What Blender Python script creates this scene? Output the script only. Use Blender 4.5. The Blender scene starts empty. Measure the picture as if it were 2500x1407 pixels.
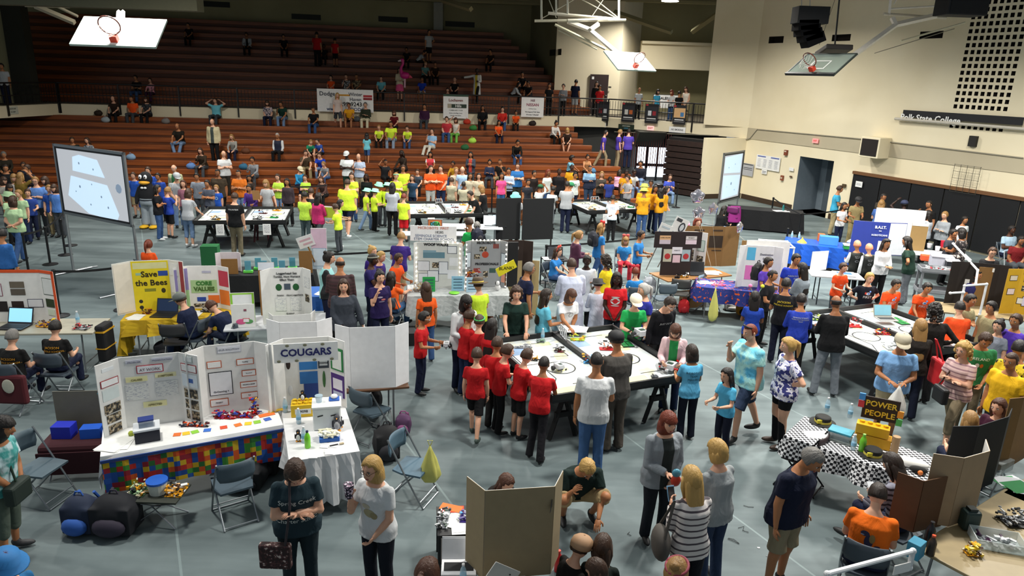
import bpy, bmesh, math, random
import numpy as np
from mathutils import Vector, Matrix, Euler
from mathutils.bvhtree import BVHTree
random.seed(7)
R_ = math.radians
sc = bpy.context.scene
COL = sc.collection
# ---------------------------------------------------------------- camera
CAMZ = 5.1; FPX = 1750.0; TILT = R_(16.5); ROLL = R_(2.0)
fw = Vector((0, math.cos(TILT), -math.sin(TILT)))
rt0 = Vector((1, 0, 0)); up0 = rt0.cross(fw)
rt = rt0*math.cos(ROLL) + up0*math.sin(ROLL)
up = up0*math.cos(ROLL) - rt0*math.sin(ROLL)
cam = bpy.data.cameras.new('camera'); camo = bpy.data.objects.new('camera', cam); COL.objects.link(camo)
camo.matrix_world = Matrix(((rt.x, up.x, -fw.x, 0), (rt.y, up.y, -fw.y, 0), (rt.z, up.z, -fw.z, CAMZ), (0, 0, 0, 1)))
cam.sensor_width = 36; cam.lens = FPX/2500*36; cam.clip_end = 200
sc.camera = camo
# ---------------------------------------------------------------- light
sc.view_settings.view_transform = 'Standard'; sc.view_settings.look = 'None'
sc.view_settings.gamma = 1; sc.view_settings.use_curve_mapping = False
sc.view_settings.exposure = 0.45
w = bpy.data.worlds.new('world'); sc.world = w; w.use_nodes = True
bg = w.node_tree.nodes['Background']; bg.inputs[0].default_value = (.80, .92, 1, 1); bg.inputs[1].default_value = 0.20
LAMPS = [(-14, 10, 260), (-5, 8, 220), (3, 9, 400), (10, 10, 400), (-9, 18, 420), (0, 19, 520), (7, 17.5, 800), (-12, 25, 330), (-2, 25, 420), (4.5, 29, 470), (11.5, 16, 560), (7.5, 27, 330), (6.5, 39.6, 260)]
for x, y, e in LAMPS:
 l = bpy.data.lights.new('ceiling_lamp_light', 'AREA'); l.shape = 'DISK'; l.size = .9; l.energy = e*1.05; l.spread = R_(153); l.color = (1, .97, .90)
 lo = bpy.data.objects.new('ceiling_lamp_light', l); lo.location = (x, y, 8.55); COL.objects.link(lo)

def lin(h):
 h = h.lstrip('#'); o = []
 for i in (0, 2, 4):
  c = int(h[i:i+2], 16)/255; o.append(c/12.92 if c <= .04045 else ((c+.055)/1.055)**2.4)
 return tuple(o)+(1,)
def ray(u, v):
 return rt*((u-1250)/FPX) + up*((703.5-v)/FPX) + fw
def P(u, v, z=0.0):
 d = ray(u, v); t = (z-CAMZ)/d.z
 return Vector((d.x*t, d.y*t, z))
def PY(u, v, y):
 d = ray(u, v); t = y/d.y
 return Vector((d.x*t, y, CAMZ+d.z*t))
def proj(p):
 q = Vector(p)-Vector((0, 0, CAMZ)); f = q.dot(fw)
 return 1250+FPX*q.dot(rt)/f, 703.5-FPX*q.dot(up)/f
def PW(u, v, a, b):
 """where the sight line of a point meets the upright plane through a and b"""
 a = Vector(a[:2]); b = Vector(b[:2]); n = Vector((-(b-a).y, (b-a).x)); d = ray(u, v)
 t = n.dot(a)/n.dot(Vector((d.x, d.y))); return Vector((d.x*t, d.y*t, CAMZ+d.z*t))

# ---------------------------------------------------------------- materials
_M = {}
def newmat(key):
 m = bpy.data.materials.new(key); m.use_nodes = True
 return m, m.node_tree, m.node_tree.nodes['Principled BSDF']
def mat(col, rough=.6, metal=0, emit=0, trans=0, alpha=1, spec=.5):
 k = ('p', col, rough, metal, emit, trans, alpha, spec)
 if k in _M: return _M[k]
 m, nt, b = newmat('m_'+col)
 b.inputs['Base Color'].default_value = lin(col); b.inputs['Roughness'].default_value = rough
 b.inputs['Metallic'].default_value = metal; b.inputs['Specular IOR Level'].default_value = spec
 if emit: b.inputs['Emission Color'].default_value = lin(col); b.inputs['Emission Strength'].default_value = emit
 if trans: b.inputs['Transmission Weight'].default_value = trans; b.inputs['IOR'].default_value = 1.1
 if alpha < 1: b.inputs['Alpha'].default_value = alpha
 if not emit and not metal and not trans:
  n = nt.nodes.new('ShaderNodeTexNoise'); n.inputs['Scale'].default_value = 9; n.inputs['Detail'].default_value = 3
  tc = nt.nodes.new('ShaderNodeTexCoord'); nt.links.new(tc.outputs['Object'], n.inputs['Vector'])
  mx = nt.nodes.new('ShaderNodeMix'); mx.data_type = 'RGBA'
  c = lin(col); mx.inputs['A'].default_value = tuple(x*.88 for x in c[:3])+(1,); mx.inputs['B'].default_value = tuple(min(1, x*1.1) for x in c[:3])+(1,)
  nt.links.new(n.outputs['Fac'], mx.inputs['Factor']); nt.links.new(mx.outputs['Result'], b.inputs['Base Color'])
 _M[k] = m; return m
def bumpy(m, sx, sy, sz, st, dist):
 nt = m.node_tree; b = nt.nodes['Principled BSDF']
 if b.inputs['Normal'].is_linked: return m
 tc = nt.nodes.new('ShaderNodeTexCoord'); mp = nt.nodes.new('ShaderNodeMapping'); mp.inputs['Scale'].default_value = (sx, sy, sz); n = nt.nodes.new('ShaderNodeTexNoise'); n.inputs['Scale'].default_value = 1; n.inputs['Detail'].default_value = 3; n.inputs['Distortion'].default_value = .6
 bp = nt.nodes.new('ShaderNodeBump'); bp.inputs['Strength'].default_value = st; bp.inputs['Distance'].default_value = dist
 for a_, c_ in ((tc.outputs['Object'], mp.inputs[0]), (mp.outputs[0], n.inputs['Vector']), (n.outputs['Fac'], bp.inputs['Height']), (bp.outputs[0], b.inputs['Normal'])): nt.links.new(a_, c_)
 return m
def ramp(nt, fac, stops, interp='CONSTANT'):
 r = nt.nodes.new('ShaderNodeValToRGB'); r.color_ramp.interpolation = interp
 e = r.color_ramp.elements
 while len(e) < len(stops): e.new(.5)
 for i, (p, c) in enumerate(stops): e[i].position = p; e[i].color = lin(c)
 nt.links.new(fac, r.inputs['Fac']); return r.outputs['Color']
def mth(nt, op, a, b=None):
 n = nt.nodes.new('ShaderNodeMath'); n.operation = op
 for i, x in enumerate((a, b)):
  if x is None: continue
  if isinstance(x, (int, float)): n.inputs[i].default_value = x
  else: nt.links.new(x, n.inputs[i])
 return n.outputs[0]
def pat(kind, *c, scale=1.0, rough=.8):
 """patterned materials in the object's own coordinates"""
 k = ('pat', kind, c, scale)
 if k in _M: return _M[k]
 m, nt, b = newmat('pattern_'+kind); b.inputs['Roughness'].default_value = rough
 tc = nt.nodes.new('ShaderNodeTexCoord'); sp = nt.nodes.new('ShaderNodeSeparateXYZ'); nt.links.new(tc.outputs['Object'], sp.inputs[0])
 X, Y, Z = sp.outputs
 if kind in ('hstripe', 'vstripe'):
  if kind == 'hstripe': f = mth(nt, 'FRACT', mth(nt, 'MULTIPLY', Z, scale*12))
  else:
   an = mth(nt, 'ARCTAN2', Y, X); f = mth(nt, 'FRACT', mth(nt, 'MULTIPLY', an, scale*4.3))
  out = ramp(nt, f, [(0, c[0]), (.5 if len(c) < 3 else float(c[2]), c[1])])
 elif kind in ('floral', 'dye'):
  n = nt.nodes.new('ShaderNodeTexNoise'); n.inputs['Scale'].default_value = (16 if kind == 'floral' else 5)*scale; n.inputs['Detail'].default_value = 4
  nt.links.new(tc.outputs['Object'], n.inputs['Vector'])
  out = ramp(nt, n.outputs['Fac'], [(.0, c[0]), (.5, c[1])]+([(.60, c[2])] if len(c) > 2 else []), 'CONSTANT' if kind == 'floral' else 'EASE')
  if kind == 'dye': out = ramp(nt, n.outputs['Fac'], [(.35, c[0]), (.5, c[1]), (.65, c[2] if len(c) > 2 else c[0])], 'EASE')
 elif kind == 'open':      # jacket worn open over a shirt: front strip of the shirt's colour
  a = mth(nt, 'LESS_THAN', mth(nt, 'ABSOLUTE', X), .065*scale); d = mth(nt, 'LESS_THAN', Y, -.02)
  out = ramp(nt, mth(nt, 'MULTIPLY', a, d), [(0, c[0]), (.5, c[1])])
 elif kind == 'raglan':    # body one colour, sleeves another
  a = mth(nt, 'LESS_THAN', mth(nt, 'ABSOLUTE', X), .15*scale)
  out = ramp(nt, a, [(0, c[0]), (.5, c[1])])
 elif kind == 'half':      # upper part / lower part
  out = ramp(nt, mth(nt, 'GREATER_THAN', Z, 1.22*scale), [(0, c[0]), (.5, c[1])])
 elif kind == 'check':
  ch = nt.nodes.new('ShaderNodeTexChecker'); ch.inputs['Scale'].default_value = scale
  ch.inputs['Color1'].default_value = lin(c[0]); ch.inputs['Color2'].default_value = lin(c[1])
  nt.links.new(tc.outputs['Object'], ch.inputs['Vector']); out = ch.outputs['Color']
 elif kind == 'patch':     # patchwork squares
  v = nt.nodes.new('ShaderNodeVectorMath'); v.operation = 'SCALE'; v.inputs['Scale'].default_value = scale; nt.links.new(tc.outputs['Object'], v.inputs[0])
  fl = nt.nodes.new('ShaderNodeVectorMath'); fl.operation = 'FLOOR'; nt.links.new(v.outputs[0], fl.inputs[0])
  wn = nt.nodes.new('ShaderNodeTexWhiteNoise'); nt.links.new(fl.outputs[0], wn.inputs['Vector'])
  out = ramp(nt, wn.outputs['Value'], [(i/len(c), x) for i, x in enumerate(c)])
 elif kind == 'speck':     # printed page: fine grey lines
  v = nt.nodes.new('ShaderNodeMapping'); v.inputs['Scale'].default_value = (30, 30, 110); nt.links.new(tc.outputs['Object'], v.inputs['Vector'])
  n = nt.nodes.new('ShaderNodeTexNoise'); n.inputs['Scale'].default_value = scale; nt.links.new(v.outputs[0], n.inputs['Vector'])
  out = ramp(nt, n.outputs['Fac'], [(0, c[0]), (.56, c[1])])
 nt.links.new(out, b.inputs['Base Color']); _M[k] = m; return m
def wood(c1, c2, scale=1.0, rough=.35, key='wood'):
 k = (key, c1, c2, scale)
 if k in _M: return _M[k]
 m, nt, b = newmat(key); b.inputs['Roughness'].default_value = rough
 tc = nt.nodes.new('ShaderNodeTexCoord'); mp = nt.nodes.new('ShaderNodeMapping'); mp.inputs['Scale'].default_value = (.5*scale, 8*scale, 8*scale)
 nt.links.new(tc.outputs['Object'], mp.inputs['Vector'])
 n = nt.nodes.new('ShaderNodeTexNoise'); n.inputs['Scale'].default_value = 2.2; n.inputs['Detail'].default_value = 6
 nt.links.new(mp.outputs[0], n.inputs['Vector'])
 nt.links.new(ramp(nt, n.outputs['Fac'], [(.3, c1), (.72, c2)], 'LINEAR'), b.inputs['Base Color']); _M[k] = m; return m
def wallmat(c1, c2, scale=.35, key='plaster'):
 m, nt, b = newmat(key); b.inputs['Roughness'].default_value = .75
 tc = nt.nodes.new('ShaderNodeTexCoord'); n = nt.nodes.new('ShaderNodeTexNoise'); n.inputs['Scale'].default_value = scale; n.inputs['Detail'].default_value = 7
 nt.links.new(tc.outputs['Object'], n.inputs['Vector'])
 nt.links.new(ramp(nt, n.outputs['Fac'], [(.32, c1), (.7, c2)], 'LINEAR'), b.inputs['Base Color'])
 n2 = nt.nodes.new('ShaderNodeTexNoise'); n2.inputs['Scale'].default_value = 60; nt.links.new(tc.outputs['Object'], n2.inputs['Vector'])
 bp = nt.nodes.new('ShaderNodeBump'); bp.inputs['Strength'].default_value = .15; nt.links.new(n2.outputs['Fac'], bp.inputs['Height']); nt.links.new(bp.outputs[0], b.inputs['Normal'])
 return m

# ---------------------------------------------------------------- mesh helpers
class MB:
 def __init__(s): s.v = []; s.f = []; s.m = []
 def add(s, vs, fs, mi=0):
  o = len(s.v); s.v += [tuple(x) for x in vs]; s.f += [tuple(i+o for i in f) for f in fs]; s.m += [mi]*len(fs); return s
 def box(s, c, d, mi=0, rz=0, rx=0, ry=0):
  M = Euler((rx, ry, rz)).to_matrix(); c = Vector(c); vs = []
  for i in range(8):
   vs.append(c+M@Vector((((i & 1)-.5)*d[0], (((i >> 1) & 1)-.5)*d[1], (((i >> 2) & 1)-.5)*d[2])))
  return s.add(vs, [(0, 2, 3, 1), (4, 5, 7, 6), (0, 1, 5, 4), (2, 6, 7, 3), (0, 4, 6, 2), (1, 3, 7, 5)], mi)
 def bb(s, a, b, mi=0):
  return s.box([(a[i]+b[i])/2 for i in range(3)], [abs(b[i]-a[i]) for i in range(3)], mi)
 def tube(s, pts, rad, n=8, mi=0, cap=True, flat=1.0):
  pts = [Vector(p) for p in pts]; L = len(pts)
  if not isinstance(rad, (list, tuple)): rad = [rad]*L
  rings = []; ref = None
  for i, p in enumerate(pts):
   t = (pts[min(i+1, L-1)]-pts[max(i-1, 0)])
   t = t.normalized() if t.length > 1e-9 else Vector((0, 0, 1))
   if ref is None: ref = Vector((0, 0, 1)) if abs(t.z) < .9 else Vector((1, 0, 0))
   a = (ref-t*ref.dot(t)).normalized(); b = t.cross(a); ref = a
   rings.append([p+(a*math.cos(k*2*math.pi/n)+b*math.sin(k*2*math.pi/n)*flat)*rad[i] for k in range(n)])
  vs = [q for r in rings for q in r]; fs = []
  for i in range(L-1):
   for k in range(n):
    k2 = (k+1) % n; fs.append((i*n+k, i*n+k2, (i+1)*n+k2, (i+1)*n+k))
  if cap: fs += [tuple(range(n-1, -1, -1)), tuple((L-1)*n+k for k in range(n))]
  return s.add(vs, fs, mi)
 def lathe(s, prof, c=(0, 0, 0), n=16, mi=0):
  c = Vector(c); vs = []; fs = []
  for r, z in prof:
   for k in range(n):
    a = k*2*math.pi/n; vs.append(c+Vector((r*math.cos(a), r*math.sin(a), z)))
  for i in range(len(prof)-1):
   for k in range(n):
    k2 = (k+1) % n; fs.append((i*n+k, i*n+k2, (i+1)*n+k2, (i+1)*n+k))
  fs += [tuple(range(n-1, -1, -1)), tuple((len(prof)-1)*n+k for k in range(n))]
  return s.add(vs, fs, mi)
 def ell(s, c, r, nu=12, nv=8, mi=0, M=None):
  c = Vector(c); vs = [c+((M@Vector((0, 0, r[2]))) if M else Vector((0, 0, r[2])))]; fs = []
  for i in range(1, nv):
   ph = math.pi*i/nv
   for k in range(nu):
    a = 2*math.pi*k/nu; q = Vector((r[0]*math.sin(ph)*math.cos(a), r[1]*math.sin(ph)*math.sin(a), r[2]*math.cos(ph)))
    vs.append(c+(M@q if M else q))
  vs.append(c-((M@Vector((0, 0, r[2]))) if M else Vector((0, 0, r[2])))); e = len(vs)-1
  for k in range(nu):
   k2 = (k+1) % nu; fs.append((0, 1+k, 1+k2)); fs.append((e, 1+(nv-2)*nu+k2, 1+(nv-2)*nu+k))
   for i in range(nv-2): fs.append((1+i*nu+k, 1+(i+1)*nu+k, 1+(i+1)*nu+k2, 1+i*nu+k2))
  return s.add(vs, fs, mi)
 def prism(s, poly, a, b, mi=0, axis='z'):
  """polygon swept from a to b along an axis"""
  n = len(poly)
  def mk(p, h): return {'z': (p[0], p[1], h), 'y': (p[0], h, p[1]), 'x': (h, p[0], p[1])}[axis]
  return s.add([mk(p, a) for p in poly]+[mk(p, b) for p in poly], [tuple(range(n-1, -1, -1)), tuple(range(n, 2*n))]+[(i, (i+1) % n, n+(i+1) % n, n+i) for i in range(n)], mi)
 def mesh(s, name, sm=False):
  me = bpy.data.meshes.new(name); me.from_pydata(s.v, [], s.f); me.polygons.foreach_set('material_index', s.m)
  if sm: me.polygons.foreach_set('use_smooth', [True]*len(s.f))
  bm = bmesh.new(); bm.from_mesh(me); bmesh.ops.recalc_face_normals(bm, faces=bm.faces); bm.to_mesh(me); bm.free()
  me.update(); return me
 def B(s, name, mats, parent=None, loc=None, rz=0, sm=False, bevel=0):
  me = s.mesh(name, sm)
  if not isinstance(mats, (list, tuple)): mats = [mats]
  for m in mats: me.materials.append(m)
  o = link(name, me, parent)
  if loc is not None: o.location = loc
  if rz: o.rotation_euler[2] = rz
  if bevel:
   b = o.modifiers.new('bevel', 'BEVEL'); b.width = bevel; b.segments = 2; b.limit_method = 'ANGLE'
  return o
def link(name, data, parent=None):
 o = bpy.data.objects.new(name, data); COL.objects.link(o)
 if parent: o.parent = parent
 return o
def tag(o, label=None, cat=None, group=None, kind=None):
 if label: o['label'] = label
 if cat: o['category'] = cat
 if group: o['group'] = group
 if kind: o['kind'] = kind
 return o
def thing(name, label, cat, loc=(0, 0, 0), rz=0, group=None):
 o = link(name, None); o.location = loc; o.rotation_euler[2] = rz; o.empty_display_size = .2
 return tag(o, label, cat, group)
def copy_tree(o, parent=None):
 c = o.copy(); COL.objects.link(c); c.parent = parent
 if parent is not None: c.matrix_parent_inverse = o.matrix_parent_inverse.copy()
 for ch in list(o.children): copy_tree(ch, c)
 return c
_F = {}
def text_mesh(s, size, extrude=0.0015, spacing=1.0, bold=0):
 k = (s, size, extrude, bold)
 if k in _F: return _F[k]
 c = bpy.data.curves.new('txt', 'FONT'); c.body = s; c.size = size; c.extrude = extrude; c.align_x = 'CENTER'; c.align_y = 'CENTER'; c.resolution_u = 2
 if bold: c.offset = bold*size
 o = bpy.data.objects.new('txt', c); COL.objects.link(o)
 dg = bpy.context.evaluated_depsgraph_get(); me = bpy.data.meshes.new_from_object(o.evaluated_get(dg))
 bpy.data.objects.remove(o); bpy.data.curves.remove(c); me.materials.clear(); _F[k] = me; return me
def text(s, size, m, parent, loc, rot=(R_(90), 0, 0), name='lettering', bold=0, sx=1):
 me = text_mesh(s, size, bold=bold).copy(); me.materials.append(m)
 o = link(name, me, parent); o.location = loc; o.rotation_euler = rot; o.scale = (sx, 1, 1); return o
# ================================================================ the hall
CR = wallmat('dccfae', 'e8ddc0', key='cream_wall'); CRD = wallmat('aea38a', 'bab096', key='beige_band'); OLV = wallmat('8e8660', 'a39b74', key='olive_wall')
DK = mat('0c0c0e', .8); IRON = mat('14110f', .5)
# floor
m, nt, b = newmat('floor_cover'); tc = nt.nodes.new('ShaderNodeTexCoord')
n1 = nt.nodes.new('ShaderNodeTexNoise'); n1.inputs['Scale'].default_value = .7; n1.inputs['Detail'].default_value = 8; n1.inputs['Roughness'].default_value = .6; nt.links.new(tc.outputs['Object'], n1.inputs['Vector'])
mp = nt.nodes.new('ShaderNodeMapping'); mp.inputs['Rotation'].default_value = (0, 0, R_(62)); mp.inputs['Scale'].default_value = (.22, 1.9, 1); nt.links.new(tc.outputs['Object'], mp.inputs['Vector'])
n2 = nt.nodes.new('ShaderNodeTexNoise'); n2.inputs['Scale'].default_value = 1.3; n2.inputs['Detail'].default_value = 5; nt.links.new(mp.outputs[0], n2.inputs['Vector'])
c1 = ramp(nt, n1.outputs['Fac'], [(.32, '475254'), (.66, '687375')], 'LINEAR'); c2 = ramp(nt, n2.outputs['Fac'], [(.35, '4e595b'), (.68, '7d8a8b')], 'LINEAR')  # pale diagonal streaks: light reflections painted into the floor colour
mx = nt.nodes.new('ShaderNodeMix'); mx.data_type = 'RGBA'; mx.inputs['Factor'].default_value = .5; nt.links.new(c1, mx.inputs['A']); nt.links.new(c2, mx.inputs['B'])
br = nt.nodes.new('ShaderNodeTexBrick'); br.inputs['Scale'].default_value = 1; br.inputs['Brick Width'].default_value = 30; br.inputs['Row Height'].default_value = 3.05; br.inputs['Mortar Size'].default_value = .014; br.inputs['Color1'].default_value = br.inputs['Color2'].default_value = (0, 0, 0, 1); br.inputs['Mortar'].default_value = (1, 1, 1, 1)
mp2 = nt.nodes.new('ShaderNodeMapping'); mp2.inputs['Rotation'].default_value = (0, 0, R_(62)); nt.links.new(tc.outputs['Object'], mp2.inputs['Vector']); nt.links.new(mp2.outputs[0], br.inputs['Vector'])
mx2 = nt.nodes.new('ShaderNodeMix'); mx2.data_type = 'RGBA'; nt.links.new(mx.outputs['Result'], mx2.inputs['A']); mx2.inputs['B'].default_value = lin('8c9c9c')
nt.links.new(mth(nt, 'MULTIPLY', br.outputs['Fac'], .45), mx2.inputs['Factor']); nt.links.new(mx2.outputs['Result'], b.inputs['Base Color'])
b.inputs['Roughness'].default_value = .55; b.inputs['Specular IOR Level'].default_value = .2
tag(MB().bb((-32, 1, -.1), (26, 42, 0)).B('floor', m), kind='structure')

def wall_grid(name, a, b_, z0, z1, holes, depth, m, mh=None):
 """upright wall from a to b, with rectangular recesses (s0, s1, za, zb) measured along it"""
 a = Vector((a[0], a[1], 0)); b2 = Vector((b_[0], b_[1], 0)); L = (b2-a).length; e = (b2-a)/L; n = Vector((-e.y, e.x, 0))
 if n.dot(a) < 0: n = -n       # away from the camera
 S = sorted({0, L} | {h[0] for h in holes} | {h[1] for h in holes}); Z = sorted({z0, z1} | {h[2] for h in holes} | {h[3] for h in holes})
 mb = MB()
 def pt(s, z, d=0): return a+e*s+n*d+Vector((0, 0, z))
 for i in range(len(S)-1):
  j = 0
  while j < len(Z)-1:
   sm = (S[i]+S[i+1])/2; zm = (Z[j]+Z[j+1])/2
   if not any(h[0] < sm < h[1] and h[2] < zm < h[3] for h in holes):
    mb.add([pt(S[i], Z[j]), pt(S[i+1], Z[j]), pt(S[i+1], Z[j+1]), pt(S[i], Z[j+1])], [(0, 1, 2, 3)])
   j += 1
 for s0, s1, za, zb in holes:
  q = [(s0, za), (s1, za), (s1, zb), (s0, zb)]
  for k in range(4):
   p0, p1 = q[k], q[(k+1) % 4]
   mb.add([pt(*p0), pt(*p1), pt(*p1, depth), pt(*p0, depth)], [(0, 1, 2, 3)], 1)
  mb.add([pt(*x, depth) for x in q], [(0, 1, 2, 3)], 1)
 # back and edge faces give the wall its thickness
 t = .3 if not holes else depth+.1
 mb.add([pt(0, z0, t), pt(L, z0, t), pt(L, z1, t), pt(0, z1, t), pt(0, z0), pt(L, z0), pt(L, z1), pt(0, z1)], [(0, 1, 2, 3), (0, 4, 7, 3), (1, 5, 6, 2), (0, 1, 5, 4), (3, 2, 6, 7)])
 me = bpy.data.meshes.new(name); me.from_pydata(mb.v, [], mb.f); me.polygons.foreach_set('material_index', mb.m)
 me.materials.append(m); me.materials.append(mh or m); o = link(name, me); return tag(o, kind='structure')
# right wall line and back (fascia) line
RA = Vector((10.45, 33.3, 0)); RB = Vector((15.64, 22.31, 0)); rdir = (RB-RA).normalized(); RC = RA+rdir*22
RYAW = math.atan2(rdir.y, rdir.x); rn = Vector((rdir.y, -rdir.x, 0)); rn = -rn if rn.dot(RA) > 0 else rn   # points to the room
ZD = 3.2; ZF = 2.72
def rs(u, v):
 p = PW(u, v, RA, RB); return (p-RA).dot(rdir), p.z
def on_right(u, v, off=.01):
 p = PW(u, v, RA, RB); return p+rn*off
# lower right wall with a door alcove
s0, _ = rs(1944, 450); s1, _ = rs(2026, 460)
wall_grid('wall_right_lower', RA, RC, 0, ZF, [(s0, s1, 0, 2.28)], 1.3, CR, mat('7d8a94', .7))
holes = []
g0, zt = rs(2374, 0); 
for i in range(9):
 for j in range(23):
  z = 4.55+j*.214
  holes.append((9.45+i*.205, 9.45+i*.205+.125, z, z+.13))
for i in range(9):
 holes.append((9.45+i*.205, 9.45+i*.205+.125, 3.92, 4.05))
for u0, v0, u1, v1 in [(1876, 88, 1914, 106), (2030, 83, 2078, 101), (2244, 75, 2304, 95)]:
 a0, z0 = rs(u0, v1); a1, z1 = rs(u1, v0); holes.append((a0, a1, z0, z1))
wall_grid('wall_right_upper', RA, RC, ZD, 10.5, holes, .3, CR, mat('1d150c', .9))  # dark lining paints shade into the block holes of the cream wall
RC2 = P(1712, 486); RC2.z = 0
wall_grid('wall_return', (RC2.x, RC2.y), RA, 0, ZF, [], .2, CR)
UA = Vector((8.72, 34.55, 0)); wall_grid('wall_corner', (UA.x, UA.y), RA, ZD, 10.5, [], .2, CR)
def strip(name, pts, za, zb, m, out=.0, th=.35, kind='structure'):
 """band that follows a line of points on plan"""
 mb = MB()
 for p, q in zip(pts[:-1], pts[1:]):
  p = Vector((p[0], p[1], 0)); q = Vector((q[0], q[1], 0)); e = (q-p).normalized(); n = Vector((-e.y, e.x, 0)); n = -n if n.dot(p) < 0 else n
  f = [p-n*out, q-n*out, q+n*th, p+n*th]
  mb.add([x+Vector((0, 0, za)) for x in f]+[x+Vector((0, 0, zb)) for x in f], [(0, 1, 2, 3), (4, 5, 6, 7), (0, 1, 5, 4), (1, 2, 6, 5), (2, 3, 7, 6), (3, 0, 4, 7)])
 return tag(mb.B(name, m), kind=kind)
FL = [(-21.6, 27.5), (-20.75, 33.2), (4.6, 37.75), (8.35, 35.2), (10.45, 33.3)]
strip('wall_fascia', FL, ZF, ZD, CR, .02)
strip('trim_1', [RA, RC], ZF, ZD, CRD, .03)
strip('trim_2', [RA+rdir*.1, RA+rdir*s0*.98], 0, .22, mat('3a2a1c'), .03, .02); strip('trim_3', [RA+rdir*(s1+.15), RA+rdir*6.1], 0, .22, mat('3a2a1c'), .03, .02)
strip('baseboard_return', [RC2, RA], 0, .22, mat('3a2a1c'), .03, .02)
# balcony deck behind the fascia
mb = MB(); mb.prism([(-30, 33.4), (-20.6, 33.4), (4.5, 37.9), (8.3, 35.4), (10.6, 33.5), (14, 50), (-30, 50)], ZD-.25, ZD-.02); tag(mb.B('floor_balcony', mat('5b5344', .8)), kind='structure')
mb = MB(); mb.prism([(-30, 24), (-21.7, 27.4), (-20.75, 33.4), (-30, 33.4)], ZD-.25, ZD-.02); tag(mb.B('floor_balcony_left', mat('5b5344', .8)), kind='structure')
# bleachers: the lower tier stands on the floor, the upper tier behind the balcony rail
BA = math.atan2(37.75-33.2, 4.6+20.75); be = Vector((math.cos(BA), math.sin(BA), 0)); bn = Vector((-be.y, be.x, 0))
B0 = Vector((0, 28.55, 0))
WD = wood('6a3110', '96501f', .6, .42, 'bleacher_wood'); WDD = wood('2a120a', '3d1c10', .6, .7, 'bleacher_dark')
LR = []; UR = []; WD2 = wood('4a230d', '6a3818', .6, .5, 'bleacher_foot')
def tier(name, label, base, n, rise, run, zseat0, x0, x1, rows, x1f=None):
 t = thing(name, label, 'bleachers', base, BA)
 for k in range(n):
  y = k*run; zs = zseat0+k*rise; xe = x1f(k) if x1f else x1
  mb = MB(); mb.bb((x0, y, zs-.20), (xe, y+.30, zs)); o = mb.B('seat_board', WD, t, bevel=.012)
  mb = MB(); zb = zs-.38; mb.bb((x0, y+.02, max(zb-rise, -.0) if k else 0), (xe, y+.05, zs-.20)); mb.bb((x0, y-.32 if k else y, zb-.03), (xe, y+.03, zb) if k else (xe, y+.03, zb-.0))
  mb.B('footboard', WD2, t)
  rows.append((base+bn*(y+.16), zs+base.z))
 return t
low = tier('bleachers', 'lower tier of brown wooden bleachers rising from the gym floor', B0, 11, .235, .78, .38, -26, 4.3, LR, lambda k: 6.3-k*.24 if k < 9 else 4.3)
UB = Vector((0, 36.9, ZD))+bn*2.1
upp = tier('bleachers', 'upper tier of dark wooden bleachers behind the balcony railing', UB, 11, .40, .78, .40, -27, 4, UR, lambda k: 4.3-k*.36)
# back walls and ceiling
def at_b(x, y, z=0): return Vector((0, 36.9, 0))+be*x+bn*y+Vector((0, 0, z))
q0 = at_b(-30, 11.0); q1 = at_b(2.6, 11.0); wall_grid('wall_back', q0, q1, ZD, 10.6, [], .3, OLV)
wall_grid('wall_back_side', at_b(2.6, 11.0), at_b(2.9, 4.2), ZD, 10.6, [], .3, OLV)
d0 = at_b(2.75, 4.2); d1 = at_b(6.3, 3.6); wall_grid('wall_concourse', d0, d1, ZD, 10.6, [], .3, CR)
wall_grid('wall_concourse_side', d1, (7.1, 45), ZD, 10.6, [], .2, CR); wall_grid('wall_concourse_back', (6.9, 45), (14.5, 45), ZD, 10.6, [], .2, OLV)
mb = MB(); mb.bb((6.9, 43.2, 5.75), (14.5, 43.6, 7.1)); mb.bb((6.9, 43.0, 7.1), (14.5, 43.6, 7.25)); tag(mb.B('wall_soffit', CR), kind='structure')
mb = MB(); mb.bb((-34, 20, 10.4), (24, 52, 10.6)); tag(mb.B('ceiling', mat('6f6750', .9)), kind='structure')
for i, yy in enumerate((33.5, 37.5, 41.5, 45.5)):
 mb = MB(); mb.bb((-34, yy, 9.75), (14, yy+.3, 9.95)); mb.bb((-34, yy+.08, 9.3), (14, yy+.2, 9.75)); mb.bb((-34, yy, 9.15), (14, yy+.3, 9.3)); tag(mb.B('ceiling_beam', OLV), kind='structure')
mb = MB()
for k in range(46): mb.bb((-30+k*.9, 28, 10.3), (-29.8+k*.9, 46, 10.4))
tag(mb.B('ceiling_ribs', mat('7d755c')), kind='structure')
mb = MB(); a_ = at_b(-3.2, 10.9); mb.bb((a_.x-.28, a_.y-.5, ZD+4), (a_.x+.28, a_.y, 10.4)); o = mb.B('trim_4', mat('9a998c')); tag(o, kind='structure')
# dark pillar and left gallery wall
pl = PY(62, 230, 31.5)
mb = MB(); mb.bb((-30, 32.3, ZD), (-22.05, 32.6, 10.4)); tag(mb.B('wall_left', OLV), kind='structure')
mb = MB(); mb.bb((-22.05, 32.2, ZD), (-21.2, 32.7, 10.4)); tag(mb.B('wall_left_pier', mat('2a2a20', .9)), kind='structure')
mb = MB(); mb.bb((-34, 27, 0), (-22.6, 27.3, 10.4)); tag(mb.B('wall_left_end', mat('3a3426', .9)), kind='structure')
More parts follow.
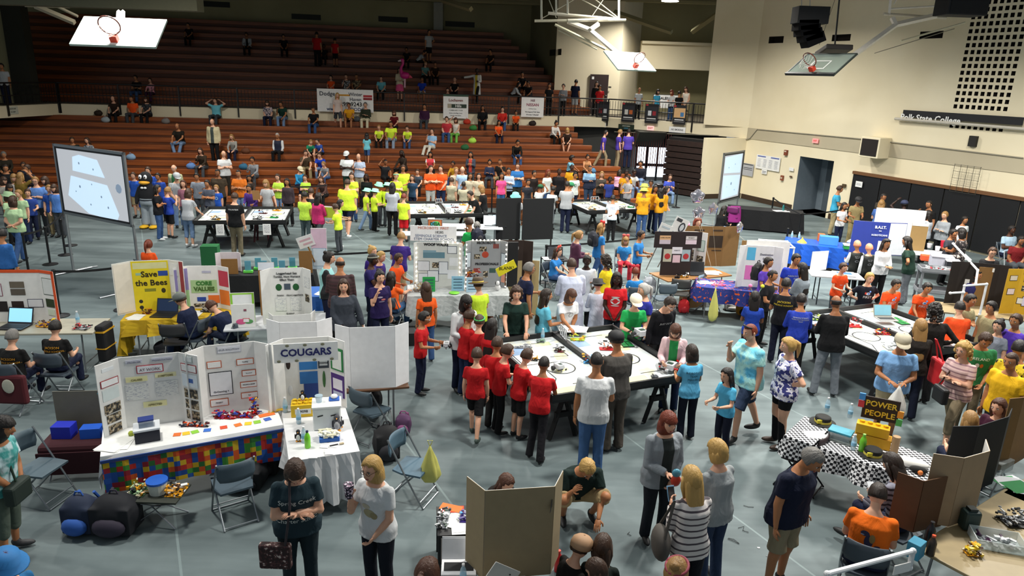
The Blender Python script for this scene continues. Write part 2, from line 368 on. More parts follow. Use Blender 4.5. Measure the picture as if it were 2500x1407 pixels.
# concrete roof beams over the left side
mb = MB(); a0 = PY(0, 6, 23); a1 = PY(478, 32, 23); mb.add([], []); 
for (u0, v0, u1, v1, y, h, d) in [(-60, 5, 482, 30, 23, .55, .5)]:
 p0 = PY(u0, v0, y); p1 = PY(u1, v1, y); zz = (p0.z+p1.z)/2
 mb.bb((p0.x, y, zz), (p1.x, y+d, zz+h))
mb.bb((PY(228, 20, 23.2).x, 23.1, 6.85), (PY(272, 20, 23.2).x, 23.4, 7.6)); tag(mb.B('ceiling_beam', mat('5d5a46', .9)), kind='structure')
mb = MB()
mb.tube([PY(85, 14, 27), PY(182, 55, 27)], .10, 4); mb.tube([PY(128, 10, 27), PY(190, 40, 27)], .05, 4); mb.tube([PY(60, 11, 27), PY(170, 14, 27)], .08, 4); tag(mb.B('ceiling_truss', CRD), kind='structure')
mb = MB()
for a, c in [((1690, 78), (1800, 0)), ((1500, 30), (1640, 78)), ((1080, 0), (1150, 22))]:
 mb.tube([PY(*a, 39), PY(*c, 37)], .14, 4)
tag(mb.B('ceiling_truss', OLV), kind='structure')
# balcony railing
FLV = [Vector((x, y, 0)) for x, y in FL[:]]
def rail(name, label, pts, zb=ZD, h=.92, post=2.4, x0skip=None):
 t = thing(name, label, 'railing', (0, 0, 0)); rb = MB(); bal = MB(); nb = 0
 for p, q in zip(pts[:-1], pts[1:]):
  e = (q-p); L = e.length; e.normalize(); n = Vector((-e.y, e.x, 0)); n = -n if n.dot(p) > 0 else n; o = n*.07
  for zz, r in ((h, .032), (.42, .022), (.08, .02)): rb.tube([p+o+Vector((0, 0, zb+zz)), q+o+Vector((0, 0, zb+zz))], r, 6)
  k = int(L/post)
  for i in range(k+1):
   a = p+e*(L*i/max(k, 1)*.998+.02)+o; pb = MB(); pb.box((a.x, a.y, zb+h/2-.2), (.06, .06, h+.4), rz=math.atan2(e.y, e.x)); pb.B('post', IRON, t); nb += 1
  s = .12
  while s < L: a = p+e*s+o; bal.box((a.x, a.y, zb+.25+.2), (.018, .018, .80)); s += .15
 rb.B('rail', IRON, t); tag(bal.B('baluster', IRON, t), kind='stuff'); return t
rail('railing', 'long black iron railing along the edge of the balcony', [FLV[0], FLV[1], FLV[2], FLV[3], Vector((9.0, 34.6, 0))])
# folded bleachers under the balcony at the right
fa = P(1612, 470); fb = RC2.copy(); t = thing('folded_bleachers', 'dark folded stack of wooden bleachers under the balcony beside the cream wall', 'bleachers', (0, 0, 0))
fe = (fb-fa).normalized(); fn = Vector((-fe.y, fe.x, 0)); fn = -fn if fn.dot(fa) < 0 else fn; fbx = fb-fe*.05
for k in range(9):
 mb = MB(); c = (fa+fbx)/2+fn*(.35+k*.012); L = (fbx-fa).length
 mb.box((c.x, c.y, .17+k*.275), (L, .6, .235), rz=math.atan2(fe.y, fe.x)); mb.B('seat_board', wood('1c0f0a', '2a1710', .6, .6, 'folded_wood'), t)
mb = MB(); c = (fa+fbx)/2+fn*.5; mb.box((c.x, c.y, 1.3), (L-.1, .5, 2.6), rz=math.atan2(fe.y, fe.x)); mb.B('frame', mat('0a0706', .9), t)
# exit passage: glazed doors to the daylight and sloping soffit
gx0 = PY(1554, 372, 38.3); gx1 = PY(1632, 372, 38.3)
mb = MB(); mb.bb((gx0.x, 38.3, .2), (gx1.x, 38.34, 1.75)); tag(mb.B('window_1', mat('e9f2ff', .5, emit=2.6)), kind='structure')
mb = MB(); mb.bb((2.5, 38.5, 0), (11, 38.7, 3.1)); tag(mb.B('wall_exit', mat('3b3a36')), kind='structure')
mb = MB(); 
for f in (0, .33, .66, 1): x = gx0.x+(gx1.x-gx0.x)*f; mb.bb((x-.05, 38.2, 0), (x+.05, 38.3, 2.3))
mb.bb((gx0.x, 38.2, .75), (gx1.x, 38.28, .9)); mb.bb((gx0.x-.1, 38.15, 1.75), (gx1.x+.1, 38.3, 2.7)); tag(mb.B('door_1', mat('24272c')), kind='structure')
mb = MB(); a = PY(1545, 330, 37.4); b2 = PY(1612, 330, 37.0); mb.prism([(35.3, 2.70), (38.2, 2.70), (38.2, 1.9), (36.6, 1.95)], a.x, b2.x, axis='x'); tag(mb.B('wall_stair_soffit', mat('55544c', .9)), kind='structure')
mb = MB()
for k in range(22): mb.bb((5.2+k*.11, 36.45-k*.03, .9), (5.23+k*.11, 36.48-k*.03, 2.6))
tag(mb.B('stair_screen', mat('4a1512')), 'dark red barred screen beside the exit stairs', 'screen')
# ================================================================ people
C = dict(wht='cbcdce', cream='cfc6a8', blk='101012', char='26282b', grey='7d8085', lgrey='a9adb0', dgrey='3d4146', navy='131a33', blue='1d4fa8', royal='1a3cae', sky='5f93c9', lblue='8fb6d8', aqua='6fc0cf', turq='3f9fc4', cyan='2f8ecb', teal='2c7f7c', green='1f9a4c', dgreen='12352a', lime='b9e04a', neon='d4ee3c', pgreen='a9c79a', yel='e0c02a', gold='dc9a1c', orange='e8541c', dorange='c96a1e', red='b3161b', dred='5c1118', maroon='43101c', pink='e0568a', hot='b01e58', purple='33206e', lpurp='4b3a9c', plum='3a1a38', khaki='8f8060', tan='b7a27a', brown='4b3220', dbrown='2b1d16', jean='34507c', djean='1d2a48', ljean='6d86a8', mgreen='2c4a34', sage='8fae86')
SK = dict(f='c58f72', l='d2a084', m='a8714c', o='8c5a3a', d='4a2c1e', k='2f1b14')
HR = dict(b='3a2517', n='17100d', l='8f6b3c', y='b08c4e', g='6d6a66', w='a9a6a2', r='6b2a14', d='23170f', s='4a2a1a', pk='e08a6a')
def vrot(v, lean, twist=0):
 return Euler((0, 0, twist)).to_matrix() @ (Euler((lean, 0, 0)).to_matrix() @ v)
ARM = {'dn': ((.13, .02, -1), (.04, -.18, -1)), 'fw': ((.16, -.28, -1), (-.22, -1, .02)), 'cr': ((.16, -.30, -1), (-1, -.38, .18)), 'mo': ((.12, -.55, -.8), (-.30, -.30, 1)),
       'hp': ((.75, .35, -.9), (-.85, -.30, -.40)), 'lo': ((.10, -.18, -1), (-.50, -.42, -.75)), 'bk': ((.18, .30, -1), (-.75, .22, -.35)), 'up': ((.95, -.1, .45), (-.9, .1, .55)),
       'ta': ((.12, -.55, -.85), (-.10, -.85, -.50)), 'ph': ((.08, -.25, -1), (-.42, -.85, .50)), 'kn': ((.10, -.75, -.75), (-.30, -.8, -.28)), 'wv': ((1, -.2, -.25), (1, -.4, -.15)),
       'pt': ((.1, -.9, -.55), (-.1, -1, -.1)), 'hd': ((.5, -.5, .5), (-.6, .1, .75)), 'sd': ((.35, 0, -1), (.25, -.15, -1)), 'cl': ((.16, -.25, -1), (-.55, -.75, -.05))}
_rem = {}
def remesh(mb, voxel, name, sm=3):
 me = mb.mesh(name); o = bpy.data.objects.new('tmp', me); COL.objects.link(o)
 r = o.modifiers.new('r', 'REMESH'); r.mode = 'VOXEL'; r.voxel_size = voxel; r.use_smooth_shade = True
 s = o.modifiers.new('s', 'SMOOTH'); s.iterations = sm; s.factor = .5
 dg = bpy.context.evaluated_depsgraph_get(); out = bpy.data.meshes.new_from_object(o.evaluated_get(dg)); out.name = name
 bpy.data.objects.remove(o); bpy.data.meshes.remove(me)
 out.polygons.foreach_set('use_smooth', [True]*len(out.polygons)); return out
def chain(mb, pts, rads, n=10):
 mb.tube(pts, rads, n)
 for p, r in zip(pts, rads): mb.ell(p, (r, r, r), n, 7)
def rings(mb, cen, rx, ry, axx, n=16):
 """lofted trunk: ellipses rx (sideways) by ry (front to back)"""
 vs = []; L = len(cen)
 for i in range(L):
  t = (cen[min(i+1, L-1)]-cen[max(i-1, 0)]).normalized(); ax = axx[i]; ay = t.cross(ax).normalized()
  for k in range(n):
   a = 2*math.pi*k/n; ca, sa = math.cos(a), math.sin(a)
   ca = math.copysign(abs(ca)**.85, ca); sa = math.copysign(abs(sa)**.85, sa)
   vs.append(cen[i]+ax*(rx[i]*ca)+ay*(ry[i]*sa))
 fs = [(i*n+k, i*n+(k+1) % n, (i+1)*n+(k+1) % n, (i+1)*n+k) for i in range(L-1) for k in range(n)]
 fs += [tuple(range(n-1, -1, -1)), tuple((L-1)*n+k for k in range(n))]
 mb.add(vs, fs)
def head_mb(near):
 """head in its own frame: centre at the origin, face towards -y, 0.232 tall"""
 mb = MB(); nu, nv = (28, 20) if near else (14, 10); vs = []
 for i in range(nv+1):
  ph = math.pi*i/nv; z = math.cos(ph)
  for k in range(nu):
   a = 2*math.pi*k/nu; x = math.sin(ph)*math.cos(a); y = math.sin(ph)*math.sin(a)
   q = Vector((x*.076, y*.098, z*.116))
   if z < 0: q.x *= 1-.30*(-z)**1.3; q.y = q.y*(1-.25*(-z)) - .012*(-z)
   if y > 0 and z > -.2: q.y += .006
   f = max(0, -y)
   q.y -= .026*math.exp(-((x*.076)/.013)**2-((z*.116+.020)/.020)**2)*f       # nose
   q.y -= .010*math.exp(-((x*.076)/.010)**2-((z*.116-.005)/.022)**2)*f
   for s in (-1, 1): q.y += .010*math.exp(-((x*.076-s*.032)/.014)**2-((z*.116-.018)/.012)**2)*f   # eye sockets
   q.y -= .006*math.exp(-((x*.076)/.025)**2-((z*.116+.055)/.009)**2)*f          # mouth
   q.y -= .010*math.exp(-((x*.076)/.022)**2-((z*.116+.098)/.016)**2)*f          # chin
   vs.append(q)
 fs = []; ms = []
 for i in range(nv):
  for k in range(nu): fs.append((i*nu+k, i*nu+(k+1) % nu, (i+1)*nu+(k+1) % nu, (i+1)*nu+k))
 mb.add(vs, fs)
 n = 8 if near else 5
 for s in (-1, 1):
  mb.ell((s*.076, .008, -.005), (.009, .018, .030), n, 5)
  mb.ell((s*.030, -.083, .016), (.0135, .007, .0070), n, 5, 1)
  mb.ell((s*.030, -.0885, .016), (.0058, .004, .0058), n, 5, 2)
  mb.box((s*.031, -.092, .034), (.030, .006, .0055), 2, ry=s*.12)
 mb.ell((0, -.0925, -.053), (.022, .008, .0045), n, 4, 3); mb.ell((0, -.0915, -.060), (.018, .008, .0045), n, 4, 3)
 return mb
_HEAD = {}
def hairfn(style):
 """closed hair shell in head space (a thin layer outside the skull, inside it where the face shows)"""
 mb = MB(); nu, nv = 28, 18; vs = []; rnd = random.Random(3)
 for i in range(nv+1):
  ph = math.pi*i/nv; z = math.cos(ph)
  for k in range(nu):
   a = 2*math.pi*k/nu; x = math.sin(ph)*math.cos(a); y = math.sin(ph)*math.sin(a)
   low = -.30 if style in ('sh', 'cap') else -.55
   if style == 'bald': inh = (-.25 < z < .38 and y > -.25)
   elif style == 'buzz': inh = z > -.25 and not (y < -.35 and z < .55)
   else:
    inh = z > low and not (y < -.25-.25*(z > .3) and z < .62+.12*math.cos(x*5)) 
    if style in ('bangs', 'bob', 'bobs'): inh = z > low and not (y < -.45 and z < .34) and not (y < -.3 and z < .2)
   t = {'sh': .013, 'buzz': .004, 'bald': .006, 'afro': .050, 'curl': .028, 'cap': .008}.get(style, .016)
   if style == 'curl': t += .010*math.sin(9*x+3)*math.sin(11*z)*math.cos(8*y)
   if style in ('sh', 'lg', 'po', 'bob', 'bobs', 'bun', 'bangs'): t += .0035*math.sin(17*a+2*z)
   if style == 'sh' and z > .5: t += .006*rnd.random()
   t = t if inh else -.02
   q = Vector((x*(.076+t), y*(.100+t)+(.004 if y > 0 else 0), z*(.117+t*.9)))
   if z < 0: q.x *= 1-.16*(-z); q.y *= 1-.12*(-z)
   vs.append(q)
 mb.add(vs, [(i*nu+k, i*nu+(k+1) % nu, (i+1)*nu+(k+1) % nu, (i+1)*nu+k) for i in range(nv) for k in range(nu)])
 if style in ('lg', 'xl'):
  d = .52 if style == 'xl' else .27
  rings(mb, [Vector((0, .035, .04)), Vector((0, .045, -.05)), Vector((0, .055, -.14)), Vector((0, .075, -d+.04)), Vector((0, .08, -d))], [.080, .090, .093, .080, .045], [.055, .055, .040, .028, .012], [Vector((1, 0, 0))]*5)
  for s in (-1, 1): mb.tube([Vector((s*.074, -.005, .03)), Vector((s*.083, -.005, -.08)), Vector((s*.075, .0, -.19))], [.022, .027, .010], 8)
 if style in ('bob', 'curlb', 'bobs'):
  d = .15 if style != 'bobs' else .11
  rings(mb, [Vector((0, .015, .03)), Vector((0, .02, -.05)), Vector((0, .024, -d+.02)), Vector((0, .026, -d))], [.085, .098, .096, .082], [.085, .085, .070, .058], [Vector((1, 0, 0))]*4)
 if style == 'po':
  mb.ell((0, .105, .045), (.024, .026, .026), 8, 6); mb.tube([Vector((0, .11, .045)), Vector((0, .150, .0)), Vector((0, .145, -.10)), Vector((0, .125, -.20))], [.024, .034, .028, .008], 8)
 if style == 'bun': mb.ell((0, .085, .095), (.042, .042, .036), 10, 7)
 if style == 'curl': 
  for k in range(60):
   a = rnd.uniform(-.3, math.pi+.3); zz = rnd.uniform(-.16, .12); rr = math.sqrt(max(.2, 1-(zz/.125)**2)) if zz > 0 else 1
   mb.ell((.095*rr*math.cos(a), .11*rr*math.sin(a)+.01, zz), (.026,)*3, 7, 5)
 return mb.mesh('hair', True)
_H = {}
def hair(style):
 if style not in _H: _H[style] = hairfn(style)
 return _H[style]
def hat_mesh(kind):
 k = 'hat'+kind
 if k in _H: return _H[k]
 mb = MB()
 if kind == 'cap':
  mb.lathe([(.096, .01), (.100, .05), (.090, .095), (.060, .125), (.015, .138)], n=20); mb.ell((0, 0, .138), (.01, .01, .006), 6, 4)
  mb.add([(x, y, z+.0) for z in (.022, .030) for x, y in [(-.085, -.05), (-.078, -.13), (-.045, -.175), (0, -.188), (.045, -.175), (.078, -.13), (.085, -.05)]], [(0, 1, 2, 3, 4, 5, 6), (13, 12, 11, 10, 9, 8, 7)]+[(i, i+1, i+8, i+7) for i in range(6)]+[(6, 0, 7, 13)])
 elif kind == 'brim': mb.lathe([(.175, .035), (.172, .045), (.10, .048), (.096, .10), (.082, .145), (.03, .150)], n=22); mb.lathe([(.101, .05), (.100, .075), (.097, .075), (.097, .05)], n=22, mi=1)
 elif kind == 'bucket': mb.lathe([(.150, .015), (.145, .022), (.100, .055), (.090, .12), (.02, .132)], n=20)
 elif kind == 'bow':
  for s in (-1, 1): mb.ell((s*.05, .0, .15), (.05, .02, .04), 9, 6)
  mb.tube([(-.09, 0, .03), (-.08, 0, .10), (0, 0, .135), (.08, 0, .10), (.09, 0, .03)], .008, 6)
 elif kind == 'ears':
  for s in (-1, 1): mb.tube([(s*.07, -.02, .15), (s*.07, .02, .15)], .045, 12)
  mb.tube([(-.09, 0, .03), (-.08, 0, .10), (0, 0, .135), (.08, 0, .10), (.09, 0, .03)], .008, 6)
 elif kind == 'glasses':
  for s in (-1, 1):
   mb.tube([Vector((s*.030+.021*math.cos(a), -.100, .014+.015*math.sin(a))) for a in [i*math.pi/5 for i in range(11)]], .0022, 5); mb.tube([(s*.05, -.099, .018), (s*.078, -.04, .016), (s*.078, .01, .010)], .002, 5)
  mb.tube([(-.010, -.1, .018), (.010, -.1, .018)], .002, 5)
 elif kind == 'shades': mb.tube([(-.08, -.02, .09), (-.05, -.06, .105), (0, -.07, .11), (.05, -.06, .105), (.08, -.02, .09)], .012, 6)
 elif kind == 'band': mb.tube([(.082*math.cos(a), .104*math.sin(a), .062+.03*math.sin(a)*-1) for a in [i*math.pi/10 for i in range(21)]], .014, 6)
 _H[k] = mb.mesh(kind, True); return _H[k]
def hand(mb, w_, d, side, pal, s, mi=0, curl=.35):
 """palm, four bent fingers of their own lengths and a thumb from the side of the palm"""
 d = d.normalized(); n = (pal-d*pal.dot(d)).normalized(); a = d.cross(n).normalized()
 M = Matrix((a, n, d)).transposed(); pc = w_+d*.045*s
 mb.ell(pc, (.040*s, .017*s, .054*s), 8, 6, mi, M)
 for i, (o, l) in enumerate(zip((-.030, -.010, .010, .029), (.066, .076, .071, .056))):
  p0 = w_+d*.082*s+a*o*s; p1 = p0+(d*math.cos(curl)+n*math.sin(curl))*l*.48*s; p2 = p1+(d*math.cos(curl*2.6)+n*math.sin(curl*2.6))*l*.52*s
  mb.tube([p0-d*.015*s, p0, p1, p2], [.0095*s, .0095*s, .0088*s, .0065*s], 6, mi)
 t0 = w_+d*.022*s+a*side*.028*s; t1 = t0+(d*.6+a*side*.75+n*.25).normalized()*.036*s; t2 = t1+(d*.9+a*side*.15+n*.4).normalized()*.030*s
 mb.tube([t0, t1, t2], [.013*s, .0105*s, .008*s], 6, mi)
_BODY = {}
SHOE = None
def rig(h, legs, lean, arms, g, sex, hp, ht, sh_, seat):
 """joint positions for a pose; the figure faces -y, feet (or seat) at z 0"""
 s = h/1.75; J = {}; hs = 1.06*max(.86, .45+.55*s) if s < 1 else 1.06; J['hs'] = hs
 hw = (.084 if sex == 'm' else .090)*s*(1+(g-1)*.4)
 if legs == 'sq': pz, py = .30*s, .14*s
 elif legs == 'kn': pz, py = .28*s, .10*s
 elif legs in ('si', 'sf', 'sx'): pz, py = .10*s+seat, .0
 else: pz, py = .93*s, 0
 J['pel'] = Vector((0, py, pz)); L = R_(lean); J['lean'] = L
 A = {}
 th, sk = .435*s, .415*s
 for i, sg in enumerate((-1, 1)):
  hip = Vector((sg*hw, py, pz-.02*s))
  if legs == 'st': k = Vector((sg*hw*1.05, -.015, .505*s)); a = Vector((sg*hw*1.12, .025, .085*s))
  elif legs == 'ws': k = Vector((sg*hw*1.5, -.015, .505*s)); a = Vector((sg*hw*1.9, .02, .085*s))
  elif legs == 'wk': k = Vector((sg*hw, -.17*s*sg-.02, .53*s)); a = Vector((sg*hw, -.26*s*sg+.08*s, (.085 if sg > 0 else .13)*s))
  elif legs == 'ln': k = Vector((sg*hw, -.05*s*(1 if sg > 0 else -1.5), .51*s)); a = Vector((sg*hw*1.3, .12*s*(1 if sg > 0 else 2.2), .085*s))
  elif legs == 'si': k = hip+Vector((sg*.05*s, -.43*s, .03*s)); a = Vector((k.x, k.y+.02*s-(.07*s if sg > 0 else 0), max(k.z-.42*s, .08*s)))
  elif legs == 'sf': k = hip+Vector((sg*.04*s, -.42*s, .06*s)); a = Vector((k.x, k.y-.22*s, k.z-.34*s))
  elif legs == 'sx': k = hip+Vector((sg*.10*s, -.40*s, .0)); a = Vector((k.x*.5, k.y-.04*s, max(k.z-.40*s, .08*s)))
  elif legs == 'sq': k = Vector((sg*.24*s, py-.40*s, .46*s)); a = Vector((sg*.17*s, py-.14*s, .09*s))
  elif legs == 'kn': k = Vector((sg*.13*s, py-.34*s, .07*s)); a = Vector((sg*.12*s, py+.06*s, .07*s))
  A[i] = (hip, k, a)
 J['leg'] = A
 T = lambda v: J['pel']+vrot(v*s, L)
 J['T'] = T; sw = (.188 if sex == 'm' else .168)*(1+(g-1)*.35)
 J['sho'] = [T(Vector((sg*sw*.94, .0, .447))) for sg in (-1, 1)]
 J['neck'] = T(Vector((0, -.0, .53))); up_ = vrot(Vector((0, 0, 1)), L+R_(6)); 
 HM = Euler((R_(hp)+L*.5, 0, 0)).to_matrix(); HM = Euler((0, 0, R_(ht))).to_matrix()@HM
 J['HM'] = HM; J['head'] = J['neck']+up_*.045*s+HM@Vector((0, -.018, .115))*(hs)
 ar = []
 for i, sg in enumerate((-1, 1)):
  u, f = ARM[arms[i]]; u = Vector((u[0]*sg, u[1], u[2])).normalized(); f = Vector((f[0]*sg, f[1], f[2])).normalized()
  if arms[i] == 'cr' and i: f = (f+Vector((0, 0, .10))).normalized()
  s0 = J['sho'][i]; LL = L*.6; e = s0+vrot(u, LL)*.285*s; w_ = e+vrot(f, LL)*.245*s; ar.append((s0, e, w_, vrot(f, LL)))
 J['arm'] = ar; J['s'] = s
 J['top'] = J['head']+HM@Vector((0, .01, .118))*hs
 return J
def figure(h, legs, lean, arms, g, sex, hp, ht, top, bot, near, seat=0):
 """meshes shared by all figures of one build and pose: body, top, bottom"""
 key = (round(h, 2), legs, lean, arms, g, sex, hp, ht, top, bot, near, seat)
 if key in _BODY: return _BODY[key]
 J = rig(h, legs, lean, arms, g, sex, hp, ht, None, seat); s = J['s']; vx = .013 if near else .022
 T = J['T']; X = Vector((1, 0, 0)); gw = 1+(g-1)*1.25; fem = sex == 'f'
 # trunk profile: z, half width, half depth
 prof = [(-.06, .172*gw, .108*gw), (.02, (.170 if not fem else .178)*gw, .112*gw), (.10, (.150 if not fem else .150)*gw, .103*gw), (.18, (.146 if not fem else .130)*gw, .100*gw), (.28, (.160 if not fem else .146)*(1+(g-1)*.9), .110*(1+(g-1))),
   (.38, (.176 if not fem else .158)*(1+(g-1)*.6), (.116 if not fem else .122)*(1+(g-1)*.7)), (.44, .164 if not fem else .146, .098), (.495, .098, .074), (.55, .058, .056)]
 def trunk(mb, add, z0=-.08, z1=9, flare=0):
  c, rx, ry, ax = [], [], [], []
  for z, a, b in prof:
   if z < z0-.001 or z > z1: continue
   c.append(J['pel']+vrot(Vector((0, 0, z))*s, J['lean']*min(1, max(0, (z+.05)/.2)))); rx.append((a+add)*s); ry.append((b+add)*s); ax.append(X)
  if z0 < -.08:
   c.insert(0, J['pel']+Vector((0, .0, z0*s))); rx.insert(0, (.168*gw+add+flare)*s); ry.insert(0, (.112*gw+add+flare)*s); ax.insert(0, X)
  rings(mb, c, rx, ry, ax)
 # ---- body
 mb = MB(); trunk(mb, 0)
 mb.tube([T(Vector((0, 0, .48))), J['neck'], J['head']-J['HM']@Vector((0, -.01, .04))*J['hs']], [.068*s, .056*s, .052*s], 12)
 lr = [.088*gw*s, .058*s*(1+(g-1)*.5), .054*s, .036*s]
 for i in (0, 1):
  hip, k, a = J['leg'][i]; mid = k.lerp(a, .30)+Vector((0, .015*s, 0)) if legs in ('st', 'ws', 'wk', 'ln') else k.lerp(a, .3)
  chain(mb, [hip, k, mid, a], lr)
  s0, e, w_, f = J['arm'][i]; inn = T(Vector(((-1, 1)[i]*.10, 0, .455)))
  chain(mb, [inn, s0, e, e.lerp(w_, .3), w_], [.046*s, .044*s*(1+(g-1)*.6), .039*s*(1+(g-1)*.5), .040*s, .025*s])
 body = remesh(mb, vx, 'body', 2)
 ex = MB(); hd = _HEAD.get(near) or _HEAD.setdefault(near, head_mb(near)); hs = J['hs']
 ex.add([J['head']+J['HM']@Vector(v)*hs for v in hd.v], hd.f); ex.m = list(hd.m)
 for i, sg in enumerate((-1, 1)):
  s0, e, w_, f = J['arm'][i]; pal = Vector((-sg*.7, -.4, -.5)) if arms[i] in ('dn', 'sd') else (Vector((0, 0, -1)) if arms[i] in ('ta', 'kn', 'cr', 'cl', 'pt') else Vector((-sg, -.2, .2)))
  hand(ex, w_, f, -sg if arms[i] in ('dn', 'sd') else sg, pal, s*.97, curl=.45 if arms[i] in ('ph', 'mo', 'fw', 'lo') else .25)
 n0 = len(body.vertices); bv = [tuple(v.co) for v in body.vertices]; bf = [tuple(p.vertices) for p in body.polygons]
 bpy.data.meshes.remove(body); body = bpy.data.meshes.new('body')
 body.from_pydata(bv+[tuple(v) for v in ex.v], [], bf+[tuple(i+n0 for i in f) for f in ex.f]); body.polygons.foreach_set('material_index', [0]*len(bf)+ex.m); body.polygons.foreach_set('use_smooth', [True]*len(body.polygons)); body.update()
 # ---- top
 mb = MB(); tk = top[0]; hem = {'T': -.10, 'L': -.10, 'J': -.14, 'V': -.08, 'C': -.50, 'D': -.42}.get(tk, -.1); seated = legs in ('si', 'sf', 'sx', 'sq', 'kn')
 if seated: hem = -.05
 trunk(mb, .016 if tk != 'J' else .026, z0=hem, z1=.51, flare=(.03 if tk in 'CD' else 0)+(.006 if fem else 0))
 for i in (0, 1):
  s0, e, w_, f = J['arm'][i]; sg = (-1, 1)[i]; inn = T(Vector((sg*.09, 0, .45)))
  if tk in 'TD': ce = s0.lerp(e, .62); mb.tube([inn, s0, ce], [.056*s, (.054+.045*(g-1))*s, (.060+.04*(g-1))*s], 12); mb.ell(s0, ((.054+.045*(g-1))*s,)*3, 10, 7)
  elif tk == 'V': mb.ell(s0.lerp(inn, .4), (.060*s,)*3, 10, 7)
  else:
   q = .012 if tk in 'JC' else 0; chain(mb, [inn, s0, e, e.lerp(w_, .5)], [.056*s, (.053+q)*s*(1+(g-1)*.5), (.050+q)*s, (.045+q)*s], 10); mb.tube([e.lerp(w_, .45), e.lerp(w_, .97)], [(.045+q)*s, (.037+q)*s], 10)
 tm = remesh(mb, vx, 'shirt')
 # ---- bottom
 bm_ = None
 if bot[0] != 'N':
  mb = MB(); trunk(mb, .010, z1=.11)
  if bot[0] == 'K':
   mb2 = J['pel']; rings(mb, [mb2+Vector((0, 0, .06*s)), mb2-Vector((0, 0, .1*s)), mb2-Vector((0, 0, .40*s))], [.15*s*gw, .19*s*gw, .23*s*gw], [.11*s*gw, .14*s*gw, .18*s*gw], [X]*3)
  for i in (0, 1):
   hip, k, a = J['leg'][i]
   if bot[0] == 'S': chain(mb, [hip, k.lerp(hip, .25)], [.094*gw*s, .086*s]); mb.tube([k.lerp(hip, .3), k.lerp(hip, .02)], [.088*s, .090*s*(1+(g-1)*.4)], 12)
   elif bot[0] == 'C': chain(mb, [hip, k, k.lerp(a, .45)], [.093*gw*s, .072*s, .066*s])
   elif bot[0] in 'PG':
    q = {'P': 0, 'G': -.012}[bot[0]]; chain(mb, [hip, k, k.lerp(a, .45)], [.094*gw*s, (.073+q)*s, (.068+q)*s]); mb.tube([k.lerp(a, .4), a+(a-k).normalized()*.03*s], [(.068+q)*s, (.066+q*1.4)*s], 12)
  bm_ = remesh(mb, vx, 'trousers')
 _BODY[key] = (J, body, tm, bm_); return _BODY[key]
def shoe_mesh():
 global SHOE
 if SHOE is None:
  mb = MB(); mb.ell((0, -.075, -.030), (.045, .130, .040), 12, 8); mb.ell((0, .0, .0), (.043, .055, .055), 10, 7); o = remesh(mb, .012, 'shoe', 2)
  me = o; SHOE = me
 return SHOE
def setmats(o, ms):
 me = o.data
 while len(me.materials) < len(ms): me.materials.append(None)
 for i, m in enumerate(ms): o.material_slots[i].link = 'OBJECT'; o.material_slots[i].material = m
def clr(tok, s=1.0, long=0):
 """colour word, or a pattern such as 'stripe/wht/blk'"""
 if '/' not in tok: return bumpy(mat(C.get(tok, tok), .85, spec=.24), 7, 7, 4.5, .8, .035)
 p = tok.split('/'); k = p[0]; cs = [C.get(x, x) for x in p[1:]]
 if k == 'hs': return pat('hstripe', *cs[:2], *(p[3:4]), scale=1.3)
 if k == 'ref': return pat('vstripe', *cs[:2], scale=2.6)
 return bumpy(pat({'fl': 'floral', 'dye': 'dye', 'op': 'open', 'rg': 'raglan', 'half': 'half'}[k], *cs), 7, 7, 4.5, .8, .035)
EYEW = mat('c9c4bd', .4); EYED = mat('15100d', .3)
PEOPLE = {}; ALLP = []
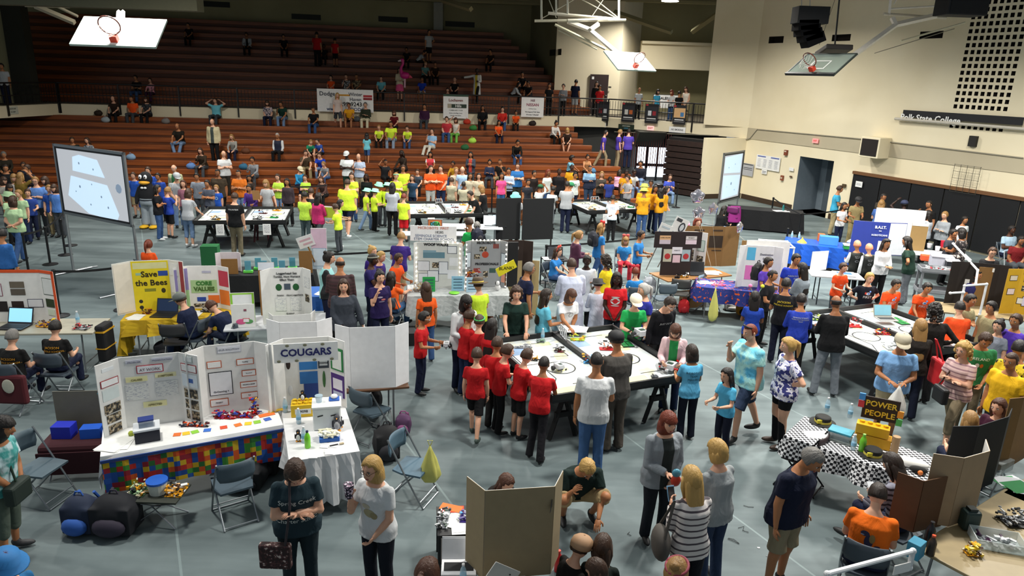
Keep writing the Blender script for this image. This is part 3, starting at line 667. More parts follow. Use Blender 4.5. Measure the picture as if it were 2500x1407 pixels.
def person(uv, surf, h, face, legs, lean, arms, top, bot, hs_, skin, label, g=1.0, sex='m', hp=10, ht=0, hat=None, shoe='blk', grp=None, pid=None, xy=None, ex=''):
 seat = 0
 seated = legs in ('si', 'sf', 'sx')
 if surf == 'F' and seated: seat = .44
 if surf in 'LU' and seated: seat = .38
 J = rig(h, legs, lean, arms, g, sex, hp, ht, None, seat); tz = J['top'].z
 fr = R_(face); Rz = Matrix.Rotation(fr, 3, 'Z'); off = Rz@Vector((J['top'].x, J['top'].y, 0))
 if surf in 'LUlu':
  rows = LR if surf in 'Ll' else UR; best = None
  for k, (o_, zs) in enumerate(rows):
   p = PW(uv[0], uv[1], o_, o_+be); base = zs-.38
   want = base+tz; e = abs(p.z-want)
   if best is None or e < best[0]: best = (e, k, p, base)
  _, k, p, base = best; o_, zs = rows[k]; q = o_-bn*(0 if seated else .30)
  if surf in 'lu': q = o_-bn*.33
  p = PW(uv[0], uv[1], q, q+be); loc = Vector((p.x, p.y, base+.005)); 
 else:
  z0 = 0.0; p = None
  if surf == 'D':       # on the balcony: the plan distance behind the rail follows from the height
   z0 = ZD-.02; best = None
   for k in range(0, 40):
    dd = .35+k*.15
    if uv[0] < 100: q0_, q1_ = FLV[0]+Vector((-dd, 0, 0)), FLV[1]+Vector((-dd, 0, 0))
    elif uv[0] < 1385: q0_, q1_ = FLV[1]+bn*dd, FLV[2]+bn*dd
    else: q0_, q1_ = FLV[2]+Vector((.56, .83, 0))*dd, FLV[3]+Vector((.56, .83, 0))*dd
    w2 = PW(uv[0], uv[1], q0_, q1_); e = abs(w2.z-tz-z0)+k*.002
    if best is None or e < best[0]: best = (e, w2)
   p = best[1]-off
  if p is None: p = P(uv[0], uv[1], tz+z0)-off
  loc = Vector((p.x, p.y, z0+.002))
 if xy: loc = Vector((xy[0], xy[1], loc.z))
 dist = (loc-Vector((0, 0, CAMZ))).length; near = dist < 15
 J, body, tm, bm_ = figure(h, legs, lean, arms, g, sex, hp, ht, top[0], bot[0], near, seat)
 s = J['s']; t = thing('person', label, 'person', loc, fr, grp)
 b = link('body', body, t); sk = SK.get(skin, skin); setmats(b, [mat(sk, .5, spec=.3), EYEW, EYED, mat({'k': '3a1c18', 'd': '5a2a24'}.get(skin, 'a05a50'), .5)])
 o = link('shirt' if top[0] != 'C' else 'coat', tm, t); setmats(o, [clr(top[2:])])
 if bm_: o = link({'S': 'shorts', 'K': 'skirt'}.get(bot[0], 'trousers'), bm_, t); setmats(o, [clr(bot[2:])])
 HMx = Matrix.Translation(J['head'])@J['HM'].to_4x4()@Matrix.Scale(J['hs'], 4)
 if hs_ != '-':
  st, hc = hs_.split(':'); o = link('hair', hair(st), t); o.matrix_local = HMx; setmats(o, [bumpy(mat(HR.get(hc, hc), .5, spec=.41), 60, 60, 7, .9, .01)])
 for hh in (hat or '').split(';'):
  if not hh: continue
  kk, cc = hh.split(':'); o = link({'cap': 'cap', 'brim': 'hat', 'bucket': 'hat', 'bow': 'bow_headband', 'ears': 'ear_headband', 'glasses': 'glasses', 'shades': 'sunglasses', 'band': 'headband'}[kk], hat_mesh(kk), t)
  o.matrix_local = HMx@(Matrix.Diagonal((1.06, 1.22, 1.0, 1)) if kk in ('cap', 'brim', 'bucket') else Matrix.Identity(4)); setmats(o, [mat(C.get(cc, cc), .7)]+([mat('c9b04a')] if kk == 'brim' else []))
 if dist < 30 or not seated:
  for i in (0, 1):
   o = link('shoe', shoe_mesh(), t); a = J['leg'][i][2]; o.matrix_local = Matrix.Translation(Vector((a.x, a.y, a.z-.005*s)))@Matrix.Rotation((-1, 1)[i]*.18, 4, 'Z')@Matrix.Scale(s, 4); setmats(o, [mat(C.get(shoe, shoe), .6)])
 r = dict(o=t, J=J, loc=loc, fr=fr, h=h, seat=seat, shirt=[c for c in t.children if c.name.split('.')[0] in ('shirt', 'coat')][0], pid=pid, near=near)
 ALLP.append(r)
 if pid: PEOPLE[pid] = r
 return r
def on_shirt(r, lines, side, col, size, z=.36, name='print'):
 """lettering that lies on the cloth of the chest or back"""
 sh = r['shirt']; me = sh.data; bvh = BVHTree.FromPolygons([v.co for v in me.vertices], [p.vertices for p in me.polygons]); s = r['J']['s']; J = r['J']
 vs = []; fs = []; sgn = -1 if side == 'f' else 1
 for li, line in enumerate(lines):
  sz = size*s
  if isinstance(line, tuple): line, k_ = line; sz *= k_
  tm = text_mesh(line, 1.0, 0.0); o0 = len(vs)
  c = J['T'](Vector((0, 0, z-li*size*1.15)))
  for v in tm.vertices:
   x = v.co.x*sz*(1 if side == 'f' else -1); zz = v.co.y*sz
   p = c+Vector((x, 0, zz)); hit = bvh.ray_cast(p+Vector((0, sgn*.6, 0)), Vector((0, -sgn, 0)))
   q = hit[0]+Vector((0, sgn*.003, 0)) if hit[0] else p+Vector((0, sgn*.12, 0)); vs.append(q)
  fs += [tuple(i+o0 for i in p.vertices) for p in tm.polygons]
 m = bpy.data.meshes.new(name); m.from_pydata(vs, [], fs); m.materials.append(mat(C.get(col, col), .8)); o = link(name, m, r['o']); return o
def art(r, side, blobs, name='print'):
 """printed shapes on the cloth: (x, z, rx, rz, colour)"""
 sh = r['shirt']; me = sh.data; bvh = BVHTree.FromPolygons([v.co for v in me.vertices], [p.vertices for p in me.polygons]); s = r['J']['s']; T = r['J']['T']; sgn = -1 if side == 'f' else 1
 vs = []; fs = []; mi = []; cols = []
 for d_, (x, z, rx, rz, c) in enumerate(blobs):
  if c not in cols: cols.append(c)
  n = 12; o0 = len(vs); ctr = []
  for k in range(-1, n):
   a = 2*math.pi*k/n; q = T(Vector(((x+(rx*math.cos(a) if k >= 0 else 0))*(1 if side == 'f' else -1), 0, z+(rz*math.sin(a) if k >= 0 else 0))))
   hit = bvh.ray_cast(q+Vector((0, sgn*.6, 0)), Vector((0, -sgn, 0))); vs.append((hit[0] if hit[0] else q)+Vector((0, sgn*(.003+.0006*d_), 0)))
  for k in range(n): fs.append((o0, o0+1+k, o0+1+(k+1) % n)); mi.append(cols.index(c))
 m = bpy.data.meshes.new(name); m.from_pydata(vs, [], fs); m.polygons.foreach_set('material_index', mi)
 for c in cols: m.materials.append(mat(C.get(c, c), .8))
 return link(name, m, r['o'])
# each line: head top in the photo, what carries the figure, height, facing, legs, lean, arms, top, bottom, hair, skin, build | label | extras
TXT = '''
463 62 U 1.7 0 si 15 kn,kn T:blk P:blk sh:n m 1 | person in black sitting alone high on the upper bleachers below the roof beam
332 180 U 1.75 0 si 5 cr,cr T:blk P:jean sh:n m 1 | person in black tee with folded arms sitting just behind the balcony railing
367 193 U 1.5 0 si 0 kn,kn L:e29aa8 P:plum sh:b l .95 | child in pale pink top sitting beside the person with folded arms | f
8 192 D 1.7 20 st 0 dn,dn T:lgrey P:navy sh:n m 1 | person in light grey at the far left end of the balcony railing
603 79 U 1.7 10 si 18 kn,kn op/lgrey/blk P:blk sh:n o 1 | person in open pale jacket sitting high on the upper bleachers | J
691 85 U 1.7 20 si 20 kn,kn T:blk P:blk sh:n m 1 | dark clothed person sitting high up left of the person in red
772 72 u 1.8 180 st 0 dn,fw T:red P:blk sh:n m 1.1 | person in red shirt standing high on the upper bleachers
817 94 u 1.5 180 st 0 dn,dn T:red S:blk sh:n m 1 | child in red shirt standing high on the upper bleachers
792 108 U 1.5 0 si 10 kn,kn T:blk P:blk sh:n d 1 | dark clothed child sitting between the two people in red
808 187 U 1.5 0 si 0 kn,kn T:orange P:blk sh:n l 1 | child in orange behind the big white dealer banner
845 187 U 1.7 10 si 5 mo,kn T:fl/dbrown/lgrey P:blk sh:b l 1 | woman in patterned top resting her chin above the big white banner | f
871 184 U 1.75 0 si 5 kn,kn T:fl/dbrown/khaki P:blk buzz:b m 1.1 | person in brown camouflage top above the big white banner
932 186 U 1.72 0 si 20 kn,kn T:aqua P:blk buzz:b l 1.1 | person in pale aqua shirt leaning forward behind the balcony railing
1047 73 u 1.8 30 st 0 dn,hp T:lgrey S:blk sh:n m 1 | person in pale tee standing at the top of the upper bleachers
1019 118 U 1.6 90 si 40 kn,kn T:lgrey P:blk sh:n m 1 | person in pale tee bending forward high on the upper bleachers
994 124 U 1.6 0 si 20 kn,kn T:blk P:blk sh:n o 1 | dark clothed person with a bright phone high on the upper bleachers
1036 143 U 1.7 30 si 12 kn,kn T:5f8f8c P:blk sh:l l 1 | person in faded teal sitting above the flamingo balloon
1062 145 U 1.7 10 si 15 kn,kn T:dbrown P:blk sh:b m 1 | brown clothed person with white shoes sitting next to the one in faded teal | shoe=wht
975 172 u 1.68 20 st 0 cl,cl L:cream K:pink lg:n l 1 | woman in cream top and pink tutu carrying the flamingo balloon | f id=flam
1031 192 U 1.7 0 si 10 kn,kn T:royal S:lgrey sh:n o 1 | person in bright blue tee and pale shorts behind the balcony railing
1093 209 U 1.45 0 si 5 kn,kn T:orange P:blk sh:n l 1 | child in orange above the white hills banner
1110 196 U 1.72 0 si 0 kn,kn T:blk P:blk bald:w l 1 | white haired person in black above the hills banner
1165 164 u 1.78 -15 wk 0 wv,fw C:wht P:blk sh:n k 1 | person in long white coat over a yellow shirt walking behind the railing | pat
1201 113 U 1.75 -20 si 15 kn,kn T:dbrown P:blk sh:n m 1 | person in brown with an open laptop on the upper bleachers
1252 194 U 1.6 80 si 30 kn,kn L:lgrey P:blk lg:n l 1 | woman in pale grey top leaning over on the upper bleachers | f
1275 182 U 1.75 0 si 10 kn,kn T:blk P:blk sh:n m 1 | person in black behind the leaning woman in pale grey
1293 200 U 1.7 -20 si 20 kn,kn T:blk P:blk sh:n o 1.1 | dark clothed person at the right end of the upper bleachers
1341 220 D 1.6 0 st 0 dn,dn T:blk P:blk sh:n m 1 | person in black behind the railing right of the car dealer sign
1375 223 D 1.6 -20 st 0 cr,cr L:grey P:blk sh:n l 1 | person in grey leaning near the railing before the concourse wall
1407 199 D 1.85 150 st 0 dn,dn T:navy S:lgrey sh:n m 1.1 | person in navy tee and pale plaid shorts on the concourse
1457 203 D 1.78 0 st 0 dn,dn L:blk P:blk lg:n l 1 | long haired woman in black standing in the brown doorway | f
1465 213 D 1.6 -5 st 5 dn,dn T:red P:blk sh:n m 1.2 | boy in red tee leaning on the balcony railing
1560 238 D 1.55 10 st 0 dn,dn T:half/lgrey/wht P:blk bald:g m 1 | bald person in white shirt behind the second hanging poster
1605 243 D 1.5 20 st 0 dn,dn T:turq P:jean bob:n l 1 | woman in turquoise behind the third hanging poster | f
1638 240 D 1.5 -50 st 0 fw,fw T:wht P:jean bob:r l 1 | red haired woman in white by the letter board | f
1657 244 D 1.45 180 st 0 dn,dn T:blk P:blk sh:n m 1 | dark haired person just above the fourth hanging poster
1674 217 D 1.72 -30 st 12 lo,lo V:e6dccb P:khaki lg:s l .95 | woman in cream sleeveless top with long hair looking down on the balcony | f hp=25
277 232 L 1.7 10 si 10 kn,kn T:dbrown P:blk bald:b l 1 | person in dark tee at the left of three sitting on the top lower row
323 232 L 1.75 0 si 8 lo,lo T:orange P:dgrey buzz:b m 1.15 | person in orange tee on the top lower row against the wall
358 238 L 1.7 0 si 5 kn,kn T:fl/blk/dgrey P:blk bob:b l 1 | woman in black patterned tee right of the person in orange on the top row | f
525 235 L 1.75 0 si 0 up,up T:aqua P:dgrey sh:b l 1.15 | person in light blue shirt with both hands behind the head
653 243 L 1.7 10 si 10 lo,lo T:fl/3c3c4a/b9a9ac P:navy bob:b l 1.1 | woman in patterned top holding a white paper on the top row | f
690 243 L 1.78 0 si 25 mo,kn T:dgreen P:ljean sh:b m 1.1 | person in green tee resting chin on hand on the top row
766 257 L 1.75 0 si 8 kn,kn T:blk P:jean buzz:b m 1.1 | person in black polo and jeans below the white dealer banner
823 230 l 1.7 25 wk 0 dn,dn T:cdbcb4 S:dgrey lg:y l 1 | blond woman in pale tee and grey shorts stepping down the bleachers | f
854 255 L 1.72 0 si 15 kn,kn T:gold S:brown sh:b m 1.15 | person in yellow shirt and shorts below the white dealer banner
893 250 L 1.75 0 si 5 cr,cr L:2c3326 P:cream sh:g l 1.1 | person in dark green jacket and cream trousers on the top row
963 262 L 1.65 0 si 10 kn,kn T:dred P:blk bob:s l 1 | woman in dark red top below the railing on the top row | f
1037 260 L 1.75 0 si 5 lo,lo L:plum P:dgrey sh:n m 1.1 | person in dark plum shirt sitting on the top lower row
1179 263 L 1.78 0 si 5 kn,kn L:blk P:blk lg:n o 1.15 | person in black hoodie sitting right of the hills banner
1227 266 L 1.7 0 si 8 kn,kn L:c22a22 P:jean sh:n l 1.15 | person in red top on the top lower row
1260 274 L 1.4 0 si 18 kn,kn T:orange P:blk sh:n m 1 | child in orange next to the person in the red top
518 287 l 1.82 0 st 0 dn,dn op/b5ab88/333d3a P:blk bald:g l 1.2 | person in open beige jacket standing on the lower bleachers | J
436 294 L 1.78 0 sx 12 kn,kn T:1c1710 P:ljean bald:b m 1.1 | person in black tee and jeans leaning on the knees on the lower bleachers
569 331 L 1.6 5 si 18 kn,kn L:8c8a84 P:navy lg:l l .95 | woman in grey jacket leaning on her knees behind the standing man | f
679 331 L 1.72 0 si 6 lo,lo rg/wht/navy P:blk buzz:w m 1.1 | person in white and navy baseball shirt sitting alone on the lower bleachers | L
544 358 l 1.8 40 st 0 cr,cr T:wht P:2a2620 bald:y l 1.15 | bald person in white polo with folded arms | hp=0
494 367 L 1.7 0 si 15 mo,kn L:2f2418 P:dgrey lg:b l 1.05 | woman in dark brown jacket with hand at chin on the lower bleachers | f
619 386 L 1.65 0 si 10 mo,kn L:grey P:dgrey sh:n m 1 | person in grey hoodie with hand at the chin
754 333 L 1.35 30 si 30 kn,kn T:1f7f5c S:blk sh:l l .95 | small child in green tee leaning forward on the lower bleachers
783 336 L 1.4 -20 si 25 kn,kn T:2f4f9f S:blk sh:b l 1 | boy in blue tee leaning back next to the child in green
743 365 L 1.7 25 si 20 mo,kn T:4d4030 P:8a7a58 sh:b l .95 | person in olive top and khaki trousers propping the chin
784 362 L 1.6 0 si 28 kn,kn T:royal P:ljean sh:b l 1 | boy in royal blue tee bent forward on the lower bleachers
797 388 L 1.4 -20 si 20 kn,kn T:grey P:jean sh:l l 1 | child in grey leaning beside the boy in royal blue
895 322 l 1.35 185 wk 0 fw,dn T:aqua S:jean lg:n m 1 | girl in aqua tee climbing up the lower bleachers | f
926 302 L 1.5 5 si 22 kn,kn T:neon P:blk sh:l l 1 | left one of the three in neon yellow sitting on the bleachers
956 301 L 1.85 0 si 15 kn,kn T:neon P:8292a6 buzz:b m 1.2 | large middle one of the three in neon yellow sitting on the bleachers
996 303 L 1.5 0 si 25 kn,kn T:neon P:jean sh:b l 1 | right one of the three in neon yellow sitting on the bleachers
1054 308 L 1.75 -20 sf -8 mo,cr T:lblue P:cbc6b8 sh:b l 1 | person in light blue shirt and cream trousers lounging back
1091 291 L 1.75 0 si 8 lo,lo T:b5323a P:jean sh:b l 1 | person in red polo and jeans below the hills banner
1114 294 L 1.65 -10 si 5 hd,kn V:d4cfc6 P:6fb04a bob:s l 1 | woman in white top and bright green trousers | f
1216 296 L 1.55 15 si 15 kn,kn T:orange P:navy lg:n m 1 | girl in orange tee and dark jeans on the lower bleachers | f shoe=wht
1259 347 L 1.75 15 si 30 kn,kn L:15120e P:jean sh:n m 1 | person in black shirt and jeans bent over a book
1352 299 L 1.7 25 si 22 kn,kn L:c8c4be P:blk bun:n m 1 | woman in white blouse sitting right of the centre aisle | f
1387 306 L 1.6 -10 sx 18 kn,kn T:dbrown S:dbrown bob:y l .95 | blond person in dark tee with bare legs beside the woman in white blouse | shoe=wht
1474 320 l 1.7 80 wk 5 dn,dn T:lpurp P:8a7c62 sh:n l .95 | boy in purple tee and khaki trousers striding across the bleachers
1513 308 l 1.75 100 st 0 dn,fw T:lpurp P:8a7c62 sh:l l .95 | boy in purple tee and khaki trousers by the exit stairs
1536 317 l 1.78 170 st 0 fw,dn T:lpurp P:navy sh:n l 1.1 | boy in purple tee and black trousers at the exit stairs
847 363 l 1.88 0 st 5 cr,cr T:e6eaea P:dgreen sh:n k 1.1 | person in white cap and white shirt with folded arms | hat=cap:wht
876 373 l 1.78 0 st 3 mo,cr T:a9b8cf P:a59a80 bald:b l 1.1 | bald person in pale blue shirt holding the chin
1050 371 L 1.6 10 si 5 kn,kn rg/wht/c2303c P:blk lg:n m 1 | girl in red and white jacket with sunglasses on her head | f T hat=shades:blk
986 373 L 1.7 -30 si 10 kn,kn L:2a2018 P:blk lg:d k 1 | dark haired woman in brown behind the tall man in neon | f
938 397 L 1.6 30 si 10 hd,kn T:1a1c20 P:blk buzz:n o 1 | person in black tee with the back turned on the low bleachers
1109 395 L 1.5 -20 si 8 kn,kn L:b98a24 P:jean sh:n o .95 | girl in mustard yellow top on the low bleachers | f
1150 374 l 1.6 -5 st 5 ph,ph op/333b4a/a83222 P:dgrey lg:n m 1 | girl in dark jacket over a red shirt reading her phone | f J
1196 385 L 1.65 0 si 0 cr,cr L:27304a P:dgrey bun:n m 1 | girl in navy jacket with folded arms on the low bleachers | f
1224 397 L 1.78 -20 si 10 lo,mo T:1c1a18 S:8f8363 buzz:b m 1.05 | person in black tee and khaki shorts with one leg up
1433 376 L 1.6 10 si 10 kn,kn V:a87850 P:blk bun:n m 1 | woman in tan top with her chin on her hands low on the bleachers | f
1390 385 L 1.45 60 si 10 kn,kn T:6da3b8 P:blk afro:n o .95 | curly haired child in pale blue on the low bleachers
1545 410 L 1.7 20 si 10 kn,kn T:c9c6be P:ljean sh:n d 1 | person in white polo and jeans low on the bleachers near the exit
1566 393 L 1.8 -20 si 8 lo,lo L:1a1c26 P:ljean sh:n m 1.15 | person in dark sweater and jeans on the bleachers beside the trash can
1509 414 L 1.6 140 si 10 kn,kn hs/b04a86/e6d6da P:blk bob:d d 1.1 | woman in pink and white striped shirt with her back turned | f L
1637 426 F 1.7 0 si 8 ph,ph T:3b4cab P:ljean sh:b l 1.1 | person in blue tee sitting in front of the dark folded bleachers | chair
174 326 L 1.7 30 si 10 kn,kn T:1e221c P:blk sh:b m 1.1 | person in dark top sitting behind the left projection screen
215 329 L 1.65 -10 si 5 kn,dn T:fl/59626c/9aa0a8 P:jean lg:b l 1.05 | woman in blue patterned top sitting behind the left projection screen | f
7 362 L 1.75 30 si 5 kn,kn L:262218 P:blk sh:g m 1.1 | grey haired person in dark clothes at the far left of the lower bleachers
56 391 L 1.7 30 si 12 kn,kn L:1d2030 P:blk sh:b m 1.1 | person in dark blue jacket low on the bleachers at the far left
32 425 F 1.7 20 st 0 dn,dn T:b9b3ad P:jean bob:l l 1 | person in white tee in the crowd at the far left
49 421 F 1.75 180 st 0 hd,dn T:6b5620 P:brown lg:l m 1 | woman in mustard top with her hand on her hair in the left crowd | f
84 432 F 1.78 20 st 0 mo,cr T:5b83c4 P:dgrey sh:l l 1.1 | person in light blue tee and glasses with hand at the mouth | hat=glasses:blk
107 431 F 1.72 -20 st 0 dn,lo T:6a92cc P:dgrey bob:b l 1 | woman in light blue tee with a blue bag in the left crowd | f
66 462 F 1.5 30 st 5 fw,fw T:27408a P:navy sh:b l 1 | boy in dark blue tee in front of the people in light blue
130 450 F 1.6 0 st 0 dn,dn T:4f7cc4 P:dgrey bob:b l 1 | person in blue half hidden behind the left screen post
22 450 F 1.6 60 st 0 dn,dn T:pgreen P:blk bob:d m 1 | dark haired girl in pale green in the left crowd | f
19 469 F 1.5 90 st 0 dn,dn T:pgreen P:blk bob:b m 1 | girl with a green visor in the left crowd | f hat=bucket:sage
43 464 F 1.55 -10 st 0 dn,dn T:pgreen P:djean sh:l l 1 | blond child in pale green facing the camera in the left crowd
29 479 F 1.75 175 wk 0 bk,bk T:pgreen P:jean bob:b l 1.15 | woman in pale green tee with hands behind her back near the barrier | f hp=0
4 560 F 1.6 180 st 0 dn,dn L:2c5f9f P:blk sh:n m 1 | person in blue at the very left edge beyond the barrier
324 421 F 1.55 5 st 0 dn,dn T:234fa8 S:khaki sh:b l 1.1 | boy in blue tee standing right beside the left screen
360 408 F 1.78 0 st 0 dn,dn T:2a4faa P:blk sh:b l 1 | tall person in blue behind the penguin mascot
384 423 F 1.6 0 st 0 dn,dn T:234498 P:blk sh:n m 1 | dark haired boy in blue right of the penguin mascot
384 452 F 1.66 100 st 0 cr,cr T:101218 P:jean lg:n m 1.05 | woman in black tee and jeans standing by the first far table | f shoe=wht
410 457 F 1.55 150 st 0 mo,dn T:2340a0 S:blk sh:l l 1.05 | blond boy in royal blue with his hand at his mouth
423 403 F 1.8 -5 st 0 dn,dn op/a8ad88/2a6a3c P:dgrey bald:w l 1.1 | bald person in pale jacket over a green shirt behind the referees | J
431 423 F 1.8 40 st 8 lo,lo T:ref/c4c8cc/5d6168 P:ljean sh:g l 1.15 | referee in striped shirt and white cap bending over the first far table | hat=cap:lgrey
460 461 F 1.7 170 st 8 ta,ta T:ref/c6cace/4f5460 C:ljean bob:b l 1 | brown haired referee in striped shirt and cropped jeans with back turned | f shoe=wht
479 423 F 1.65 10 st 5 fw,fw T:7d8590 P:dgrey sh:n m 1.05 | person in grey top with a pink scarf behind the first far table
530 413 F 1.82 0 st 0 dn,dn T:3a3024 P:blk buzz:n o 1.25 | large person in dark brown shirt behind the first far table
581 415 F 1.78 0 st 0 cr,cr T:dorange P:ljean buzz:n m 1.15 | person in orange polo with folded arms
527 452 F 1.32 0 st 0 dn,dn T:2556b8 P:navy sh:l l 1 | small boy in blue printed tee at the first far table | id=k527
573 471 F 1.78 178 st 3 dn,dn T:0e0f12 P:6d6450 sh:b l 1.1 | volunteer in black shirt and khaki trousers with back turned | id=vol1 shoe=blk
607 451 F 1.55 0 st 15 fw,fw L:4a2f7a P:blk sh:n m 1 | person in dark purple bending at the first far table
610 425 L 1.6 10 si 12 kn,kn L:3a302c P:blk lg:n m 1 | long haired woman in brown beside the referee with the clipboard | f
648 439 F 1.68 -5 st 0 fw,sd T:ref/d6dade/26282e P:navy bob:l l 1 | blond referee in striped shirt behind the first far table | f id=refw
677 425 F 1.6 -5 st 0 cr,cr T:lime P:ljean po:b l 1 | girl in lime green tee with folded arms | f
728 406 L 1.6 40 si 12 kn,kn L:2a86b8 P:navy sh:b l 1 | girl in turquoise top and white cap low on the bleachers | f hat=cap:cream
745 422 L 1.6 0 si 0 cr,cr T:lime S:blk sh:b l 1 | girl in lime green tee with dark straps low on the bleachers | f
790 420 L 1.65 -10 si 20 kn,kn L:4a3430 P:blk lg:s l 1 | woman in brown leaning forward low on the bleachers | f
759 459 F 1.7 180 st 5 dn,dn L:26282c P:blk sh:b l 1 | person in dark jacket behind the boy in lime
744 468 F 1.6 170 st 0 dn,fw T:lime P:4a5a5e sh:n m 1.05 | boy in lime green tee and grey trousers with back turned
778 471 F 1.7 155 wk 0 fw,dn L:b22a62 P:dgrey lg:n m 1.05 | woman in magenta sweater holding a yellow framed sign | f id=mag
848 438 F 1.86 175 wk 0 dn,dn T:neon S:navy sh:b l 1.4 | very broad person in neon yellow tee and navy shorts seen from behind | shoe=wht
832 488 F 1.45 100 st 5 fw,fw T:8fc63a P:navy xl:n l 1 | girl in lime tee with long black hair looking at a robot | f shoe=wht
817 498 F 1.4 -110 st 5 fw,fw T:neon P:dgrey sh:b l 1 | brown haired child facing the girl in lime
858 422 F 1.72 10 st 0 mo,cr T:neon P:jean bun:b l 1.05 | woman in neon yellow behind the very broad person | f
895 417 L 1.75 0 si 5 lo,lo L:0f1512 P:blk lg:d d 1.2 | woman in black top beside the women in neon | f
897 460 F 1.4 120 wk 0 dn,fw T:neon P:ljean sh:b l .95 | child in green visor neon tee and pale jeans | hat=bucket:8fdcb4
916 461 F 1.4 130 st 0 fw,fw T:neon P:blk sh:b l .95 | child in green visor and neon tee close behind the striped referee | hat=bucket:8fdcb4
926 446 F 1.5 60 st 0 dn,dn T:neon P:dgrey sh:n m 1 | child in green visor farther back in the neon group | hat=bucket:8fdcb4
946 446 F 1.5 160 st 0 dn,dn T:neon P:dgrey sh:n d 1 | child in green visor leaning next to the braided referee | hat=bucket:8fdcb4
958 446 F 1.72 178 st 0 fw,fw T:ref/e0e4ea/2c3560 P:blk lg:n d 1.15 | braided referee in blue striped shirt seen from behind | f
986 473 F 1.5 175 st 0 dn,fw T:neon S:c01822 sh:r l 1 | boy in neon yellow tee and red shorts at the second far table
984 403 F 1.85 10 st 0 lo,cl T:neon P:khaki sh:b m 1.1 | tall person in neon yellow and sunglasses clapping | hat=glasses:blk
967 422 F 1.7 20 st 0 cr,cr T:neon P:khaki sh:l l 1.1 | woman in neon yellow with a mint headband | f hat=band:8fdcb4
1006 427 F 1.55 -10 st 0 dn,dn T:27405a P:navy lg:b l .95 | girl in dark blue jersey right of the tall person in neon | f
1052 404 F 1.8 20 st 0 cr,cr T:orange P:b9bcb8 sh:b l 1.1 | left of two in orange tees with folded arms pale trousers
1076 404 F 1.8 -10 st 0 cr,lo T:orange P:djean sh:b l 1.1 | right of two in orange tees with dark jeans
1114 409 F 1.7 15 st 5 fw,fw T:b8ad98 P:khaki sh:l l 1 | person in cream tee behind the second far table
1129 407 F 1.75 0 st 0 dn,dn T:a2c0e0 P:khaki bald:w l 1 | bald person in light blue shirt behind the second far table
1148 422 F 1.6 20 st 0 dn,dn T:bdb39c P:khaki lg:n m 1 | long haired girl in cream tee smiling behind the second far table | f
1169 423 F 1.6 5 st 0 dn,dn T:bdb39c P:khaki lg:n l 1 | girl in cream tee standing next to the black posts | f
1103 434 F 1.5 165 st 0 dn,fw T:b0aa92 P:a59c80 sh:b l 1.05 | brown haired child in cream tee with back turned at the second far table
1132 443 F 1.45 175 st 0 fw,dn T:b0aa92 P:a59c80 buzz:n d 1.05 | black haired child in cream tee with back turned
1146 467 F 1.6 -60 ln 25 ta,ta T:0d0e10 P:blk sh:d l 1.05 | boy in black polo leaning over the second far table
1174 452 F 1.66 -100 st 5 fw,fw T:101215 P:blk bob:l l 1.05 | blond person in black at the end of the second far table
1264 398 F 1.84 5 st 0 cr,cr T:2f6fb0 P:3a3a2c sh:b l 1.1 | bearded person in blue tee with folded arms and backpack straps
1242 410 F 1.72 5 st 0 cr,cr L:a9b9d0 P:blk sh:n m 1 | young person in pale blue shirt with folded arms
1225 422 F 1.58 10 st 0 dn,dn T:e0508a P:2f5a8a lg:n m 1 | girl in bright pink tee | f
1305 417 F 1.65 30 st 0 dn,lo L:241c1a P:dgrey sh:n m 1 | young woman in dark brown cardigan pointing down | f
1339 414 F 1.72 40 st 0 dn,fw T:d4d8d4 P:jean lg:r o 1 | red haired person in white tee with a backpack | f
1366 412 F 1.75 10 st 0 dn,dn L:161418 P:blk buzz:n d 1.15 | person in black behind the children in green caps
1397 402 F 1.78 10 st 0 dn,dn T:gold P:dgrey buzz:n d 1.1 | person in yellow shirt behind the boy in white tee
1405 421 F 1.66 20 st 0 dn,dn T:e0e6e2 P:navy sh:n m 1 | boy in white printed tee facing the third far table | id=w1405
1441 404 F 1.8 0 st 0 cr,dn L:half/18233c/7fa6c8 P:3a4c66 buzz:n m 1.2 | person in blue and white striped sweater
1470 419 F 1.65 0 st 5 ph,ph L:4a443e P:blk lg:l l 1.05 | blond woman in grey coat holding a phone to take a picture | f
1530 415 F 1.78 10 st 0 dn,fw T:gold P:dgrey sh:n d 1.1 | person in golden yellow tee behind the young referee
1533 429 F 1.66 -50 st 0 mo,fw T:ref/d6d8da/2a2438 P:dgrey sh:b l .95 | young referee in striped shirt with a hand at the mouth
1320 451 F 1.4 150 st 5 hd,dn T:dfe4e6 P:blk sh:n o 1 | child in dark green cap and white tee raising an arm | hat=cap:1c5c3a
1352 455 F 1.5 150 st 10 fw,fw T:dfe4e6 P:navy sh:n o 1.05 | child in white tee bending towards the referee
1385 443 F 1.76 175 st 3 fw,fw T:ref/dfe2e6/17181c P:navy sh:n m 1.1 | referee in black and white stripes seen from behind at the third far table
1395 446 F 1.5 120 st 0 dn,dn T:d9e0da P:navy sh:n m 1 | child in bright green cap behind the referee | hat=cap:2f8a5a
1259 472 F 1.72 5 st 10 dn,dn T:ref/e6e9ec/141518 P:blk sh:n o 1.1 | referee in teal beanie behind the black partitions | hat=bucket:6fb5b0
1497 477 F 1.5 175 st 15 bk,fw T:d5dde6 P:blk sh:n m 1.05 | boy in white tee and black trousers bending at the third far table | id=w1497 shoe=blk
1574 449 F 1.72 170 st 0 dn,dn T:gold P:jean sh:n o 1.1 | farther person in yellow hat and golden tee | hat=bucket:d9d84a
1573 459 F 1.68 178 st 0 fw,fw T:gold P:jean sh:n o 1.1 | nearer person in yellow hat and golden tee seen from behind | hat=bucket:d9d84a id=gold
1601 453 F 1.62 20 st 0 dn,lo T:gold P:djean lg:n o 1 | girl in golden tee with long dark hair | f
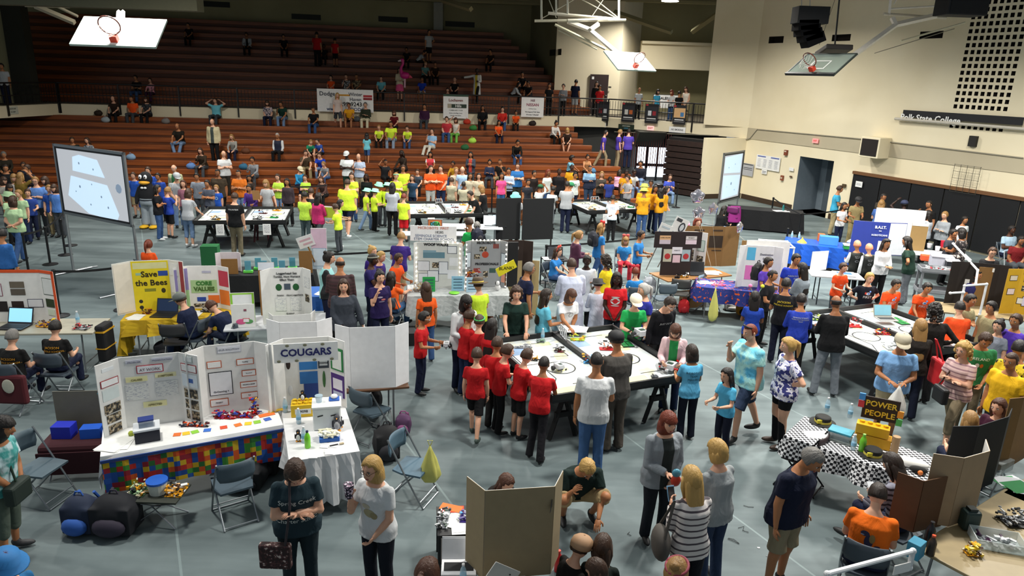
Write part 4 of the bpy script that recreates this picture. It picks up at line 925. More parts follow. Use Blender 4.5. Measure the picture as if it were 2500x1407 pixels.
1612 460 F 1.58 -160 st 0 lo,lo T:gold P:djean xl:n o 1 | girl in golden tee with back turned between the others | f
1630 455 F 1.62 70 st 0 hp,lo T:gold P:9aa0a4 lg:n l 1 | girl in golden tee with one blue sleeve and hand on hip | f
362 586 F 1.45 178 si 5 fw,fw T:orange P:jean po:r l 1 | red haired child in orange tee with ponytail behind the yellow board | f chair
980 567 F 1.66 175 ln 15 fw,fw T:purple P:khaki sh:l l 1.05 | tall boy in purple tee and khaki shorts leaning over the display table | S
1144 533 F 1.76 -130 st 5 mo,fw T:1c9a4a P:blk sh:b m 1.05 | person in green tee with a dark backpack speaking into a microphone | hat=glasses:blk id=mic
1165 542 F 1.75 178 si 10 kn,kn L:12161f P:blk sh:g l 1.15 | grey haired volunteer in dark shirt sitting at the scoring table | chair id=vol2
1416 564 F 1.6 100 st 5 fw,fw op/4a1f3a/2c6cb0 P:jean po:l l .95 | girl in maroon jacket with ponytail looking at her phone | f J
1470 545 F 1.66 120 wk 0 dn,dn T:2a74b8 P:jean lg:l l 1 | blond girl in blue tee with a dark backpack and red headband | f id=bpk hat=bow:c92a2a
1364 605 F 1.5 60 si 5 kn,kn T:2a74b8 P:jean lg:b l 1 | girl with big red bow looking up beside the laptop cart | f chair hat=bow:d84a3a
1528 577 F 1.5 0 si 5 lo,lo T:2a7ab8 P:b02a38 bob:l l 1 | girl with glasses and pink bow sitting in blue tee | f chair hat=bow:e0605a;glasses:blk
1567 564 F 1.55 60 st 0 fw,fw T:2a74b8 P:dred sh:d m 1 | black haired boy in blue tee and maroon behind the dark card board
805 616 F 1.72 100 st 3 fw,dn rg/15181c/8cc4c4 P:navy bun:n l 1.1 | woman in pale aqua and black top at the blue table | f L
830 628 F 1.8 -170 st 3 dn,fw L:hs/2c1618/3c2024 P:blk bald:d m 1.25 | balding person in maroon striped shirt with back turned
838 683 F 1.68 15 st 0 lo,sd J:3a3f48 P:blk lg:b l 1.1 | woman in dark grey cardigan with long hair holding a water bottle | f id=wbot
910 602 F 1.5 60 st 0 dn,dn T:purple P:blk bun:y l .95 | blond girl with a topknot behind the purple group | f
911 621 F 1.62 80 st 0 mo,dn T:28205a P:navy sh:n d 1.05 | person in purple tee with a grey headwrap | hat=band:8a8a7c
931 615 F 1.5 70 st 0 dn,dn T:33246c P:navy sh:y l 1 | blond child in purple tee
975 620 F 1.52 60 st 10 fw,fw T:orange P:khaki sh:b m 1 | boy in orange tee and glasses behind the orange sitters | hat=glasses:blk
928 662 F 1.68 30 st 0 mo,dn T:251a4a P:navy bun:n l 1 | girl in purple printed tee with a choker and hand at the mouth | f id=purp
955 664 F 1.6 160 si -5 pt,pt T:e65a1c P:3a5a80 lg:d l 1.1 | woman in orange tee with white sleeves sitting with jeans ripped | f chair id=orsit
1040 689 F 1.5 -160 st 0 dn,dn T:e65a1c P:jean xl:b m .95 | girl in orange tee with long brown hair | f
1167 681 F 1.5 -150 st 3 fw,fw T:c8e83a P:blk sh:b l 1 | child in brown cowboy hat and neon tee | hat=brim:4a3a26
1140 722 F 1.72 30 st 8 cl,cl J:e0dedc P:navy bob:n d 1.1 | woman in white cardigan over a red top | f shirtc=red
1038 762 F 1.42 80 st 3 fw,fw T:red P:navy sh:n m 1 | boy in red tee and glasses holding a robot at the left of the red group | hat=glasses:wht id=r1
1148 757 F 1.48 130 st 3 fw,dn T:red P:djean sh:b m 1 | boy in red tee with dark collar next to the woman in white
1171 770 F 1.42 170 st 3 dn,fw T:red P:blk sh:b l 1 | boy in red tee with a green visor in the red group | hat=band:3fae5a
1202 778 F 1.45 160 st 3 fw,fw T:red P:blk xl:n o 1 | girl in red tee with long black hair in the red group | f
1165 850 F 1.36 175 wk 3 dn,dn T:red S:blk sh:b l 1 | nearest red tee boy in black shorts with back turned | shoe=3c4a44
1215 823 F 1.42 165 st 5 fw,fw T:red P:22201f sh:b m 1 | red tee boy in long dark trousers behind the nearest one
1242 842 F 1.38 110 st 8 fw,fw T:red P:blk sh:b l 1 | boy in red tee with face turned to the mat
1290 853 F 1.36 125 st 10 fw,fw T:red S:blk sh:b l 1 | boy in red tee and black shorts looking along the table edge
1330 870 F 1.44 165 ln 14 ta,ta T:red P:141318 buzz:n o 1 | dark haired boy in red tee leaning on the near table edge
1262 702 F 1.68 5 ln 10 ta,ta T:18302a P:dgrey curl:b l 1.1 | curly haired woman in dark green polo leaning on the centre table | f id=polo
1294 642 F 1.78 110 st 3 dn,fw T:151b38 S:8f8668 sh:g m 1.1 | grey haired person in navy tee and glasses by the tan boards | hat=glasses:blk
1336 706 F 1.6 110 st 0 fw,fw T:5fb0c8 P:turq xl:d m 1 | girl in aqua tee with very long dark hair | f
1396 632 F 1.84 -170 st 6 fw,fw C:c4cade P:navy sh:b l 1.2 | large person in white lab coat with back turned
1434 625 F 1.6 0 st 5 fw,fw C:cdd2dc P:blk sh:n k 1 | dark haired young person in white lab coat facing the camera
1477 623 F 1.62 -120 st 0 fw,fw T:dcc01e P:jean curl:d m 1.1 | curly haired woman in yellow tee | f
1460 681 F 1.42 -170 st 3 fw,fw C:b9c0ce P:navy sh:d l 1 | child in lab coat and black hat | hat=bucket:14110f
1507 666 F 1.72 -5 st 0 lo,lo T:c01a22 P:2c3340 lg:n k 1.05 | woman in red printed tee with white sleeves and a badge | f id=redw
1398 708 F 1.64 25 ln 22 pt,lo T:dcdce0 P:9aa0a8 bob:s m 1.15 | woman in white printed tee writing on papers at the table | f id=writer
1554 721 F 1.6 5 st 6 cl,cl T:1f9a4e P:blk sh:b l 1.05 | person in cream cap and green tee holding a robot | hat=cap:e8dfc8 id=grn
1571 693 F 1.68 -70 st 0 dn,dn T:2a2f8a P:navy po:w l 1.1 | grey haired woman in blue top behind the person in green | f
1643 731 F 1.8 25 ln 16 dn,dn L:0e0e14 P:3c3a3a sh:d l 1.05 | tall person in black hoodie and glasses looking down | hp=30 hat=glasses:wht id=hood
1552 653 F 1.4 -170 si 0 fw,fw T:2a80c8 P:jean sh:r l 1 | red haired child in blue tee with a red bow seen from behind | chair hat=bow:c92a3a
1675 542 F 1.5 200 st 0 dn,dn T:gold P:blk sh:n d 1 | person in pink cap behind the white tri fold | hat=cap:e08aa8
1705 533 F 1.6 10 st 0 dn,dn T:half/15151a/d9d9dc P:blk curl:r l .95 | red haired person in black and white behind the cardboard
1690 842 F 1.45 -170 st 3 fw,fw T:5aa8cf P:141828 bob:d m 1 | girl in light blue printed tee with back turned at the table corner | f id=bl2
1650 795 F 1.58 -15 st 10 fw,fw op/d0b0b4/1f9248 P:djean bob:s l 1 | girl in pink baseball jacket over green holding a robot at the table | f J hp=25
1505 810 F 1.78 -160 st 5 fw,fw L:45423f P:4c453e sh:d m 1.1 | person in dark grey work clothes and black cap seen from behind | hat=cap:101013
1458 860 F 1.76 178 st 3 fw,dn T:wht P:3f5f8c buzz:n m 1.1 | person in white tee and blue jeans seen from behind at the centre table | id=man
1775 900 F 1.32 -60 st 3 fw,fw T:4fa8cf P:161a2c xl:n l 1 | small girl in aqua tee with waist long black hair holding a robot | f shoe=blk
1832 792 F 1.84 -70 wk 3 mo,dn T:dye/6fc4dc/a9dcd4/58b4d8 S:2b3850 buzz:r l 1.3 | bearded large person in tie dyed aqua tee and dark shorts | hat=shades:blk id=tie
1925 825 F 1.7 -85 st 0 hp,hp T:fl/2c2f6e/d8d4dc/b9bcd8 G:0f0f14 po:y l 1.3 | large woman in navy and white marbled top and black leggings | f shoe=3a2a20
1879 629 F 1.6 40 st 0 fw,fw T:5a3ca8 P:djean sh:n m .95 | boy in purple shirt with a dark backpack | id=bpp
1890 660 F 1.62 50 st 5 fw,fw T:17181c P:blk buzz:n m 1.05 | short haired boy in black tee looking down
1922 680 F 1.66 160 st 3 fw,fw T:141418 P:15192c sh:n m 1.05 | boy in black school tee with yellow lettering seen from behind | id=jack3
1947 621 F 1.72 10 st 5 dn,dn T:2238a8 P:navy sh:n m 1.2 | person in royal blue lettered tee near the black pads | id=aber
1960 642 F 1.66 -150 st 0 cr,cr L:7f8890 P:blk xl:n m 1.1 | woman in grey hoodie with long black hair | f
1958 718 F 1.6 170 st 5 fw,fw L:22389c P:blk sh:n m 1.1 | boy in royal blue sweatshirt with white lettering on the back | id=robo
1845 712 F 1.5 165 st 0 fw,fw T:1f3f9c P:blk lg:n o 1 | girl in royal blue with braids and pom pom antennas | f id=ant
2043 722 F 1.78 175 ws 5 fw,fw L:101012 P:6f757c bald:n o 1.15 | balding person in black hoodie and wide grey trousers seen from behind | hat=
2062 643 F 1.45 15 st 5 fw,fw T:e04a1c P:dgrey sh:b l .95 | boy in orange tee holding a red piece behind the right table | id=o1
2126 667 F 1.5 0 st 3 hp,hp T:10131f P:blk sh:y l 1.05 | blond boy in navy printed tee with hands on hips | id=first1
2192 684 F 1.5 10 ln 14 ta,dn T:e64c1a P:blk sh:n m 1.1 | black haired boy in orange tee leaning to the silver laptop | id=first2
2268 692 F 1.5 -5 ln 14 ta,ta T:e64c1a P:blk sh:n m 1.05 | boy in orange tee looking down at the right end of the table | id=first3
2284 741 F 1.74 170 st 5 hp,hp L:15110f P:blk curl:n l 1.15 | broad person in black sweater seen from behind at the right table
2251 779 F 1.68 165 st 3 fw,fw L:1e1814 P:141a2c xl:l l 1.05 | woman in dark coat with long blond hair and a red bag | f id=redbag
2346 737 F 1.5 165 st 3 fw,fw T:e04a1c P:blk sh:n l 1.1 | boy in orange tee with back turned near the scouts
2374 720 F 1.6 20 st 3 cr,cr T:8f8664 P:8f8664 sh:n m 1 | scout in khaki uniform facing the table
2422 737 F 1.6 -70 st 0 dn,dn T:8f8664 P:8f8664 sh:n m 1.05 | scout in khaki uniform in profile
2441 782 F 1.5 -60 st 0 dn,dn T:8a8f9c P:dgrey bun:n l 1 | girl in grey tee with hair tied up near the right edge | f
2483 768 F 1.65 -60 st 0 dn,dn T:4a2f9a P:dgrey sh:b m 1.05 | person in purple top at the right edge
2492 832 F 1.72 150 st 0 dn,dn T:fl/d9bc1e/d9bc1e/1a1810 P:blk sh:n m 1.15 | person in yellow patterned top at the right edge
2413 818 F 1.74 -15 st 8 dn,lo T:2f7a4a P:6f6450 sh:b m 1.05 | person in green lettered tee looking down | hp=30 id=ire
2354 837 F 1.66 -60 wk 3 cr,cr T:hs/c9a9a4/8c6a70/.7 C:8a7c64 curl:y l 1.15 | curly blond woman in striped tee and cropped khakis | f shoe=9a9488 id=curly
2472 862 F 1.76 -60 st 3 dn,dn T:e0ae1c P:dgrey buzz:b m 1.2 | shaven headed person in yellow tee | 
2207 817 F 1.76 -20 st 6 cl,cl T:7ba6d4 S:b0a282 sh:w m 1.25 | older person in tan cap light blue shirt and khaki shorts holding a plastic bag | hat=cap:b3aa94 id=capman
2053 454 F 1.8 70 st 3 fw,fw T:3c9cc0 P:a59672 sh:b m 1.05 | person in bright aqua shirt and khaki trousers near the door alcove
2063 495 F 1.5 15 st 3 fw,fw T:d6d6d8 P:navy lg:n m 1 | girl in white tee at the back table | f
2097 482 F 1.65 -10 st 5 fw,fw T:8f8058 P:8f8058 sh:n m 1.05 | scout in khaki and dark cap at the back table | hat=cap:1a1a1e
2159 473 F 1.7 20 st 3 fw,fw T:3a342c P:blk buzz:n m 1.1 | person in dark camouflage before the black wall pads
2154 488 F 1.68 150 st 5 fw,fw T:3f5f9c P:blk lg:l l 1.1 | woman in blue shirt with curly brown hair at the back table | f
2209 490 F 1.75 170 st 3 hp,hd T:0d0d10 P:blk sh:n k 1.1 | person in navy cap and black shirt with a white badge | hat=cap:27304e
2269 490 F 1.78 -70 st 3 mo,dn T:101012 P:blk buzz:n m 1.15 | shaven headed person in black scratching the chin before the pads
2267 514 F 1.62 -150 st 0 fw,fw L:b4bac2 P:blk lg:n m 1.05 | woman in white top with long black hair at the back right | f
2308 517 F 1.65 -60 st 0 cr,cr L:8a8f94 P:blk sh:l l 1.1 | woman in grey sweater with folded arms at the back right | f
2358 529 F 1.5 5 st 0 dn,dn T:d8dde0 P:navy sh:n m 1 | boy in white polo before the black pads
2349 557 F 1.68 -150 st 0 mo,fw D:fl/1a1518/4a4040/b9b0a8 N:x bob:n o 1.1 | woman in black flowered dress | f
2473 552 F 1.78 10 sf -5 cr,dn T:9fb8cc P:navy sh:n d 1.15 | person in light blue shirt lounging at the back right | chair
2496 578 F 1.7 -10 si 5 lo,lo T:6a1418 P:dgrey sh:n o 1.1 | person in dark red tee sitting at the right edge | chair
2426 605 F 1.68 -20 st 8 fw,fw L:1c1c1e P:blk sh:b l 1.05 | woman in black with glasses behind the yellow board | f hat=glasses:blk
2094 588 F 1.45 178 st 0 fw,fw rg/d9dde0/0f1512 P:blk sh:pk m 1 | left child with dyed red hair in black and white baseball shirt | L id=rg1
2123 596 F 1.42 -175 st 0 dn,dn rg/d9dde0/0f1512 P:blk sh:pk l 1 | right child with dyed pink hair in black and white baseball shirt | L id=rg2
2166 584 F 1.66 10 st 0 cl,cl L:d9dadc P:blk lg:n m 1.1 | smiling woman in white sweater with a shoulder strap | f hat=shades:blk
2214 578 F 1.7 -130 st 10 dn,hp T:1a3228 P:6a6e74 lg:n m 1.15 | woman in dark green tee and patterned grey trousers | f
29 805 F 1.5 178 si 5 fw,fw T:101010 P:navy sh:g l 1.1 | left of the two children in black school tees at the laptop | chair id=jack1 xs
134 783 F 1.5 -178 si 5 fw,fw T:101010 P:navy sh:n l 1.1 | right of the two children in black school tees at the laptop | chair id=jack2
8 1018 F 1.62 95 st 8 lo,lo T:dye/9fc4cc/2f8a86/c4dade C:4f5a50 bob:n m 1.2 | woman in teal tie dyed top and cropped trousers at the left edge | f shoe=3a3a3c id=teal
12 1352 F 1.4 60 st 0 dn,dn T:2a6a9c P:blk sh:r l 1 | child with a blue and black hat in the bottom left corner | hat=bucket:1f6fae
435 717 F 1.55 -100 si 18 fw,fw T:161f3a P:djean sh:b l 1.1 | child in grey cap and navy tee sitting at the yellow table | chair hat=cap:5c625e
507 737 F 1.55 -110 si 38 fw,kn T:161f3a P:1c2438 sh:s l 1.1 | brown haired child in navy tee bending over the yellow table | chair hp=30
720 1135 F 1.7 20 st 8 cr,cr T:22343c P:1c2a30 bob:b l 1.22 | woman in dark slate tee with folded arms in the foreground | f hp=32 id=spring
905 1118 F 1.66 -25 st 3 mo,lo T:wht P:131722 curlb:y l 1.1 | curly blond woman in white v neck tee and glasses drinking from a cup | f hat=glasses:brown id=vneck
1045 1367 F 1.6 160 st 0 dn,dn T:blk P:blk po:s l 1 | dark brown haired person with ponytail cut by the lower edge | f
1242 1165 F 1.5 30 kn 35 fw,fw T:1a1512 P:blk lg:s l .95 | girl with long brown hair crouching behind the tan tri fold | f
1440 1138 F 1.8 10 sq 32 mo,kn T:122320 S:a8916a sh:y m 1.15 | blond person in dark green tee and shorts squatting with hand at chin | hp=35 id=squat
1424 1312 F 1.45 120 kn 15 fw,fw T:14110e P:blk sh:b l 1 | child in tan cap kneeling on the floor in the foreground | hat=cap:b08a68
1474 1306 F 1.5 165 kn 10 fw,fw T:16201c P:blk lg:b l 1.05 | child with loose brown hair kneeling beside the tan cap | f
1452 1366 F 1.42 -120 kn 15 fw,fw L:a08050 P:blk bob:b l 1 | brown haired child in tan at the lower edge under the tan cap | f
1636 1008 F 1.66 15 st 3 cl,lo op/7f868c/16201f P:171c24 bob:r l 1.15 | auburn haired woman in grey cardigan over a dark green top | f J id=card
1752 1074 F 1.64 -150 st 3 fw,fw L:8f9496 P:2b3a55 bobs:y l 1.15 | blond woman in grey sweater with her back turned | f
1690 1140 F 1.64 -165 st 5 fw,ph L:hs/cfc8c4/4a4248/.72 P:10121a lg:y l 1.1 | woman in striped sweater with long hair holding a phone | f id=stripe
12 402 F 1.7 40 st 0 dn,dn T:blk P:blk sh:d m 1.1 | dark haired person in black at the far left edge of the crowd
64 402 F 1.75 -20 st 0 cr,cr L:27242a P:blk sh:b m 1.1 | person in charcoal top behind the two people in light blue
118 452 F 1.55 20 st 0 dn,dn T:234a9a P:khaki sh:l l 1 | boy in blue tee at the left side of the big screen post
8 432 F 1.6 80 st 0 dn,dn T:8f8c84 P:dgrey bob:b l 1 | woman in stone grey tee at the far left in the crowd | f
344 452 F 1.35 10 st 0 dn,dn T:234fa8 S:khaki sh:b l 1 | small boy in blue tee and khaki shorts by the left screen
446 440 F 1.6 10 st 0 dn,dn T:8a5a6a P:dgrey lg:s l 1 | woman in dusty rose top behind the striped referees | f
505 440 F 1.6 -10 st 0 cr,cr T:4c5260 P:navy sh:n m 1 | person in slate tee with folded arms behind the first far table
700 436 F 1.6 0 st 0 dn,dn L:3c3238 P:blk lg:n m 1 | long haired woman in dark plum next to the lime green girl | f
1020 405 L 1.5 0 si 10 kn,kn T:3c4652 P:blk sh:b l 1 | child in blue grey tee sitting left of the two people in orange
1290 438 F 1.5 20 st 0 dn,dn T:2a2c34 P:blk sh:n m 1 | dark clothed child beside the young woman in brown cardigan
1490 432 F 1.5 10 st 0 dn,dn T:2f3f8c P:dgrey sh:n d 1 | child in indigo tee beside the blond woman taking a picture
1590 440 F 1.55 -20 st 0 dn,dn T:gold P:dgrey sh:n o 1 | person in golden tee farthest back in the yellow group
2330 560 F 1.55 30 st 0 fw,fw T:3a3c44 P:blk sh:n m 1 | dark haired person in slate before the white boy at the back right
2390 660 F 1.5 20 st 0 dn,dn T:2a2a60 P:blk sh:n m 1 | child in indigo behind the orange tee boys at the right | 
1655 1367 F 1.55 150 st 0 dn,dn T:maroon P:blk bun:l l 1 | blond person with a bun and maroon headband at the lower edge | f hat=band:8a3040
2000 1106 F 1.76 35 st 8 dn,dn T:11172c S:8a7f66 sh:g m 1.35 | large grey haired person in navy tee and khaki shorts seen from the side | hp=30 id=navyman
2148 1182 F 1.62 150 si 12 fw,fw T:e86a14 P:navy sh:d l 1.25 | person in orange tee with a dinosaur print sitting with back turned | chair id=dino hp=25
2172 1106 F 1.64 -150 si 12 fw,fw L:hs/8a8a98/2c2630/.6 P:navy xl:d l 1 | dark haired woman in striped sleeves sitting with a phone | f chair id=sphone hp=25
2442 975 F 1.62 -60 si 5 fw,fw T:3a1428 P:navy lg:s l 1.1 | woman in maroon flowered tee sitting behind the black board | f chair id=flw
2372 1005 F 1.5 170 si 5 fw,fw T:1a1a20 P:navy lg:l l 1 | person with fair hair behind the black board | f chair
'''
def chair_mesh_parts():
 """steel framed folding chair, faces -y, seat 0.44 high"""
 d = {}
 mb = MB(); pl = [(-.20, -.20), (.20, -.20), (.215, .05), (.18, .19), (-.18, .19), (-.215, .05)]; mb.prism(pl, .415, .440); d['seat'] = (mb, .006)
 mb = MB(); n = 9; vs = []
 for j, z in enumerate((.60, .66, .76, .83)):
  for i in range(n): x = -.21+.42*i/(n-1); wv = 1 if j in (1, 2) else .86; vs.append((x*wv, .205+.05*(1-(x/.21)**2)+.05*(z-.6), z))
 m2 = len(vs); vs += [(x, y+.016, z) for x, y, z in vs]; fs = []
 for j in range(3):
  for i in range(n-1):
   a = j*n+i; fs += [(a, a+1, a+n+1, a+n), (m2+a, m2+a+n, m2+a+n+1, m2+a+1)]
 rim = [i for i in range(n)]+[j*n+n-1 for j in range(1, 4)]+[3*n+i for i in range(n-2, -1, -1)]+[j*n for j in (2, 1)]
 for a, b_ in zip(rim, rim[1:]+rim[:1]): fs.append((a, b_, m2+b_, m2+a))
 mb.add(vs, fs); d['backrest'] = (mb, 0)
 for i, sx in enumerate((-1, 1)):
  mb = MB(); mb.tube([(sx*.21, -.24, .012), (sx*.215, .0, .42), (sx*.205, .235, .84)], .0115, 7); d['front_leg%d' % i] = (mb, 0)
  mb = MB(); mb.tube([(sx*.19, .28, .012), (sx*.19, -.10, .41)], .0115, 7); d['rear_leg%d' % i] = (mb, 0)
 mb = MB(); mb.tube([(-.21, -.2, .09), (.21, -.2, .09)], .009, 6); mb.tube([(-.19, .26, .03), (.19, .26, .03)], .010, 6); mb.tube([(-.21, -.24, .012), (.21, -.24, .012)], .010, 6); d['stretcher'] = (mb, 0)
 return d
_CH = {}
def chair(x, y, face, label, seatc='4f5f6c', group=None, frame='8d9296'):
 """folding chair; face 0 looks at the camera"""
 t = thing('folding_chair', label, 'chair', (x, y, 0), R_(face), group)
 if not _CH:
  for k, (mb, bv) in chair_mesh_parts().items(): _CH[k] = mb.mesh(k.rstrip('01'), k == 'backrest')
 for k, me in _CH.items():
  o = link(k.rstrip('01').replace('front_', '').replace('rear_', ''), me, t); setmats(o, [mat(seatc, .55) if k in ('seat', 'backrest') else mat(frame, .35, .8)])
 return t
for ln in TXT.strip().split('\n'):
 a = [x.strip() for x in ln.split('|')]; q = a[0].split(); ex = a[2] if len(a) > 2 else ''
 kv = dict(t.split('=', 1) for t in ex.split() if '=' in t); fl = [t for t in ex.split() if '=' not in t]
 top = q[8]; tk = next((f for f in fl if f in ('J', 'L', 'T')), None)
 if top[1] != ':': top = (tk or 'T')+':'+top
 if 'pat' in fl: top = 'C:op/d5d5d2/c9b02a'
 bot = q[9]
 if 'S' in fl: bot = 'S:'+bot[2:]
 r = person((float(q[0]), float(q[1])), q[2], float(q[3]), float(q[4]), q[5], float(q[6]), tuple(q[7].split(',')), top, bot, q[10], q[11], a[1], g=float(q[12]), sex='f' if 'f' in fl else 'm', hp=float(kv.get('hp', 10)), hat=kv.get('hat'), shoe=kv.get('shoe', 'blk'), pid=kv.get('id'))
 if kv.get('shirtc'): r['shirt'].name = 'cardigan'; setmats(r['shirt'], [pat('open', C['wht'], C[kv['shirtc']])])
 if 'chair' in fl:
  l = r['loc']; w_ = a[1].split(); chair(l.x, l.y, float(q[4]), 'folding chair that carries the '+' '.join(w_[:11]), seatc='3c4650')
# print on clothes
on_shirt(PEOPLE['jack1'], ['JACKSON', ('MIDDLE SCHOOL', .82)], 'b', 'gold', .058, .36); on_shirt(PEOPLE['jack2'], ['JACKSON', ('MIDDLE SCHOOL', .82)], 'b', 'gold', .058, .38)
on_shirt(PEOPLE['jack3'], ['JACKSON', ('MIDDLE SCHOOL', .82)], 'b', 'yel', .056, .38); on_shirt(PEOPLE['aber'], ['ABERCROMBIE', 'A&F'], 'f', 'lgrey', .050, .34)
on_shirt(PEOPLE['robo'], ['SEMINOLE SCIENCE', 'ROBOTICS PROGRAM', 'TEAM'], 'b', 'lgrey', .032, .40)
for k in ('first1', 'first2', 'first3'):
 art(PEOPLE[k], 'f', [(0, .33, .05, .035, 'wht'), (.01, .33, .03, .022, '3f6fc0'), (.045, .385, .022, .022, '6f9ae0'), (-.06, .34, .02, .03, 'c03a2a')]); on_shirt(PEOPLE[k], ['FIRST'], 'f', 'wht', .085, .24)
on_shirt(PEOPLE['ire'], ['IRELAND'], 'f', 'd6dccc', .062, .36); art(PEOPLE['ire'], 'f', [(-.03, .25, .03, .04, 'wht'), (.03, .25, .025, .035, 'dorange')])
on_shirt(PEOPLE['spring'], ['Spring Creek', '', '', 'Charter School'], 'f', 'cfd3cf', .066, .33); on_shirt(PEOPLE['vol1'], ['VOLUNTEER'], 'b', 'wht', .050, .38); on_shirt(PEOPLE['vol2'], ['VOLUNTEER'], 'b', 'wht', .055, .38)
on_shirt(PEOPLE['hood'], ['JUST DO IT'], 'f', 'wht', .045, .30); art(PEOPLE['redw'], 'f', [(0, .28, .09, .07, 'wht'), (0, .28, .05, .05, 'c01a22'), (0, .36, .08, .012, 'wht'), (0, .19, .08, .01, 'wht')])
art(PEOPLE['dino'], 'b', [(.0, .26, .045, .075, '2c2846'), (-.045, .34, .045, .030, '2c2846'), (.05, .19, .05, .022, '2c2846'), (.09, .22, .03, .014, '2c2846'), (-.02, .16, .018, .045, '2c2846'), (.03, .15, .018, .04, '2c2846'), (-.07, .325, .02, .006, '9aa0b0'), (.03, .30, .03, .05, '8a7040')])
art(PEOPLE['purp'], 'f', [(-.03, .33, .05, .018, 'b0a8b8'), (.03, .28, .045, .02, 'c06a6a'), (0, .24, .06, .01, '8f88a0')]); art(PEOPLE['flw'], 'f', [(-.05, .3, .03, .03, 'wht'), (.04, .27, .035, .035, 'wht'), (-.02, .22, .025, .025, 'wht'), (.05, .35, .02, .02, 'wht')])
art(PEOPLE['k527'], 'f', [(0, .28, .07, .075, '9ac0e8'), (0, .28, .04, .04, '2556b8')]); art(PEOPLE['w1405'], 'f', [(0, .30, .06, .07, '5a7a6a'), (.01, .30, .035, .045, 'wht')]); on_shirt(PEOPLE['w1497'], ['ROBOTS', 'ACTION'], 'b', '4a5a8a', .045, .38); on_shirt(PEOPLE['gold'], ['TEAM', 'GOLDEN BOTS', 'ROBOTICS', 'CREW', '2016'], 'b', 'brown', .035, .40)
art(PEOPLE['vneck'], 'f', [(0, .22, .07, .05, 'a49a78'), (-.03, .30, .05, .03, 'b8b09a'), (.05, .2, .04, .04, '8f8462')]); art(PEOPLE['writer'], 'f', [(.03, .27, .05, .06, '8a8a90'), (.03, .27, .035, .045, 'wht'), (-.03, .33, .05, .01, '77777c')])
for k in ('rg1', 'rg2'): on_shirt(PEOPLE[k], ['SALTY SEA', 'PIRATES'], 'b', 'lgrey', .034, .38); art(PEOPLE[k], 'b', [(0, .24, .06, .035, 'grey'), (0, .24, .04, .02, '0f1512')])
on_shirt(PEOPLE['bl2'], ['ROBOTICS', 'TEAM', 'MAKERS'], 'b', '14303f', .055, .38); on_shirt(PEOPLE['o1'], [('FIRST', .8)], 'f', 'wht', .05, .24)
# ================================================================ things on the walls, under the roof
LET = mat('15151a', .8); WHT = mat('e6e6e4', .6); SIL = mat('9a9ea2', .3, .8)
def board(name, label, cat, uv, a, b_, col, parts=(), th=.02, kindtext=()):
 """flat sign fixed to the upright plane through a, b_; uv = its corners TL, TR, BR, BL in the photo"""
 pts = [PW(u, v, a, b_) for u, v in uv]; c = sum(pts, Vector())/4; e = Vector((b_[0]-a[0], b_[1]-a[1], 0)).normalized()
 if e.x < 0 and abs(e.x) > .3: e = -e
 wd = ((pts[1]-pts[0]).dot(e)+(pts[2]-pts[3]).dot(e))/2; ht = ((pts[0].z-pts[3].z)+(pts[1].z-pts[2].z))/2; wd = abs(wd)
 n = Vector((e.y, -e.x, 0)); n = -n if n.dot(c) > 0 else n; yaw = math.atan2(-n.x*-1, -n.y) if False else math.atan2(n.x, -n.y)
 t = thing(name, label, cat, c+n*.03, yaw)
 MB().box((0, 0, 0), (wd, th, ht)).B('panel', col if not isinstance(col, str) else mat(col, .7), t)
 for i, (x, z, w_, h_, cc) in enumerate(parts): MB().box((x*wd, -th/2-.003-.0012*i, z*ht), (w_*wd, .005, h_*ht)).B('printed_patch', mat(cc, .7), t)
 for s_, x, z, hh, cc, *o in kindtext: text(s_, hh*ht*.85, mat(cc, .7), t, (x*wd, -th/2-.005-.0012*len(parts), z*ht), bold=.02, sx=o[0] if o else 1)
 return t
ra = FLV[1]; rb_ = FLV[2]; rc_ = FLV[3]; off_ = -bn*.20
a1, b1 = ra+off_, rb_+off_; n2 = Vector((.561, .828, 0)); a2, b2_ = rb_-n2*.2, rc_-n2*.2
board('banner', 'big white car dealer banner hanging on the balcony railing', 'banner', [(774, 216), (912, 220), (911, 276), (775, 271)], a1, b1, WHT, [(.40, .22, .16, .10, 'b03038'), (.40, .10, .16, .10, '8a1e28'), (-.02, .24, .22, .07, 'c58a1c')],
      kindtext=[('Dodge', -.32, .28, .30, '3c3f48'), ('Winter', .18, .28, .24, '50545c'), ('Haven', .18, .06, .24, '50545c'), ('299-9243', .10, -.16, .30, '15151a'), ('www.          DODGE', .02, -.38, .24, '2a3c66', 1.0)])
board('banner', 'white banner with the word hills on the balcony railing', 'banner', [(1082, 230), (1143, 232), (1143, 290), (1082, 288)], a1, b1, WHT, [(0, .46, 1, .08, '2f4a3a'), (.1, .02, .66, .16, '2a3a2c'), (-.25, .02, .16, .18, 'a8a08c')],
      kindtext=[('Lochaven', 0, .26, .19, '7a2a20'), ('Hills', .1, .02, .18, 'e8e8e4'), ('COMMUNITY CLUB', 0, -.16, .08, '8a8a86'), ('Member of the Ridge Country', 0, -.28, .055, '44484c'), ('Chamber of the Industry', 0, -.38, .055, '44484c')])
board('banner', 'white car dealer sign with red lettering on the balcony railing', 'banner', [(1273, 237), (1327, 239), (1327, 287), (1272, 285)], a1, b1, WHT, [], kindtext=[('Hill', 0, .34, .2, '6a1a40'), ('NISSAN', 0, .12, .23, '8a1448'), ('of Winter Haven', 0, -.08, .07, '44484c'), ('We Support Polk State', 0, -.24, .11, '33363c', .9), ('Womens Volleyball', 0, -.38, .11, '33363c', .9)])
